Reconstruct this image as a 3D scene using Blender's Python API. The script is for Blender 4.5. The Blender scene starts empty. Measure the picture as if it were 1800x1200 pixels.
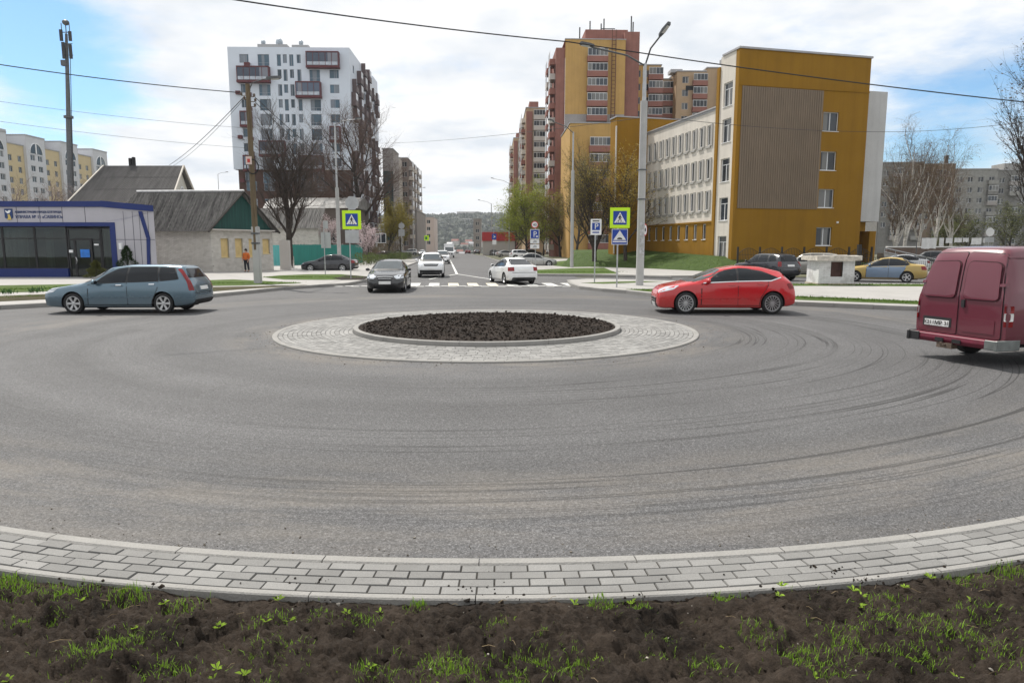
import bpy, bmesh, math, random
import numpy as np
from mathutils import Vector as V, Matrix, noise as mnoise
from mathutils.bvhtree import BVHTree
from mathutils.geometry import delaunay_2d_cdt
R = math.radians
scene = bpy.context.scene
C = scene.collection
random.seed(7)

# ------------------------------------------------------------------ camera
PITCH = R(7.83); FPX = 1200.0; EYE = 2.0
cam_d = bpy.data.cameras.new('camera'); cam_d.sensor_width = 36; cam_d.lens = 24
cam_d.clip_start = 0.05; cam_d.clip_end = 9000
cam = bpy.data.objects.new('camera', cam_d); C.objects.link(cam)
cam.location = (0, 0, EYE); cam.rotation_euler = (R(90) - PITCH, 0, 0)
scene.camera = cam

# ------------------------------------------------------------------ world + sun
SUN = V((-0.40, 0.50, 0.95)).normalized()
w = bpy.data.worlds.new('World'); scene.world = w; w.use_nodes = True
nt = w.node_tree; N = nt.nodes; L = nt.links
for n in list(N): N.remove(n)
def nd(t, **k):
    n = N.new(t)
    for a, b in k.items(): setattr(n, a, b)
    return n
def raydir(px, py):
    dx = (px - 900) / FPX; dy = (py - 600) / FPX
    f = V((0, math.cos(PITCH), -math.sin(PITCH))); u = V((0, math.sin(PITCH), math.cos(PITCH)))
    return V((1, 0, 0)) * dx + f - u * dy
out = nd('ShaderNodeOutputWorld'); bg = nd('ShaderNodeBackground')
bg.inputs['Strength'].default_value = 0.098
sky = nd('ShaderNodeTexSky', sky_type='NISHITA', sun_disc=False)
sky.sun_elevation = math.asin(SUN.z); sky.sun_rotation = math.atan2(SUN.x, SUN.y)
sky.air_density = 1.0; sky.dust_density = 0.6; sky.ozone_density = 2.0
tc = nd('ShaderNodeTexCoord'); nrm = nd('ShaderNodeVectorMath', operation='NORMALIZE')
L.new(tc.outputs['Generated'], nrm.inputs[0])
sep = nd('ShaderNodeSeparateXYZ'); L.new(nrm.outputs[0], sep.inputs[0])
zz = nd('ShaderNodeMath', operation='MAXIMUM'); L.new(sep.outputs['Z'], zz.inputs[0]); zz.inputs[1].default_value = 0.0
za = nd('ShaderNodeMath', operation='ADD'); L.new(zz.outputs[0], za.inputs[0]); za.inputs[1].default_value = 0.16
dv = nd('ShaderNodeVectorMath', operation='DIVIDE'); L.new(nrm.outputs[0], dv.inputs[0])
cz = nd('ShaderNodeCombineXYZ')
for i in range(3): L.new(za.outputs[0], cz.inputs[i])
L.new(cz.outputs[0], dv.inputs[1])
n1 = nd('ShaderNodeTexNoise'); n1.inputs['Scale'].default_value = 1.5; n1.inputs['Detail'].default_value = 8; n1.inputs['Roughness'].default_value = 0.62
L.new(dv.outputs[0], n1.inputs['Vector'])
acc = n1.outputs['Fac']
for px, py, r, a in ((50, 148, .16, .40), (20, 10, .10, .30), (170, 128, .11, .30), (1720, 300, .22, .22), (1610, 215, .14, .20), (1640, 330, .10, .12), (640, 60, .14, .10), (1450, 30, .16, .12), (1750, 120, .16, .14), (300, 40, .12, .10)):
    d = raydir(px, py).normalized()
    ds = nd('ShaderNodeVectorMath', operation='DISTANCE'); L.new(nrm.outputs[0], ds.inputs[0]); ds.inputs[1].default_value = d
    mr = nd('ShaderNodeMapRange', interpolation_type='SMOOTHSTEP'); L.new(ds.outputs['Value'], mr.inputs['Value'])
    mr.inputs['From Min'].default_value = 0; mr.inputs['From Max'].default_value = r
    mr.inputs['To Min'].default_value = a; mr.inputs['To Max'].default_value = 0
    ad = nd('ShaderNodeMath', operation='ADD'); L.new(acc, ad.inputs[0]); L.new(mr.outputs[0], ad.inputs[1]); acc = ad.outputs[0]
blue = nd('ShaderNodeMapRange', interpolation_type='SMOOTHSTEP'); L.new(acc, blue.inputs['Value'])
blue.inputs['From Min'].default_value = 0.56; blue.inputs['From Max'].default_value = 0.98
n2 = nd('ShaderNodeTexNoise'); n2.inputs['Scale'].default_value = 2.3; n2.inputs['Detail'].default_value = 6
L.new(dv.outputs[0], n2.inputs['Vector'])
cr = nd('ShaderNodeValToRGB'); L.new(n2.outputs['Fac'], cr.inputs[0])
cr.color_ramp.elements[0].position = .32; cr.color_ramp.elements[0].color = (.74, .79, .85, 1)
cr.color_ramp.elements[1].position = .52; cr.color_ramp.elements[1].color = (.97, .975, .98, 1)
cm = nd('ShaderNodeVectorMath', operation='SCALE'); L.new(cr.outputs[0], cm.inputs[0]); cm.inputs['Scale'].default_value = 10.0
sb = nd('ShaderNodeVectorMath', operation='MULTIPLY'); L.new(sky.outputs[0], sb.inputs[0]); sb.inputs[1].default_value = (.95, 1.28, 1.45)
mx = nd('ShaderNodeMix', data_type='RGBA'); L.new(blue.outputs[0], mx.inputs['Factor'])
L.new(cm.outputs[0], mx.inputs['A']); L.new(sb.outputs[0], mx.inputs['B'])
L.new(mx.outputs['Result'], bg.inputs['Color']); L.new(bg.outputs[0], out.inputs[0])
sd = bpy.data.lights.new('sun', 'SUN'); sd.energy = 4.4; sd.angle = R(1.2); sd.color = (1, .95, .87)
so = bpy.data.objects.new('sun', sd); C.objects.link(so); so.rotation_euler = SUN.to_track_quat('Z', 'Y').to_euler()
vs = scene.view_settings; vs.view_transform = 'Standard'; vs.look = 'None'; vs.exposure = 0.14; vs.gamma = 1; vs.use_curve_mapping = False

# ------------------------------------------------------------------ helpers
def G(px, py, z=0.0):
    d = raydir(px, py); t = (z - EYE) / d.z
    return V((d.x * t, d.y * t, z))
def P(px, py, Y):
    d = raydir(px, py); t = Y / d.y
    return V((d.x * t, Y, EYE + d.z * t))
def tag(o, label=None, cat=None, group=None, kind=None):
    if label: o['label'] = label
    if cat: o['category'] = cat
    if group: o['group'] = group
    if kind: o['kind'] = kind
    return o
def thing(name, label, cat, loc=(0, 0, 0), rz=0.0, group=None):
    o = bpy.data.objects.new(name, None); o.empty_display_size = .2; C.objects.link(o)
    o.location = loc; o.rotation_euler = (0, 0, rz)
    return tag(o, label, cat, group)
def link(name, mesh, parent=None, loc=None, rz=0):
    o = bpy.data.objects.new(name, mesh); C.objects.link(o)
    if parent: o.parent = parent
    if loc is not None: o.location = loc
    if rz: o.rotation_euler = (0, 0, rz)
    return o
def copy_tree(o, parent=None):
    c = o.copy(); C.objects.link(c); c.parent = parent
    for ch in list(o.children): copy_tree(ch, c)
    return c
class MB:
    def __init__(s): s.bm = bmesh.new(); s.mi = 0
    def face(s, pts):
        try:
            f = s.bm.faces.new([s.bm.verts.new(p) for p in pts]); f.material_index = s.mi; return f
        except ValueError: pass
    def box(s, c, size, rz=0, rot=None):
        m = Matrix.Translation(V(c)) @ (rot if rot else Matrix.Rotation(rz, 4, 'Z'))
        x, y, z = [a / 2 for a in size]
        vs = [s.bm.verts.new(m @ V(p)) for p in ((-x,-y,-z),(x,-y,-z),(x,y,-z),(-x,y,-z),(-x,-y,z),(x,-y,z),(x,y,z),(-x,y,z))]
        for q in ((3,2,1,0),(4,5,6,7),(0,1,5,4),(1,2,6,5),(2,3,7,6),(3,0,4,7)):
            s.bm.faces.new([vs[i] for i in q]).material_index = s.mi
        return s
    def bx(s, x0, x1, y0, y1, z0, z1):
        return s.box(((x0+x1)/2, (y0+y1)/2, (z0+z1)/2), (abs(x1-x0), abs(y1-y0), abs(z1-z0)))
    def prism(s, pts, vec):
        vec = V(vec); a = [s.bm.verts.new(V(p)) for p in pts]; b = [s.bm.verts.new(V(p) + vec) for p in pts]
        n = len(a)
        s.bm.faces.new(a[::-1]).material_index = s.mi; s.bm.faces.new(b).material_index = s.mi
        for i in range(n): s.bm.faces.new((a[i], a[(i+1) % n], b[(i+1) % n], b[i])).material_index = s.mi
        return s
    def tube(s, pts, rad, n=6, cap=True):
        pts = [V(p) for p in pts]; rings = []
        if not hasattr(rad, '__len__'): rad = [rad] * len(pts)
        px = None
        for i, p in enumerate(pts):
            t = (pts[min(i+1, len(pts)-1)] - pts[max(i-1, 0)]).normalized()
            if px is None: px = t.orthogonal().normalized()
            else:
                px = px - t * px.dot(t)
                px = px.normalized() if px.length > 1e-5 else t.orthogonal().normalized()
            py = t.cross(px)
            rings.append([s.bm.verts.new(p + (px * math.cos(2*math.pi*k/n) + py * math.sin(2*math.pi*k/n)) * rad[i]) for k in range(n)])
        for a, b in zip(rings, rings[1:]):
            for k in range(n): s.bm.faces.new((a[k], a[(k+1) % n], b[(k+1) % n], b[k])).material_index = s.mi
        if cap and n > 2:
            s.bm.faces.new(rings[0][::-1]).material_index = s.mi; s.bm.faces.new(rings[-1]).material_index = s.mi
        return s
    def lathe(s, prof, n=24, axis='Z', c=(0, 0, 0)):
        c = V(c); rings = []
        for r, h in prof:
            ring = []
            for k in range(n):
                a = 2*math.pi*k/n
                p = V((r*math.cos(a), r*math.sin(a), h))
                if axis == 'Y': p = V((p.x, p.z, p.y))
                ring.append(s.bm.verts.new(c + p))
            rings.append(ring)
        for a, b in zip(rings, rings[1:]):
            for k in range(n):
                s.bm.faces.new((a[k], a[(k+1) % n], b[(k+1) % n], b[k])).material_index = s.mi
        return s
    def sphere(s, c, r, sc=(1, 1, 1), u=10, v=7):
        m = Matrix.Translation(V(c)) @ Matrix.Diagonal((r*sc[0], r*sc[1], r*sc[2], 1))
        n0 = len(s.bm.faces)
        q = bmesh.ops.create_uvsphere(s.bm, u_segments=u, v_segments=v, radius=1, matrix=m)
        for vv in q['verts']:
            for f in vv.link_faces: f.material_index = s.mi
        return s
    def mesh(s, name, mats, smooth=None, recalc=True):
        if recalc: bmesh.ops.recalc_face_normals(s.bm, faces=s.bm.faces[:])
        me = bpy.data.meshes.new(name); s.bm.to_mesh(me); s.bm.free()
        if not isinstance(mats, (list, tuple)): mats = [mats]
        for m in mats: me.materials.append(m)
        if smooth is not None:
            for p in me.polygons: p.use_smooth = True
            me.set_sharp_from_angle(angle=R(smooth))
        return me
    def build(s, name, mats, parent=None, smooth=None, loc=None, rz=0, recalc=True):
        return link(name, s.mesh(name, mats, smooth, recalc), parent, loc, rz)

# ------------------------------------------------------------------ materials
MC = {}
def newmat(name):
    m = bpy.data.materials.new(name); m.use_nodes = True
    t = m.node_tree; b = t.nodes['Principled BSDF']
    return m, t, b
def node(t, ty, ins=None, **k):
    n = t.nodes.new(ty)
    for a, b in k.items(): setattr(n, a, b)
    for a, b in (ins or {}).items():
        if isinstance(b, bpy.types.NodeSocket): t.links.new(b, n.inputs[a])
        else: n.inputs[a].default_value = b
    return n
def mth(t, op, a, b=None):
    i = {0: a}
    if b is not None: i[1] = b
    return node(t, 'ShaderNodeMath', i, operation=op).outputs[0]
def mixc(t, f, a, b, blend='MIX'):
    n = node(t, 'ShaderNodeMix', {'Factor': f}, data_type='RGBA', blend_type=blend)
    for k, v in (('A', a), ('B', b)):
        s = [x for x in n.inputs if x.name == k and x.type == 'RGBA'][0]
        if isinstance(v, bpy.types.NodeSocket): t.links.new(v, s)
        else: s.default_value = tuple(v[:3]) + (1,)
    return [x for x in n.outputs if x.type == 'RGBA'][0]
def ramp(t, f, stops):
    n = node(t, 'ShaderNodeValToRGB', {0: f}); e = n.color_ramp.elements
    while len(e) < len(stops): e.new(.5)
    for i, (p, c) in enumerate(stops):
        e[i].position = p; e[i].color = (c, c, c, 1) if not hasattr(c, '__len__') else tuple(c[:3]) + (1,)
    return n.outputs[0]
def sc(c, k): return tuple(min(1, x * k) for x in c[:3])
def mat(name, col, rough=.65, var=.12, scale=3.0, bump=0.0, bscale=40, metal=0, spec=.4, coat=0, fine=0, stretch=None):
    if name in MC: return MC[name]
    m, t, b = newmat(name); MC[name] = m
    b.inputs['Roughness'].default_value = rough; b.inputs['Metallic'].default_value = metal
    b.inputs['Specular IOR Level'].default_value = spec; b.inputs['Coat Weight'].default_value = coat
    if coat: b.inputs['Coat Roughness'].default_value = .04
    tcn = node(t, 'ShaderNodeTexCoord').outputs['Object']
    vec = tcn
    if stretch: vec = node(t, 'ShaderNodeMapping', {'Vector': tcn, 'Scale': stretch}).outputs[0]
    if var:
        n = node(t, 'ShaderNodeTexNoise', {'Vector': vec, 'Scale': scale, 'Detail': 6, 'Roughness': .6})
        f = n.outputs['Fac']
        if fine:
            n2_ = node(t, 'ShaderNodeTexNoise', {'Vector': tcn, 'Scale': fine, 'Detail': 2})
            f = mth(t, 'ADD', mth(t, 'MULTIPLY', f, .55), mth(t, 'MULTIPLY', n2_.outputs['Fac'], .45))
        t.links.new(ramp(t, f, ((.3, sc(col, 1 - var)), (.7, sc(col, 1 + var)))), b.inputs['Base Color'])
    else: b.inputs['Base Color'].default_value = tuple(col[:3]) + (1,)
    if bump:
        nb = node(t, 'ShaderNodeTexNoise', {'Vector': tcn, 'Scale': bscale, 'Detail': 4})
        bp = node(t, 'ShaderNodeBump', {'Height': nb.outputs['Fac'], 'Strength': bump, 'Distance': .02})
        t.links.new(bp.outputs[0], b.inputs['Normal'])
    return m
def wallvec(t):
    s = node(t, 'ShaderNodeSeparateXYZ', {0: node(t, 'ShaderNodeTexCoord').outputs['Object']})
    return node(t, 'ShaderNodeCombineXYZ', {0: mth(t, 'ADD', s.outputs[0], s.outputs[1]), 1: s.outputs[2]}).outputs[0]
def brickmat(name, c1, c2, mortar, bw=.25, bh=.085, ms=.012, rough=.85, bump=.4, dirt=0):
    if name in MC: return MC[name]
    m, t, b = newmat(name); MC[name] = m
    br = node(t, 'ShaderNodeTexBrick', {'Vector': wallvec(t), 'Color1': tuple(c1)+(1,), 'Color2': tuple(c2)+(1,), 'Mortar': tuple(mortar)+(1,), 'Scale': 1, 'Mortar Size': ms, 'Brick Width': bw, 'Row Height': bh, 'Mortar Smooth': .2})
    n = node(t, 'ShaderNodeTexNoise', {'Vector': node(t, 'ShaderNodeTexCoord').outputs['Object'], 'Scale': 1.3, 'Detail': 6, 'Roughness': .65})
    c = mixc(t, 1.0, br.outputs['Color'], ramp(t, n.outputs['Fac'], ((.3, .72), (.7, 1.15))), 'MULTIPLY')
    if dirt: c = mixc(t, ramp(t, n.outputs['Fac'], ((.5, 0), (.62, dirt))), c, (.10, .085, .07))
    t.links.new(c, b.inputs['Base Color'])
    b.inputs['Roughness'].default_value = rough
    if bump:
        bp = node(t, 'ShaderNodeBump', {'Height': br.outputs['Fac'], 'Strength': bump, 'Distance': .01}); bp.invert = True
        t.links.new(bp.outputs[0], b.inputs['Normal'])
    return m
def paint(name, col, rough=.25, metal=0.0, dirt=.30):
    if name in MC: return MC[name]
    m, t, b = newmat(name); MC[name] = m
    ob = node(t, 'ShaderNodeTexCoord').outputs['Object']; z = node(t, 'ShaderNodeSeparateXYZ', {0: ob}).outputs[2]
    n = node(t, 'ShaderNodeTexNoise', {'Vector': ob, 'Scale': 2.6, 'Detail': 6, 'Roughness': .7}).outputs['Fac']
    f = mth(t, 'MULTIPLY', ramp(t, mth(t, 'ADD', z, mth(t, 'MULTIPLY', mth(t, 'SUBTRACT', n, .5), .5)), ((.22, 1), (.62, .12), (1, .05))), dirt)
    t.links.new(mixc(t, f, mixc(t, n, sc(col, .93), sc(col, 1.07)), (.13, .115, .095)), b.inputs['Base Color'])
    t.links.new(mth(t, 'ADD', mth(t, 'MULTIPLY', f, .5), rough), b.inputs['Roughness'])
    b.inputs['Metallic'].default_value = metal; b.inputs['Coat Roughness'].default_value = .05
    t.links.new(mth(t, 'SUBTRACT', .8, f), b.inputs['Coat Weight'])
    return m
def glassm(name='dark glass', col=(.012, .015, .019), rough=.05):
    if name in MC: return MC[name]
    m = mat(name, col, rough, .3, 1.5, spec=.3); return m
ICO_V, ICO_F = [], []
def _ico():
    b = bmesh.new(); bmesh.ops.create_icosphere(b, subdivisions=1, radius=1); b.verts.ensure_lookup_table()
    for v in b.verts: ICO_V.append(v.co.copy())
    for f in b.faces: ICO_F.append([v.index for v in f.verts])
    b.free()
_ico()
def addico(b, m, jit, rnd):
    vs = [b.bm.verts.new(m @ v + V((rnd.uniform(-1, 1), rnd.uniform(-1, 1), rnd.uniform(-1, 1)))*jit) for v in ICO_V]
    for f in ICO_F: b.bm.faces.new([vs[i] for i in f]).material_index = b.mi
def leafm(name, col, var=.45):
    if name in MC: return MC[name]
    m, t, b = newmat(name); MC[name] = m
    g = node(t, 'ShaderNodeNewGeometry')
    n = node(t, 'ShaderNodeTexNoise', {'Vector': node(t, 'ShaderNodeTexCoord').outputs['Object'], 'Scale': .9, 'Detail': 3})
    f = mth(t, 'ADD', mth(t, 'MULTIPLY', g.outputs['Random Per Island'], .6), mth(t, 'MULTIPLY', n.outputs['Fac'], .5))
    t.links.new(ramp(t, f, ((.15, sc(col, 1 - var)), (.55, col), (.9, sc(col, 1 + var)))), b.inputs['Base Color'])
    b.inputs['Roughness'].default_value = .6; b.inputs['Specular IOR Level'].default_value = .25
    tr = node(t, 'ShaderNodeBsdfTranslucent', {'Color': tuple(sc(col, 1.3)) + (1,)})
    ms = node(t, 'ShaderNodeMixShader', {0: .3, 1: b.outputs[0], 2: tr.outputs[0]})
    t.links.new(ms.outputs[0], t.nodes['Material Output'].inputs[0])
    return m
BLACK = mat('black rubber', (.018, .018, .019), .75, .2, 20)
TRIM = mat('black plastic', (.022, .022, .024), .45, .15, 12)
GLASS = glassm()
def paneglass(name, col, curtain):
    if name in MC: return MC[name]
    m, t, b = newmat(name); MC[name] = m
    oi = node(t, 'ShaderNodeObjectInfo').outputs['Random']
    s = node(t, 'ShaderNodeSeparateXYZ', {0: node(t, 'ShaderNodeTexCoord').outputs['Generated']})
    drape = ramp(t, node(t, 'ShaderNodeTexWave', {'Vector': node(t, 'ShaderNodeTexCoord').outputs['Object'], 'Scale': 3.0, 'Distortion': 2.0}).outputs['Fac'], ((.2, .75), (.8, 1.1)))
    edge = mth(t, 'LESS_THAN', mth(t, 'ABSOLUTE', mth(t, 'SUBTRACT', s.outputs[0], mth(t, 'MULTIPLY', oi, 1.0))), mth(t, 'MULTIPLY', mth(t, 'FRACT', mth(t, 'MULTIPLY', oi, 7.3)), .45))
    dark = mixc(t, mth(t, 'FRACT', mth(t, 'MULTIPLY', oi, 3.7)), sc(col, .5), sc(col, 1.9))
    c = mixc(t, edge, dark, mixc(t, 1, curtain, drape, 'MULTIPLY'))
    t.links.new(c, b.inputs['Base Color']); b.inputs['Roughness'].default_value = .07; b.inputs['Specular IOR Level'].default_value = .45
    return m
WINGLASS = paneglass('window glass', (.030, .036, .044), (.17, .17, .165))
GALV = mat('galvanised steel', (.42, .43, .44), .45, .15, 6, metal=.5)
CONC = mat('concrete', (.36, .35, .33), .85, .18, 2.5, bump=.3, bscale=60, fine=50)
PVC = mat('white window frame', (.75, .76, .77), .4, .04)
ALLOY = mat('alloy', (.55, .56, .57), .28, .08, 9, metal=.85)

def streak(name, col, var=.07):
    if name in MC: return MC[name]
    m, t, b = newmat(name); MC[name] = m; ob = node(t, 'ShaderNodeTexCoord').outputs['Object']
    n1_ = node(t, 'ShaderNodeTexNoise', {'Vector': ob, 'Scale': .45, 'Detail': 6, 'Roughness': .6}).outputs['Fac']
    n2_ = node(t, 'ShaderNodeTexNoise', {'Vector': node(t, 'ShaderNodeMapping', {'Vector': ob, 'Scale': (1.6, 1.6, .07)}).outputs[0], 'Scale': 1.0, 'Detail': 6, 'Roughness': .7}).outputs['Fac']
    n3_ = node(t, 'ShaderNodeTexNoise', {'Vector': ob, 'Scale': 14, 'Detail': 3}).outputs['Fac']
    c = mixc(t, 1, col, ramp(t, n1_, ((.3, 1 - var), (.7, 1 + var))), 'MULTIPLY'); c = mixc(t, 1, c, ramp(t, n2_, ((.32, 1 - var*1.6), (.55, 1.02))), 'MULTIPLY')
    c = mixc(t, 1, c, ramp(t, n3_, ((.3, 1 - var*.7), (.7, 1 + var*.7))), 'MULTIPLY')
    t.links.new(c, b.inputs['Base Color']); b.inputs['Roughness'].default_value = .88; b.inputs['Specular IOR Level'].default_value = .25
    nb = node(t, 'ShaderNodeTexNoise', {'Vector': ob, 'Scale': 45, 'Detail': 3}).outputs['Fac']
    t.links.new(node(t, 'ShaderNodeBump', {'Height': nb, 'Strength': .15, 'Distance': .02}).outputs[0], b.inputs['Normal']); return m
# ------------------------------------------------------------------ ground, road, kerbs
CEN = V((-0.6, 16.8, 0))
def asphalt():
    m, t, b = newmat('asphalt')
    ob = node(t, 'ShaderNodeTexCoord').outputs['Object']
    s = node(t, 'ShaderNodeSeparateXYZ', {0: ob})
    dx = mth(t, 'SUBTRACT', s.outputs[0], CEN.x); dy = mth(t, 'SUBTRACT', s.outputs[1], CEN.y)
    nw = node(t, 'ShaderNodeTexNoise', {'Vector': ob, 'Scale': .11, 'Detail': 0})
    r = mth(t, 'SQRT', mth(t, 'ADD', mth(t, 'MULTIPLY', dx, dx), mth(t, 'MULTIPLY', dy, dy)))
    rw = mth(t, 'ADD', r, mth(t, 'MULTIPLY', mth(t, 'SUBTRACT', nw.outputs['Fac'], .5), .9))
    a = mth(t, 'ARCTAN2', dy, dx)
    near = ramp(t, mth(t, 'MULTIPLY', r, .05), ((.26, 0), (.30, 1), (.55, 1), (.66, 0)))
    # tyre arcs: noise stretched round the roundabout
    pv = node(t, 'ShaderNodeCombineXYZ', {0: mth(t, 'MULTIPLY', rw, 3.4), 1: mth(t, 'MULTIPLY', a, .30)}).outputs[0]
    na = node(t, 'ShaderNodeTexNoise', {'Vector': pv, 'Scale': 1.0, 'Detail': 2.5, 'Roughness': .55})
    lines = ramp(t, na.outputs['Fac'], ((.478, 0), (.490, 1), (.498, 1), (.510, 0)))
    pv2 = node(t, 'ShaderNodeCombineXYZ', {0: mth(t, 'MULTIPLY', rw, .5), 1: mth(t, 'MULTIPLY', a, 1.4)}).outputs[0]
    nm = node(t, 'ShaderNodeTexNoise', {'Vector': pv2, 'Scale': 1.0, 'Detail': 3})
    side = ramp(t, mth(t, 'ADD', mth(t, 'MULTIPLY', dx, .045), .5), ((.32, .22), (.62, 1)))
    lines = mth(t, 'MULTIPLY', mth(t, 'MULTIPLY', lines, side), mth(t, 'MULTIPLY', near, ramp(t, nm.outputs['Fac'], ((.36, .12), (.54, 1)))))
    wide = ramp(t, node(t, 'ShaderNodeTexNoise', {'Vector': node(t, 'ShaderNodeCombineXYZ', {0: mth(t, 'MULTIPLY', rw, 1.1), 1: mth(t, 'MULTIPLY', a, .4)}).outputs[0], 'Scale': 1.0, 'Detail': 3}).outputs['Fac'], ((.3, .84), (.7, 1.16)))
    big = ramp(t, node(t, 'ShaderNodeTexNoise', {'Vector': ob, 'Scale': .35, 'Detail': 5, 'Roughness': .65}).outputs['Fac'], ((.3, .86), (.7, 1.12)))
    vor = node(t, 'ShaderNodeTexVoronoi', {'Vector': ob, 'Scale': 105.0})
    gr1 = ramp(t, node(t, 'ShaderNodeSeparateColor', {0: vor.outputs['Color']}).outputs[0], ((0, .5), (.75, 1.0), (1, 1.6)))
    gr2 = ramp(t, node(t, 'ShaderNodeTexNoise', {'Vector': ob, 'Scale': 28.0, 'Detail': 5, 'Roughness': .7}).outputs['Fac'], ((.32, .7), (.68, 1.3)))
    c = mixc(t, 1, (.108, .107, .109), big, 'MULTIPLY'); c = mixc(t, 1, c, wide, 'MULTIPLY')
    c = mixc(t, 1, c, gr1, 'MULTIPLY'); c = mixc(t, 1, c, gr2, 'MULTIPLY')
    # pale dust at the edge of the apron and along the outer kerb
    nd_ = node(t, 'ShaderNodeTexNoise', {'Vector': node(t, 'ShaderNodeCombineXYZ', {0: mth(t, 'MULTIPLY', r, 1.4), 1: mth(t, 'MULTIPLY', a, 3.5)}).outputs[0], 'Scale': 1.0, 'Detail': 6, 'Roughness': .7}).outputs['Fac']
    d1 = ramp(t, mth(t, 'MULTIPLY', r, .05), ((.262, 1), (.315, 0), (.52, 0), (.575, 1), (.605, .8), (.64, .25), (.9, 0)))
    dust = mth(t, 'MULTIPLY', mth(t, 'MULTIPLY', d1, ramp(t, nd_, ((.42, 0), (.64, 1)))), .5)
    c = mixc(t, dust, c, mixc(t, 1, (.215, .190, .160), gr2, 'MULTIPLY'))
    c = mixc(t, mth(t, 'MULTIPLY', lines, .78), c, (.022, .022, .022))
    t.links.new(c, b.inputs['Base Color']); b.inputs['Roughness'].default_value = .78; b.inputs['Specular IOR Level'].default_value = .35
    h = mth(t, 'ADD', mth(t, 'MULTIPLY', vor.outputs['Distance'], 1.0), gr2)
    bp = node(t, 'ShaderNodeBump', {'Height': h, 'Strength': .55, 'Distance': .008}); t.links.new(bp.outputs[0], b.inputs['Normal'])
    return m
def paver_mat(name, col):
    m, t, b = newmat(name)
    g = node(t, 'ShaderNodeNewGeometry'); ob = node(t, 'ShaderNodeTexCoord').outputs['Object']
    n = node(t, 'ShaderNodeTexNoise', {'Vector': ob, 'Scale': 1.1, 'Detail': 5, 'Roughness': .65})
    n3 = node(t, 'ShaderNodeTexNoise', {'Vector': ob, 'Scale': 160, 'Detail': 2})
    c = mixc(t, 1, col, ramp(t, g.outputs['Random Per Island'], ((0, .80), (1, 1.18))), 'MULTIPLY')
    c = mixc(t, 1, c, ramp(t, n.outputs['Fac'], ((.3, .8), (.7, 1.15))), 'MULTIPLY')
    c = mixc(t, 1, c, ramp(t, n3.outputs['Fac'], ((.3, .82), (.7, 1.15))), 'MULTIPLY')
    t.links.new(c, b.inputs['Base Color']); b.inputs['Roughness'].default_value = .8
    bp = node(t, 'ShaderNodeBump', {'Height': n3.outputs['Fac'], 'Strength': .25, 'Distance': .004}); t.links.new(bp.outputs[0], b.inputs['Normal'])
    return m
def soilm(name, c1, c2, sc_=3.0):
    m, t, b = newmat(name); ob = node(t, 'ShaderNodeTexCoord').outputs['Object']
    n = node(t, 'ShaderNodeTexNoise', {'Vector': ob, 'Scale': sc_, 'Detail': 8, 'Roughness': .68})
    n3 = node(t, 'ShaderNodeTexNoise', {'Vector': ob, 'Scale': 38, 'Detail': 8, 'Roughness': .78})
    f = mth(t, 'ADD', mth(t, 'MULTIPLY', n.outputs['Fac'], .6), mth(t, 'MULTIPLY', n3.outputs['Fac'], .4))
    t.links.new(ramp(t, f, ((.36, c1), (.64, c2))), b.inputs['Base Color']); b.inputs['Roughness'].default_value = .9
    b.inputs['Specular IOR Level'].default_value = .2
    bp = node(t, 'ShaderNodeBump', {'Height': n3.outputs['Fac'], 'Strength': 1.0, 'Distance': .045}); t.links.new(bp.outputs[0], b.inputs['Normal'])
    return m
ASPH = asphalt()
PAVER = paver_mat('concrete paver', (.200, .197, .190)); KERB = mat('kerb concrete', (.26, .253, .24), .85, .2, 2.2, bump=.3, bscale=70, fine=90)
DARKJ = mat('joint sand', (.030, .027, .023), .9, .3, 30)
SOIL = soilm('dark soil', (.010, .0075, .006), (.050, .037, .029)); SOIL2 = soilm('dry soil', (.007, .0052, .004), (.105, .080, .061), 2.4)
GRASS = soilm('grass turf', (.035, .060, .010), (.10, .155, .030), 1.6)
PAVE = mat('pavement slab', (.33, .32, .305), .85, .16, .8, bump=.2, bscale=50, fine=25)
BLADE = leafm('grass blade', (.16, .28, .024), .5)
EARTH = mat('rough ground', (.10, .10, .06), .95, .3, .06, fine=1.2)

def gz(y): # the main street runs level, then drops into the valley
    return 0 if y < 230 else -26 * (1 - math.cos(min(1, (y - 230) / 500) * math.pi)) / 2
b = MB()
ys = [-60, 0, 60, 120, 180, 230, 260, 300, 350, 420, 500, 600, 730, 900, 1200, 2000, 4000]
xs = [-3000, -600, -200, -60, 60, 200, 600, 3000]
vv = [[b.bm.verts.new((x, y, gz(y) - .03)) for x in xs] for y in ys]
for i in range(len(ys)-1):
    for j in range(len(xs)-1): b.bm.faces.new((vv[i][j], vv[i][j+1], vv[i+1][j+1], vv[i+1][j]))
tag(b.build('ground', EARTH, smooth=60), kind='structure')
b = MB()   # roundabout carriageway and side streets, then the street running north
pts = [(-70, 5), (-16, 5), (-12, 1), (12, 1), (16, 5), (70, 5), (70, 46), (-70, 46)]
b.face([(x, y, 0) for x, y in pts]); tag(b.build('road', ASPH), kind='structure')
SD = V((-.098, .995, 0)).normalized(); SN = V((SD.y, -SD.x, 0))   # street direction and its right hand
SO = V((-2.4, 38, 0))
b = MB()
q = []
for d in (0, 60, 120, 194, 240, 300, 380, 480):
    c = SO + SD * d; q.append((c, gz(c.y)))
row = [[b.bm.verts.new((c + SN * s + V((0, 0, z + .004)))) for s in (-7.2, 7.6)] for c, z in q]
for a, c in zip(row, row[1:]): b.bm.faces.new((a[0], a[1], c[1], c[0]))
tag(b.build('street', ASPH), kind='structure')

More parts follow.
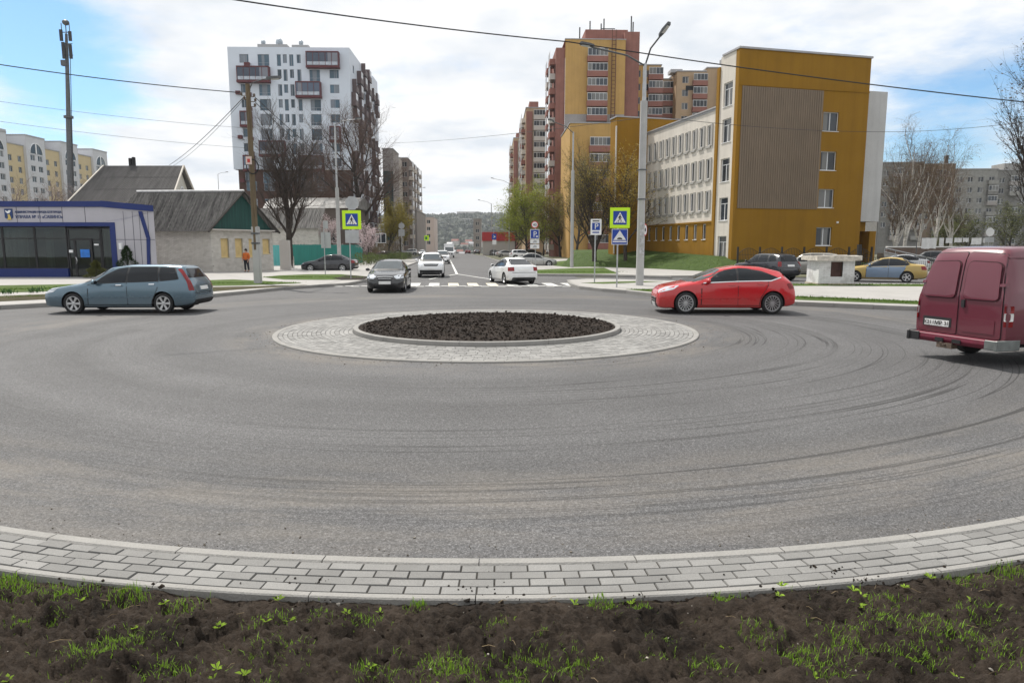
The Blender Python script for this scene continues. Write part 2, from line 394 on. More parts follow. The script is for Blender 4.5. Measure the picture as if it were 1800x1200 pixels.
CEN2 = V((-0.2, 15.35, 0)); OC = CEN
def ringpts(r, a0, a1, n, z): return [V((OC.x + r*math.cos(a0+(a1-a0)*i/n), OC.y + r*math.sin(a0+(a1-a0)*i/n), z)) for i in range(n+1)]
def brick(b, r0, r1, a0, a1, z, h=.012):
    g = .0024; ga = g / r0
    i0, i1 = r0 + g, r1 - g; c0, c1 = a0 + ga, a1 - ga
    dz = random.uniform(-.003, .003); bev = .004
    def p(r, a, zz): return b.bm.verts.new((OC.x + r*math.cos(a), OC.y + r*math.sin(a), zz))
    lo = [p(i0, c0, z - h), p(i1, c0, z - h), p(i1, c1, z - h), p(i0, c1, z - h)]
    ba = bev / r0
    t = [random.uniform(-.0015, .0015) for _ in range(4)]
    hi = [p(i0+bev, c0+ba, z+dz+t[0]), p(i1-bev, c0+ba, z+dz+t[1]), p(i1-bev, c1-ba, z+dz+t[2]), p(i0+bev, c1-ba, z+dz+t[3])]
    b.bm.faces.new(hi)
    for k in range(4): b.bm.faces.new((lo[k], lo[(k+1)%4], hi[(k+1)%4], hi[k]))
def kerbring(b, r0, r1, a0, a1, n, z0, z1, gap=.004, bev=.012):
    for i in range(n):
        s0 = a0+(a1-a0)*i/n+gap/r0; s1 = a0+(a1-a0)*(i+1)/n-gap/r0; m = 3
        prof = [(r0, z0), (r0, z1-bev), (r0+bev, z1), (r1-bev, z1), (r1, z1-bev), (r1, z0)]
        rows = [[b.bm.verts.new((OC.x+r*math.cos(s0+(s1-s0)*k/m), OC.y+r*math.sin(s0+(s1-s0)*k/m), z)) for r, z in prof] for k in range(m+1)]
        for x, y in zip(rows, rows[1:]):
            for k in range(5): b.bm.faces.new((x[k], x[k+1], y[k+1], y[k]))
        b.bm.faces.new(rows[0]); b.bm.faces.new(rows[-1][::-1])
# near paved edge
A0, A1 = R(212), R(328); RO = 11.35; ZT = .10; OC = CEN2
b = MB(); kerbring(b, RO, RO+.09, A0, A1, 24, -.05, ZT+.004); tag(b.build('kerb', KERB, smooth=30), kind='structure')
b = MB(); r = RO + .094
pr = ringpts(r-.01, A0, A1, 90, ZT-.008); po = ringpts(r+.36, A0, A1, 90, ZT-.008)
for i in range(90): b.face((pr[i], po[i], po[i+1], pr[i+1]))
tag(b.build('paved_edge_bed', DARKJ), kind='structure')
b = MB()
for k in range(4):
    n = int((A1-A0)*(RO+.25)/.20); off = (k % 2)*.5 + random.uniform(-.06, .06)
    for i in range(n): brick(b, r, r+.088, A0+(A1-A0)*(i+off)/n, A0+(A1-A0)*(i+1+off)/n, ZT)
    r += .088
tag(b.build('paved_edge', PAVER), kind='structure')
b = MB(); kerbring(b, r+.003, r+.058, A0, A1, 26, -.05, ZT+.002, .003, .008); tag(b.build('edging_kerb', KERB, smooth=30), kind='structure')
REDGE = r + .058
# foreground soil, lumpy, real displacement
def lump(x, y):
    p = V((x, y, 0)); n = mnoise.fractal(p*1.6, .9, 2.0, 4, noise_basis='PERLIN_ORIGINAL')*.055
    n += abs(mnoise.noise(p*5.2+V((9,0,0))))*.060 + mnoise.fractal(p*12, .65, 2.1, 5)*.040 + abs(mnoise.noise(p*23))*.030 - abs(mnoise.noise(p*9+V((3,7,1))))*.045
    return n
b = MB(); NR, NA = 190, 1000; g0, g1 = R(232), R(307); rows = []
for i in range(NR+1):
    rr = REDGE - .01 + 3.1*(i/NR)**1.25; row = []
    for j in range(NA+1):
        a = g0+(g1-g0)*j/NA; x = CEN2.x+rr*math.cos(a); y = CEN2.y+rr*math.sin(a)
        e = min(1, (rr-REDGE+.01)/.25); row.append(b.bm.verts.new((x, y, ZT-.035+.02*e+.035*min(1, (rr-REDGE+.01)/.8)+lump(x, y)*(.25+.75*e)*1.15)))
    rows.append(row)
for x, y in zip(rows, rows[1:]):
    for j in range(NA): b.bm.faces.new((x[j], y[j], y[j+1], x[j+1]))
tag(b.build('soil_verge', SOIL2, smooth=180), kind='structure')
def blade(b, p, h, lean, w):
    a = random.uniform(0, 6.28); d = V((math.cos(a), math.sin(a), 0)); s = V((-d.y, d.x, 0))*w
    p = V(p); m = p + V((0, 0, h*.6)) + d*lean*.35*h; t = p + V((0, 0, h*random.uniform(.75, 1))) + d*lean*h
    v = [b.bm.verts.new(q_) for q_ in (p-s, p+s, m+s*.7, m-s*.7, t)]
    b.bm.faces.new((v[0], v[1], v[2], v[3])); b.bm.faces.new((v[3], v[2], v[4]))
b = MB(); random.seed(11)
def at_edge(ang, off):
    rr = REDGE+off; x = CEN2.x+rr*math.cos(ang); y = CEN2.y+rr*math.sin(ang); return x, y, ZT-.02+.035*min(1, max(0, off)/.8)+lump(x, y)
clumps = []
for (px, py, s) in ((190,1150,.16),(150,1165,.10),(240,1130,.12),(632,1100,.10),(480,1160,.14),(780,1172,.16),(800,1180,.1),(870,1100,.06),(930,1165,.12),(1010,1180,.1),(1335,1120,.08),(1500,1135,.13),(1640,1120,.12),(1680,1125,.12),(1610,1160,.1),(1760,1160,.15),(1400,1150,.10),(1160,1130,.06),(1240,1180,.08),(660,1190,.08),(1550,1100,.1),(1480,1110,.07),(40,1030,.16),(120,1040,.12),(10,1020,.1),(220,1050,.1),(320,1060,.08),(1690,1010,.1),(1770,1000,.1),(1560,1060,.1),(1280,1060,.06),(1060,1065,.06),(1120,1070,.05),(730,1060,.04),(300,1190,.1),(30,1100,.06),(1460,1180,.12),(1720,1080,.12),(560,1090,.05)):
    g = G(px, py, ZT); clumps.append((g.x, g.y, s))
for i in range(34):
    a = random.uniform(g0, g1); x, y, z = at_edge(a, abs(random.gauss(0, .9))+.03); clumps.append((x, y, random.uniform(.03, .09)))
for x0, y0, s in clumps:
    for k in range(int(50 + s*1500)):
        x = x0+random.gauss(0, s*.7); y = y0+random.gauss(0, s*.5)
        if (V((x, y, 0))-CEN2).length < REDGE: continue
        blade(b, (x, y, ZT-.03+.035*min(1, ((V((x, y, 0))-CEN2).length-REDGE)/.8)+lump(x, y)), random.uniform(.015, .062)*(1 if s > .07 else .7), random.uniform(.1, .7), random.uniform(.0012, .0028))
for i in range(6500):   # thin scattered grass
    a = random.uniform(g0, g1); x, y, z = at_edge(a, random.uniform(.0, 2.4))
    if mnoise.noise(V((x*1.3, y*1.3, 3))) < .10: continue
    blade(b, (x, y, z-.012), random.uniform(.012, .045), random.uniform(.1, .8), random.uniform(.001, .0022))
tag(b.build('verge_grass', BLADE, recalc=False), 'fresh green grass tufts growing through the dark soil in the foreground', 'grass', kind='stuff')
b = MB()   # broad weed leaves
for i in range(150):
    x, y, z = at_edge(random.uniform(g0, g1), abs(random.gauss(0, .8))+.02); n = random.randint(4, 7); q0 = random.uniform(0, 6)
    for k in range(n):
        a = q0 + 6.28*k/n + random.uniform(-.3, .3); d = V((math.cos(a), math.sin(a), 0)); s = V((-d.y, d.x, 0)); l = random.uniform(.018, .042); p = V((x, y, z-.005))
        v = [b.bm.verts.new(q_) for q_ in (p, p+d*l*.5+s*l*.2+V((0,0,l*.5)), p+d*l+V((0,0,l*.55)), p+d*l*.5-s*l*.2+V((0,0,l*.5)))]
        b.bm.faces.new(v)
tag(b.build('weeds', leafm('weed leaf', (.24, .36, .04)), recalc=False), 'small bright green broadleaf weeds dotted over the foreground soil', 'weeds', kind='stuff')
def clods(b, pos, n, smin, smax):
    for i in range(n):
        p = V(pos()); s = random.uniform(smin, smax)*(1 if random.random() < .85 else 1.8)
        m = Matrix.Translation(p) @ Matrix.Rotation(random.uniform(0, 6), 4, V((random.random(), random.random(), random.random()+.01)).normalized()) @ Matrix.Diagonal((s, s*random.uniform(.6, 1), s*random.uniform(.5, .9), 1))
        addico(b, m, s*.28, random)
b = MB(); clods(b, lambda: at_edge(random.uniform(g0, g1), abs(random.gauss(0, 1.0))), 4200, .003, .012)
b.build('tmp', SOIL2) if False else None
def onpave():
    a = random.uniform(R(235), R(305)); rr = REDGE - abs(random.gauss(0, .13)); return (CEN2.x+rr*math.cos(a), CEN2.y+rr*math.sin(a), ZT+.004)
clods(b, onpave, 50, .002, .007)
def onpave2():
    c = random.choice((G(845, 1035, ZT), G(1465, 1000, ZT), G(1520, 1018, ZT), G(560, 1020, ZT))); return (c.x+random.gauss(0, .09), c.y+random.gauss(0, .03), ZT+.002)
clods(b, onpave2, 60, .002, .009)
tag(b.build('soil_clods', SOIL2, smooth=60), 'loose lumps of earth scattered over the verge and onto the pavers', 'soil', kind='stuff')

# roundabout island
b = MB(); clods(b, lambda: at_edge(random.uniform(g0, g1), abs(random.gauss(0, 1.0))+.03), 420, .003, .008)
tag(b.build('pale_stones', mat('pale stones', (.34, .31, .27), .85, .4, 40), smooth=60), 'tiny pale stones lying on the dark verge soil', 'stones', kind='stuff')
b = MB()
for i in range(260):
    x, y, z = at_edge(random.uniform(g0, g1), abs(random.gauss(0, 1.0))+.03); a = random.uniform(0, 6.28); l = random.uniform(.03, .10); b.tube([(x, y, z+.006), (x+l*math.cos(a)*.5, y+l*math.sin(a)*.5, z+.014), (x+l*math.cos(a), y+l*math.sin(a), z+.004)], .0011, 3)
tag(b.build('dead_stalks', mat('dead stalks', (.24, .18, .10), .9, .4, 12)), 'thin dry stalks strewn over the dark verge soil', 'stalks', kind='stuff')
b = MB()
def grit():
    a = random.uniform(R(225), R(312)); rr = RO-.01-abs(random.gauss(0, .22)); return (CEN2.x+rr*math.cos(a), CEN2.y+rr*math.sin(a), .003)
clods(b, grit, 900, .002, .006)
def grit2():
    a = random.uniform(0, 6.28); rr = 5.05+abs(random.gauss(0, .3)); return (CEN.x+rr*math.cos(a), CEN.y+rr*math.sin(a), .003)
clods(b, grit2, 500, .004, .012)
tag(b.build('road_grit', mat('road grit', (.17, .15, .125), .9, .5, 60), smooth=60), 'grit and crumbs gathered on the asphalt along the kerbs', 'grit', kind='stuff')
OC = CEN
b = MB(); n = 96
disc = [ringpts(rr, 0, 2*math.pi, n, .018) for rr in (3.0, 4.92)]
for i in range(n): b.face((disc[0][i], disc[1][i], disc[1][i+1], disc[0][i+1]))
tag(b.build('apron_bed', DARKJ), kind='structure')
b = MB(); r = 3.26; k = 0
while r < 4.86:
    nn = int(2*math.pi*r/.2); off = random.random()
    for i in range(nn): brick(b, r, r+.104, 2*math.pi*(i+off)/nn, 2*math.pi*(i+1+off)/nn, .028)
    r += .104; k += 1
tag(b.build('apron_paving', paver_mat('apron paver', (.235, .231, .223))), kind='structure')
b = MB(); kerbring(b, r+.004, r+.13, 0, 2*math.pi, 34, -.02, .032, .003); kerbring(b, 3.13, 3.25, 0, 2*math.pi, 22, 0, .125, .003)
tag(b.build('island_kerb', KERB, smooth=30), kind='structure')
b = MB(); rows = []
def isl(x, y):
    q_ = V((x, y, 0)); rr = (q_-CEN).length/3.11
    return .095 + .12*(1-rr*rr) + abs(mnoise.noise(q_*4.1))*.05 + mnoise.fractal(q_*11, .7, 2, 5)*.03
NA2 = 260; NR2 = 70
for i in range(NR2+1):
    rr = 3.12*i/NR2 + .0001
    rows.append([b.bm.verts.new((CEN.x+rr*math.cos(2*math.pi*j/NA2), CEN.y+rr*math.sin(2*math.pi*j/NA2), isl(CEN.x+rr*math.cos(2*math.pi*j/NA2), CEN.y+rr*math.sin(2*math.pi*j/NA2)))) for j in range(NA2)])
for x, y in zip(rows, rows[1:]):
    for j in range(NA2): b.bm.faces.new((x[j], y[j], y[(j+1) % NA2], x[(j+1) % NA2]))
tag(b.build('island_soil', SOIL, smooth=180), kind='structure')
b = MB()
def inisl():
    rr = 3.05*math.sqrt(random.random()); a = random.uniform(0, 6.283); x = CEN.x+rr*math.cos(a); y = CEN.y+rr*math.sin(a); return (x, y, isl(x, y)+.01)
clods(b, inisl, 4200, .008, .028)
tag(b.build('island_clods', SOIL, smooth=60), 'dark lumpy earth heaped on the round traffic island', 'soil', kind='stuff')

# pavements, kerb lines and lawns beyond the roundabout
def poly(name, px, z, m, lab=None):
    b = MB(); pts = [G(x, y, z) if not isinstance(x, V) else V((x.x, x.y, z)) for x, y in px]
    b.prism([p - V((0, 0, .3)) for p in pts], (0, 0, .3)); return tag(b.build(name, m), kind='structure')
def kerbline(px, z=.15, w=.16, name='kerb'):
    b = MB(); pts = [G(x, y, z) for x, y in px]; L_ = []
    for a, c in zip(pts, pts[1:]):
        n = max(1, int((c-a).length/1.0))
        for i in range(n): L_.append((a+(c-a)*i/n, a+(c-a)*(i+1)/n))
    for a, c in L_:
        d = (c-a).normalized(); nn = V((-d.y, d.x, 0)); e = d*.006; t = random.uniform(-.006, .006)
        q_ = [a+e, c-e, c-e+nn*w, a+e+nn*w]
        b.prism([V((v.x, v.y, -.05)) for v in q_], (0, 0, z+.05+t))
    bmesh.ops.bevel(b.bm, geom=[e for e in b.bm.edges if e.verts[0].co.z > .1 and e.verts[1].co.z > .1], offset=.015, segments=1, affect='EDGES')
    return tag(b.build(name, KERB), kind='structure')
KL = [(-260,548),(0,536),(120,530),(260,523),(375,516),(440,510),(500,504),(560,500),(612,497),(640,492)]
kerbline(KL)
poly('pavement', KL + [(700,472),(745,456),(500,456),(100,456),(-700,456),(-700,560)], .135, PAVE)
KR = [(996,492),(1003,498),(1018,503),(1060,507),(1100,510),(1145,515),(1250,522),(1400,530),(1610,538),(1800,547),(2050,558)]
kerbline(KR)
poly('pavement', KR + [(2500,540),(2500,498),(1700,498),(1500,498),(1380,498),(1180,493),(1060,490),(1030,490)], .135, PAVE)
# lawns / verges (px outlines on the pavement top)
def lawn(name, px, z=.139, m=None, blades=0, h=.06):
    o = poly(name, px, z, m or GRASS)
    return o
lawn('verge_soil', [(-260,541),(0,529.5),(120,524),(260,517.5),(372,512),(440,507),(520,502.5),(540,500.5),(440,503),(300,506),(120,515),(0,520),(-260,528)], .145, m=soilm('verge earth', (.03, .026, .012), (.085, .075, .03), 3))
lawn('lawn', [(-200,517),(40,513),(300,503),(420,501.5),(515,498),(530,497),(460,493.5),(410,491),(375,492),(200,498),(-200,505)], .15)
lawn('lawn', [(462,487),(500,491),(560,491.5),(640,491),(650,486),(600,482),(540,482),(490,484)], .15)
lawn('bed_soil', [(585,489),(600,491.5),(640,491),(650,486),(610,483.5)], .158, m=SOIL)
lawn('lawn', [(1390,524),(1400,526.5),(1610,534.5),(1800,543),(2050,553),(2050,545),(1800,536),(1610,529),(1450,522.5),(1395,520.5)], .145)
lawn('lawn', [(1100,508),(1148,513),(1250,519.5),(1390,526),(1390,522),(1250,515.5),(1150,507.5)], .145)
lawn('lawn', [(1022,497),(1060,495.5),(1120,494),(1165,494.5),(1120,496.5),(1060,498.5)], .145)
lawn('lawn', [(1380,502),(1500,502),(1625,503),(1800,504),(1800,499),(1500,499),(1380,498.5)], .148)
# far side of the driveway
KD = [(1184,487),(1100,484.5),(1040,482.5),(945,481.5)]
kerbline([(945,481.5),(1040,482.5),(1110,484),(1165,485.5),(1180,486)])
poly('pavement', [(938,481),(1040,481.5),(1110,483),(1165,484.5),(1260,484),(1330,470),(1280,463),(1130,460),(990,455),(930,455),(905,456),(935,474)], .12, PAVE)
poly('lawn', [(935,480.5),(1040,481),(1088,481),(1062,470.5),(1000,471.5),(945,474)], .126, GRASS)
poly('lawn', [(1000,469.5),(1060,468.5),(1200,466.5),(1260,467.5),(1130,462.5),(1000,457.5),(960,461),(975,467)], .126, GRASS)
# grass bank up to the school
b = MB(); ga = [V((*P(x_, 470, y_).xy, .12)) for x_, y_ in ((985, 70), (1130, 63), (1275, 52.5), (1560, 54))]; gb = [P(1010,444,80), P(1135,440.5,72), P(1262,450,58), P(1540,462,60)]
for i in range(3):
    b.face((ga[i], ga[i+1], gb[i+1], gb[i]))
    if i < 1: b.face((gb[i], gb[i+1], gb[i+1]+V((2,1,.2)), gb[i]+V((2,30,.2))))
tag(b.build('lawn', soilm('bank grass', (.026, .046, .010), (.070, .112, .026), 2.6), recalc=False), kind='structure')
# short blades along the far verges
b = MB(); random.seed(5)
def strip(px0, px1, n, h, spread, z=.145):
    a = G(*px0, z); c = G(*px1, z)
    for i in range(n):
        p = a.lerp(c, random.random()); p += V((random.gauss(0, spread), random.gauss(0, spread), 0))
        blade(b, p, random.uniform(.3, 1)*h, random.uniform(.1, .6), .012)
for s in (((-50,511),(380,499),1500,.10,.35),((380,498),(520,497),500,.09,.25),((470,487),(640,488),900,.09,.3),((1395,522),(1625,532),1300,.09,.22),((1120,509),(1150,511),120,.08,.15),((1380,500),(1640,501),900,.10,.25),((940,478),(1085,478),900,.1,.5),((-50,524),(370,510),500,.08,.3),((975,464),(1250,466),900,.1,.5)): strip(*s)
for i in range(1500):
    s_ = random.random()*2.999; k = int(s_); u = s_-k; vq = random.random()
    p = ga[k].lerp(ga[k+1], u).lerp(gb[k].lerp(gb[k+1], u), vq); blade(b, p, random.uniform(.08, .22), .4, .015)
tag(b.build('verge_blades', leafm('lawn blade', (.085, .15, .022)), recalc=False), 'short rough grass along the pavements on the far side', 'grass', kind='stuff')

# road markings: zebra crossing, hump checker, centre line
WHITE = mat('road paint', (.62, .62, .60), .7, .3, 4, fine=30); CREAM = mat('worn cream road paint', (.60, .56, .44), .7, .35, 4, fine=30)
def mark(b, pts, z=.012): b.face([V((p.x, p.y, z)) for p in pts])
b = MB(); b2 = MB()
xo = G(835, 500).x; yc = G(835, 500).y
for k in range(-5, 6):
    c = V((xo + k*1.05, yc, 0)); tgt = b2 if k in (-1, 0, 1) else b
    mark(tgt, [c+V((-.28,-1.3,0)), c+V((.28,-1.3,0)), c+SD*2.6+V((.28,-1.3,0)), c+SD*2.6+V((-.28,-1.3,0))])
for j in range(2):
    for k in range(-9, 9):
        c = V((xo + (k*2+j)*.42, yc-1.75-.42*j, 0)); mark(b, [c, c+V((.42,0,0)), c+V((.42,.40,0)), c+V((0,.40,0))])
c0 = SO + SD*14 - SN*.4
for i in range(2):
    s = -1 if i else 1
    e = SO + SD*5.5 + SN*(s*1.9-.4); d = (e-c0).normalized(); nn = V((-d.y, d.x, 0))*.08
    mark(b, [c0-nn, c0+nn, e+nn, e-nn], .014)
for d0, d1 in ((14, 58), (62, 66), (72, 76), (84, 90), (98, 104)):
    a = SO+SD*d0-SN*.4; c = SO+SD*d1-SN*.4; mark(b, [a-SN*.09, a+SN*.09, c+SN*.09, c-SN*.09], .016)
tag(b.build('road_markings', WHITE), kind='structure'); tag(b2.build('road_markings', CREAM), kind='structure')
kz = [[(640,492),(762,447)], [(930,478),(845,447)]]
for a, c in kz: kerbline([a, c], .14)
# ------------------------------------------------------------------ vehicles
def gsm(x, y, s):
    o = np.zeros_like(y)
    for i, xi in enumerate(x):
        k = np.exp(-((x-xi)/s)**2/2); o[i] = (k*y).sum()/k.sum()
    return o
def section(zb, zs, zr, wb, ws, wr):
    h = zr-zs; r = min(.10, h*.45)
    return [(0, zb), (wb*.85, zb), (wb*.97, zb+.03), (wb, zb+.10), (max(wb, ws)+.012, zb+(zs-zb)*.55), (ws+.004, zs-.10*min(1,(zs-zb)*2)), (ws-.012, zs-.03*min(1,(zs-zb)*2)), (ws-.035, zs+.005),
            (ws+(wr-ws)*.52+.012, zs+h*.5), (wr+.012, zr-r), (wr-.035, zr-r*.42), (wr-.12, zr-r*.14), (wr*.45, zr-.004), (0, zr)]
def hull(st, sm=.05, n=84):
    a = np.array(st); Lc = a[-1, 0]
    ts = np.unique(np.concatenate([np.linspace(0, Lc, n), np.linspace(0, .25, 10), np.linspace(Lc-.25, Lc, 10)]))
    dt = np.linspace(0, Lc, 600); cols = []
    for k in range(1, 7):
        y = np.interp(dt, a[:, 0], a[:, k]); y2 = gsm(dt, y, sm); wgt = np.clip(np.minimum(dt, Lc-dt)/.12, 0, 1); y = y*(1-wgt)+y2*wgt
        cols.append(np.interp(ts, dt, y))
    b = MB(); rings = []
    for i, t in enumerate(ts):
        h = section(*[c[i] for c in cols]); x = Lc/2-t
        full = [(y, z) for y, z in h] + [(-y, z) for y, z in h[-2:0:-1]]
        rings.append([b.bm.verts.new((x, y, z)) for y, z in full])
    m = len(rings[0])
    for p, q in zip(rings, rings[1:]):
        for k in range(m): b.bm.faces.new((p[k], p[(k+1) % m], q[(k+1) % m], q[k]))
    for rg, s, dx in ((rings[0], 1, .012), (rings[-1], -1, -.012)):
        c = sum((v.co for v in rg), V())/m; inn = [b.bm.verts.new(V((v.co.x+dx, c.y+(v.co.y-c.y)*.8, c.z+(v.co.z-c.z)*.8))) for v in rg]
        for k in range(m): b.bm.faces.new((rg[k], rg[(k+1) % m], inn[(k+1) % m], inn[k]))
        b.bm.faces.new(inn)
    bmesh.ops.recalc_face_normals(b.bm, faces=b.bm.faces[:]); return b, Lc
def rounded(poly, r=.03, n=3):
    out_ = []; m = len(poly)
    for i in range(m):
        p0, p, p1 = [V(poly[(i+k) % m]).to_2d() for k in (-1, 0, 1)]
        a = p0-p; c = p1-p; ra = min(r, a.length*.4, c.length*.4)
        A = p+a.normalized()*ra; B = p+c.normalized()*ra
        for k in range(n+1):
            u = k/n; out_.append(A*(1-u)**2+p*2*u*(1-u)+B*u*u)
    return out_
def strip2(pts, w_): # polyline to thin polygon
    up, dn = [], []
    for i, p in enumerate(pts):
        p = V(p).to_2d(); a = V(pts[max(i-1, 0)]).to_2d(); c = V(pts[min(i+1, len(pts)-1)]).to_2d(); d = (c-a).normalized(); nn = V((-d.y, d.x))*w_/2
        up.append(p+nn); dn.append(p-nn)
    return up+dn[::-1]
def panelbm(bvh, poly, ang, off=.004, thick=.02, res=.09, b=None):
    d = V((math.cos(R(ang)), math.sin(R(ang)), 0)); u = V((math.sin(R(ang)), -math.cos(R(ang)), 0))
    poly = [V(p).to_2d() for p in poly]; bd = []
    for i, p in enumerate(poly):
        q = poly[(i+1) % len(poly)]; k = max(1, int((q-p).length/res))
        bd += [p.lerp(q, j/k) for j in range(k)]
    x0 = min(p.x for p in bd); x1 = max(p.x for p in bd); y0 = min(p.y for p in bd); y1 = max(p.y for p in bd)
    def inside(p):
        r = False; j = len(bd)-1
        for i in range(len(bd)):
            if (bd[i].y > p.y) != (bd[j].y > p.y) and p.x < (bd[j].x-bd[i].x)*(p.y-bd[i].y)/(bd[j].y-bd[i].y)+bd[i].x: r = not r
            j = i
        return r
    inner = []
    nx = int((x1-x0)/res); ny = int((y1-y0)/res)
    for i in range(1, nx):
        for j in range(1, ny):
            p = V((x0+(x1-x0)*i/nx, y0+(y1-y0)*j/ny))
            if inside(p) and min((p-q).length for q in bd) > res*.45: inner.append(p)
    n = len(bd)
    vs_, _, fs, _, _, _ = delaunay_2d_cdt(bd+inner, [(i, (i+1) % n) for i in range(n)], [], 1, 1e-6)
    own = b is None
    if own: b = MB()
    top, low = [], []
    for p in vs_:
        h = bvh.ray_cast(u*p.x+V((0, 0, p.y))+d*12, -d)
        if h[0] is None: h = bvh.find_nearest(u*p.x+V((0, 0, p.y))+d*.5)
        nn = h[1] if h[1].dot(d) > 0 else -h[1]
        top.append(b.bm.verts.new(h[0]+nn*off)); low.append(h[0]+nn*(off-thick))
    ed = {}
    for f in fs:
        try: b.bm.faces.new([top[i] for i in f]).material_index = b.mi
        except ValueError: continue
        for i in range(len(f)):
            e = (f[i], f[(i+1) % len(f)]); ed[tuple(sorted(e))] = ed.get(tuple(sorted(e)), 0)+1
    lv = {}
    for (i, j), c in ed.items():
        if c == 1:
            for k in (i, j):
                if k not in lv: lv[k] = b.bm.verts.new(low[k])
            try: b.bm.faces.new((top[i], top[j], lv[j], lv[i])).material_index = b.mi
            except ValueError: pass
    return b
def panel(name, m, parent, bvh, poly, ang, off=.004, thick=.02, res=.09, smooth=40):
    return panelbm(bvh, poly, ang, off, thick, res).build(name, m, parent, smooth=smooth)
def bodycut(b, Lc, wheels, rad, hw, mats, name):
    me = b.mesh(name, mats, 42); o = bpy.data.objects.new('tmp', me); C.objects.link(o)
    cb = MB(); cb.mi = 1
    for t in wheels:
        for s in (-1, 1):
            y0 = s*(hw-.30); y1 = s*(hw+.3); x = Lc/2-t
            ring = [(x+(rad+.055)*math.cos(k*math.pi/14), 0, rad+(rad+.055)*math.sin(k*math.pi/14)) for k in range(28)]
            cb.prism([V((p[0], y0, p[2])) for p in ring], (0, y1-y0, 0))
    cm_ = cb.mesh('cut', mats); co = bpy.data.objects.new('cut', cm_); C.objects.link(co)
    md = o.modifiers.new('b', 'BOOLEAN'); md.object = co; md.operation = 'DIFFERENCE'; md.solver = 'EXACT'
    dg = bpy.context.evaluated_depsgraph_get(); res = bpy.data.meshes.new_from_object(o.evaluated_get(dg))
    bpy.data.objects.remove(co); bpy.data.objects.remove(o)
    if len(res.polygons) < 500: res = me
    for p in res.polygons: p.use_smooth = True
    res.set_sharp_from_angle(angle=R(42)); res.name = name
    return res
WM = {}
def wheel(parent, x, y, rad, spokes, rimr, side, rimm=None):
    key = (rad, spokes, rimr)
    if key not in WM:
        b = MB(); w_ = .10
        b.lathe([(rimr-.005, -w_*.8), (rimr+.012, -w_), (rad-.03, -w_), (rad-.006, -w_*.82), (rad, -w_*.4), (rad, w_*.4), (rad-.006, w_*.82), (rad-.03, w_), (rimr+.012, w_), (rimr-.005, w_*.8)], 40, 'Y')
        ty = b.mesh('wheel', BLACK, 40)
        b = MB(); b.lathe([(rimr-.035, .055), (rimr-.02, .085), (rimr, .085), (rimr+.004, .07), (rimr+.004, -.05)], 36, 'Y')
        b.mi = 1; b.lathe([(.001, .015), (rimr-.01, .015)], 28, 'Y'); b.mi = 0
        b.lathe([(.001, .078), (.05, .074), (.062, .05), (.062, .02)], 18, 'Y')
        for k in range(spokes):
            a = 2*math.pi*k/spokes; d = V((math.cos(a), 0, math.sin(a))); s = V((-d.z, 0, d.x))
            ww = (.022 if spokes > 9 else .075)*rimr/.21
            b.prism([d*.04-s*ww*.30+V((0, .04, 0)), d*.04+s*ww*.30+V((0, .04, 0)), d*(rimr-.02)+s*ww*.5+V((0, .045, 0)), d*(rimr-.02)-s*ww*.5+V((0, .045, 0))], (0, .03, 0))
        WM[key] = (ty, b.mesh('rim', [rimm or ALLOY, BLACK], 30))
    ty, ri = WM[key]
    o = link('wheel', ty, parent, (x, y, rad)); r = link('rim', ri, o)
    if side < 0: r.rotation_euler = (0, 0, math.pi)
    return o
WHITEP = mat('number plate', (.72, .72, .71), .4, .05); LAMPW = mat('headlamp lens', (.55, .58, .62), .08, .2, 9, spec=.9, metal=.3)
LAMPR = mat('tail lamp', (.20, .006, .008), .15, .25, 8, spec=.5); CHROME = mat('chrome', (.7, .71, .72), .12, .03, metal=.95); ORANGE = mat('indicator', (.6, .2, .03), .2, .1)
WSCREEN = mat('windscreen', (.055, .068, .075), .03, .2, 1.5, spec=1.0)
# station: t from the nose, bottom, belt, top, half widths low / belt / roof
SPEC = {}
SPEC['wagon'] = dict(st=[(0,.30,.55,.62,.60,.62,.50),(.05,.22,.62,.69,.71,.73,.60),(.22,.20,.68,.78,.79,.80,.67),(.55,.19,.74,.82,.83,.83,.68),(1.30,.19,.86,.95,.85,.85,.68),(2.12,.19,.92,1.40,.855,.855,.60),(2.7,.19,.95,1.475,.855,.855,.585),(3.9,.19,.98,1.48,.855,.85,.58),(4.48,.23,1.0,1.44,.84,.83,.57),(4.72,.27,.96,1.02,.80,.79,.60),(4.80,.32,.78,.83,.75,.74,.58),(4.84,.42,.66,.70,.62,.62,.5)],
  wheels=(.99,3.86), rad=.315, rim=.225, spokes=6, hw=.86,
  glass=[[(1.72,.945),(2.05,1.16),(2.36,1.335),(2.71,1.385),(2.70,.96)],[(2.78,1.39),(3.66,1.395),(3.72,.995),(2.77,.965)],[(3.73,1.39),(4.20,1.365),(4.36,1.06),(3.80,1.0)]],
  doors=[[(1.50,.30),(1.52,.88),(2.73,.935),(2.74,.30)],[(2.755,.30),(2.75,.935),(3.74,.97),(3.70,.75),(3.52,.42),(3.5,.30)]], handles=[(2.50,.865),(3.55,.89)],
  wf=(.70,.97,.55,1.36), wr=(.62,1.08,.50,1.36), hl=[(.20,.58),(.22,.66),(-.04,.77),(-.30,.78),(-.22,.66)], hla=48, tl=[(-.12,.70),(.05,.70),(.08,1.0),(.16,1.34),(.06,1.36),(-.05,1.0)], tla=140, grille=(.30,.48,.60), mir=(1.75,.93))
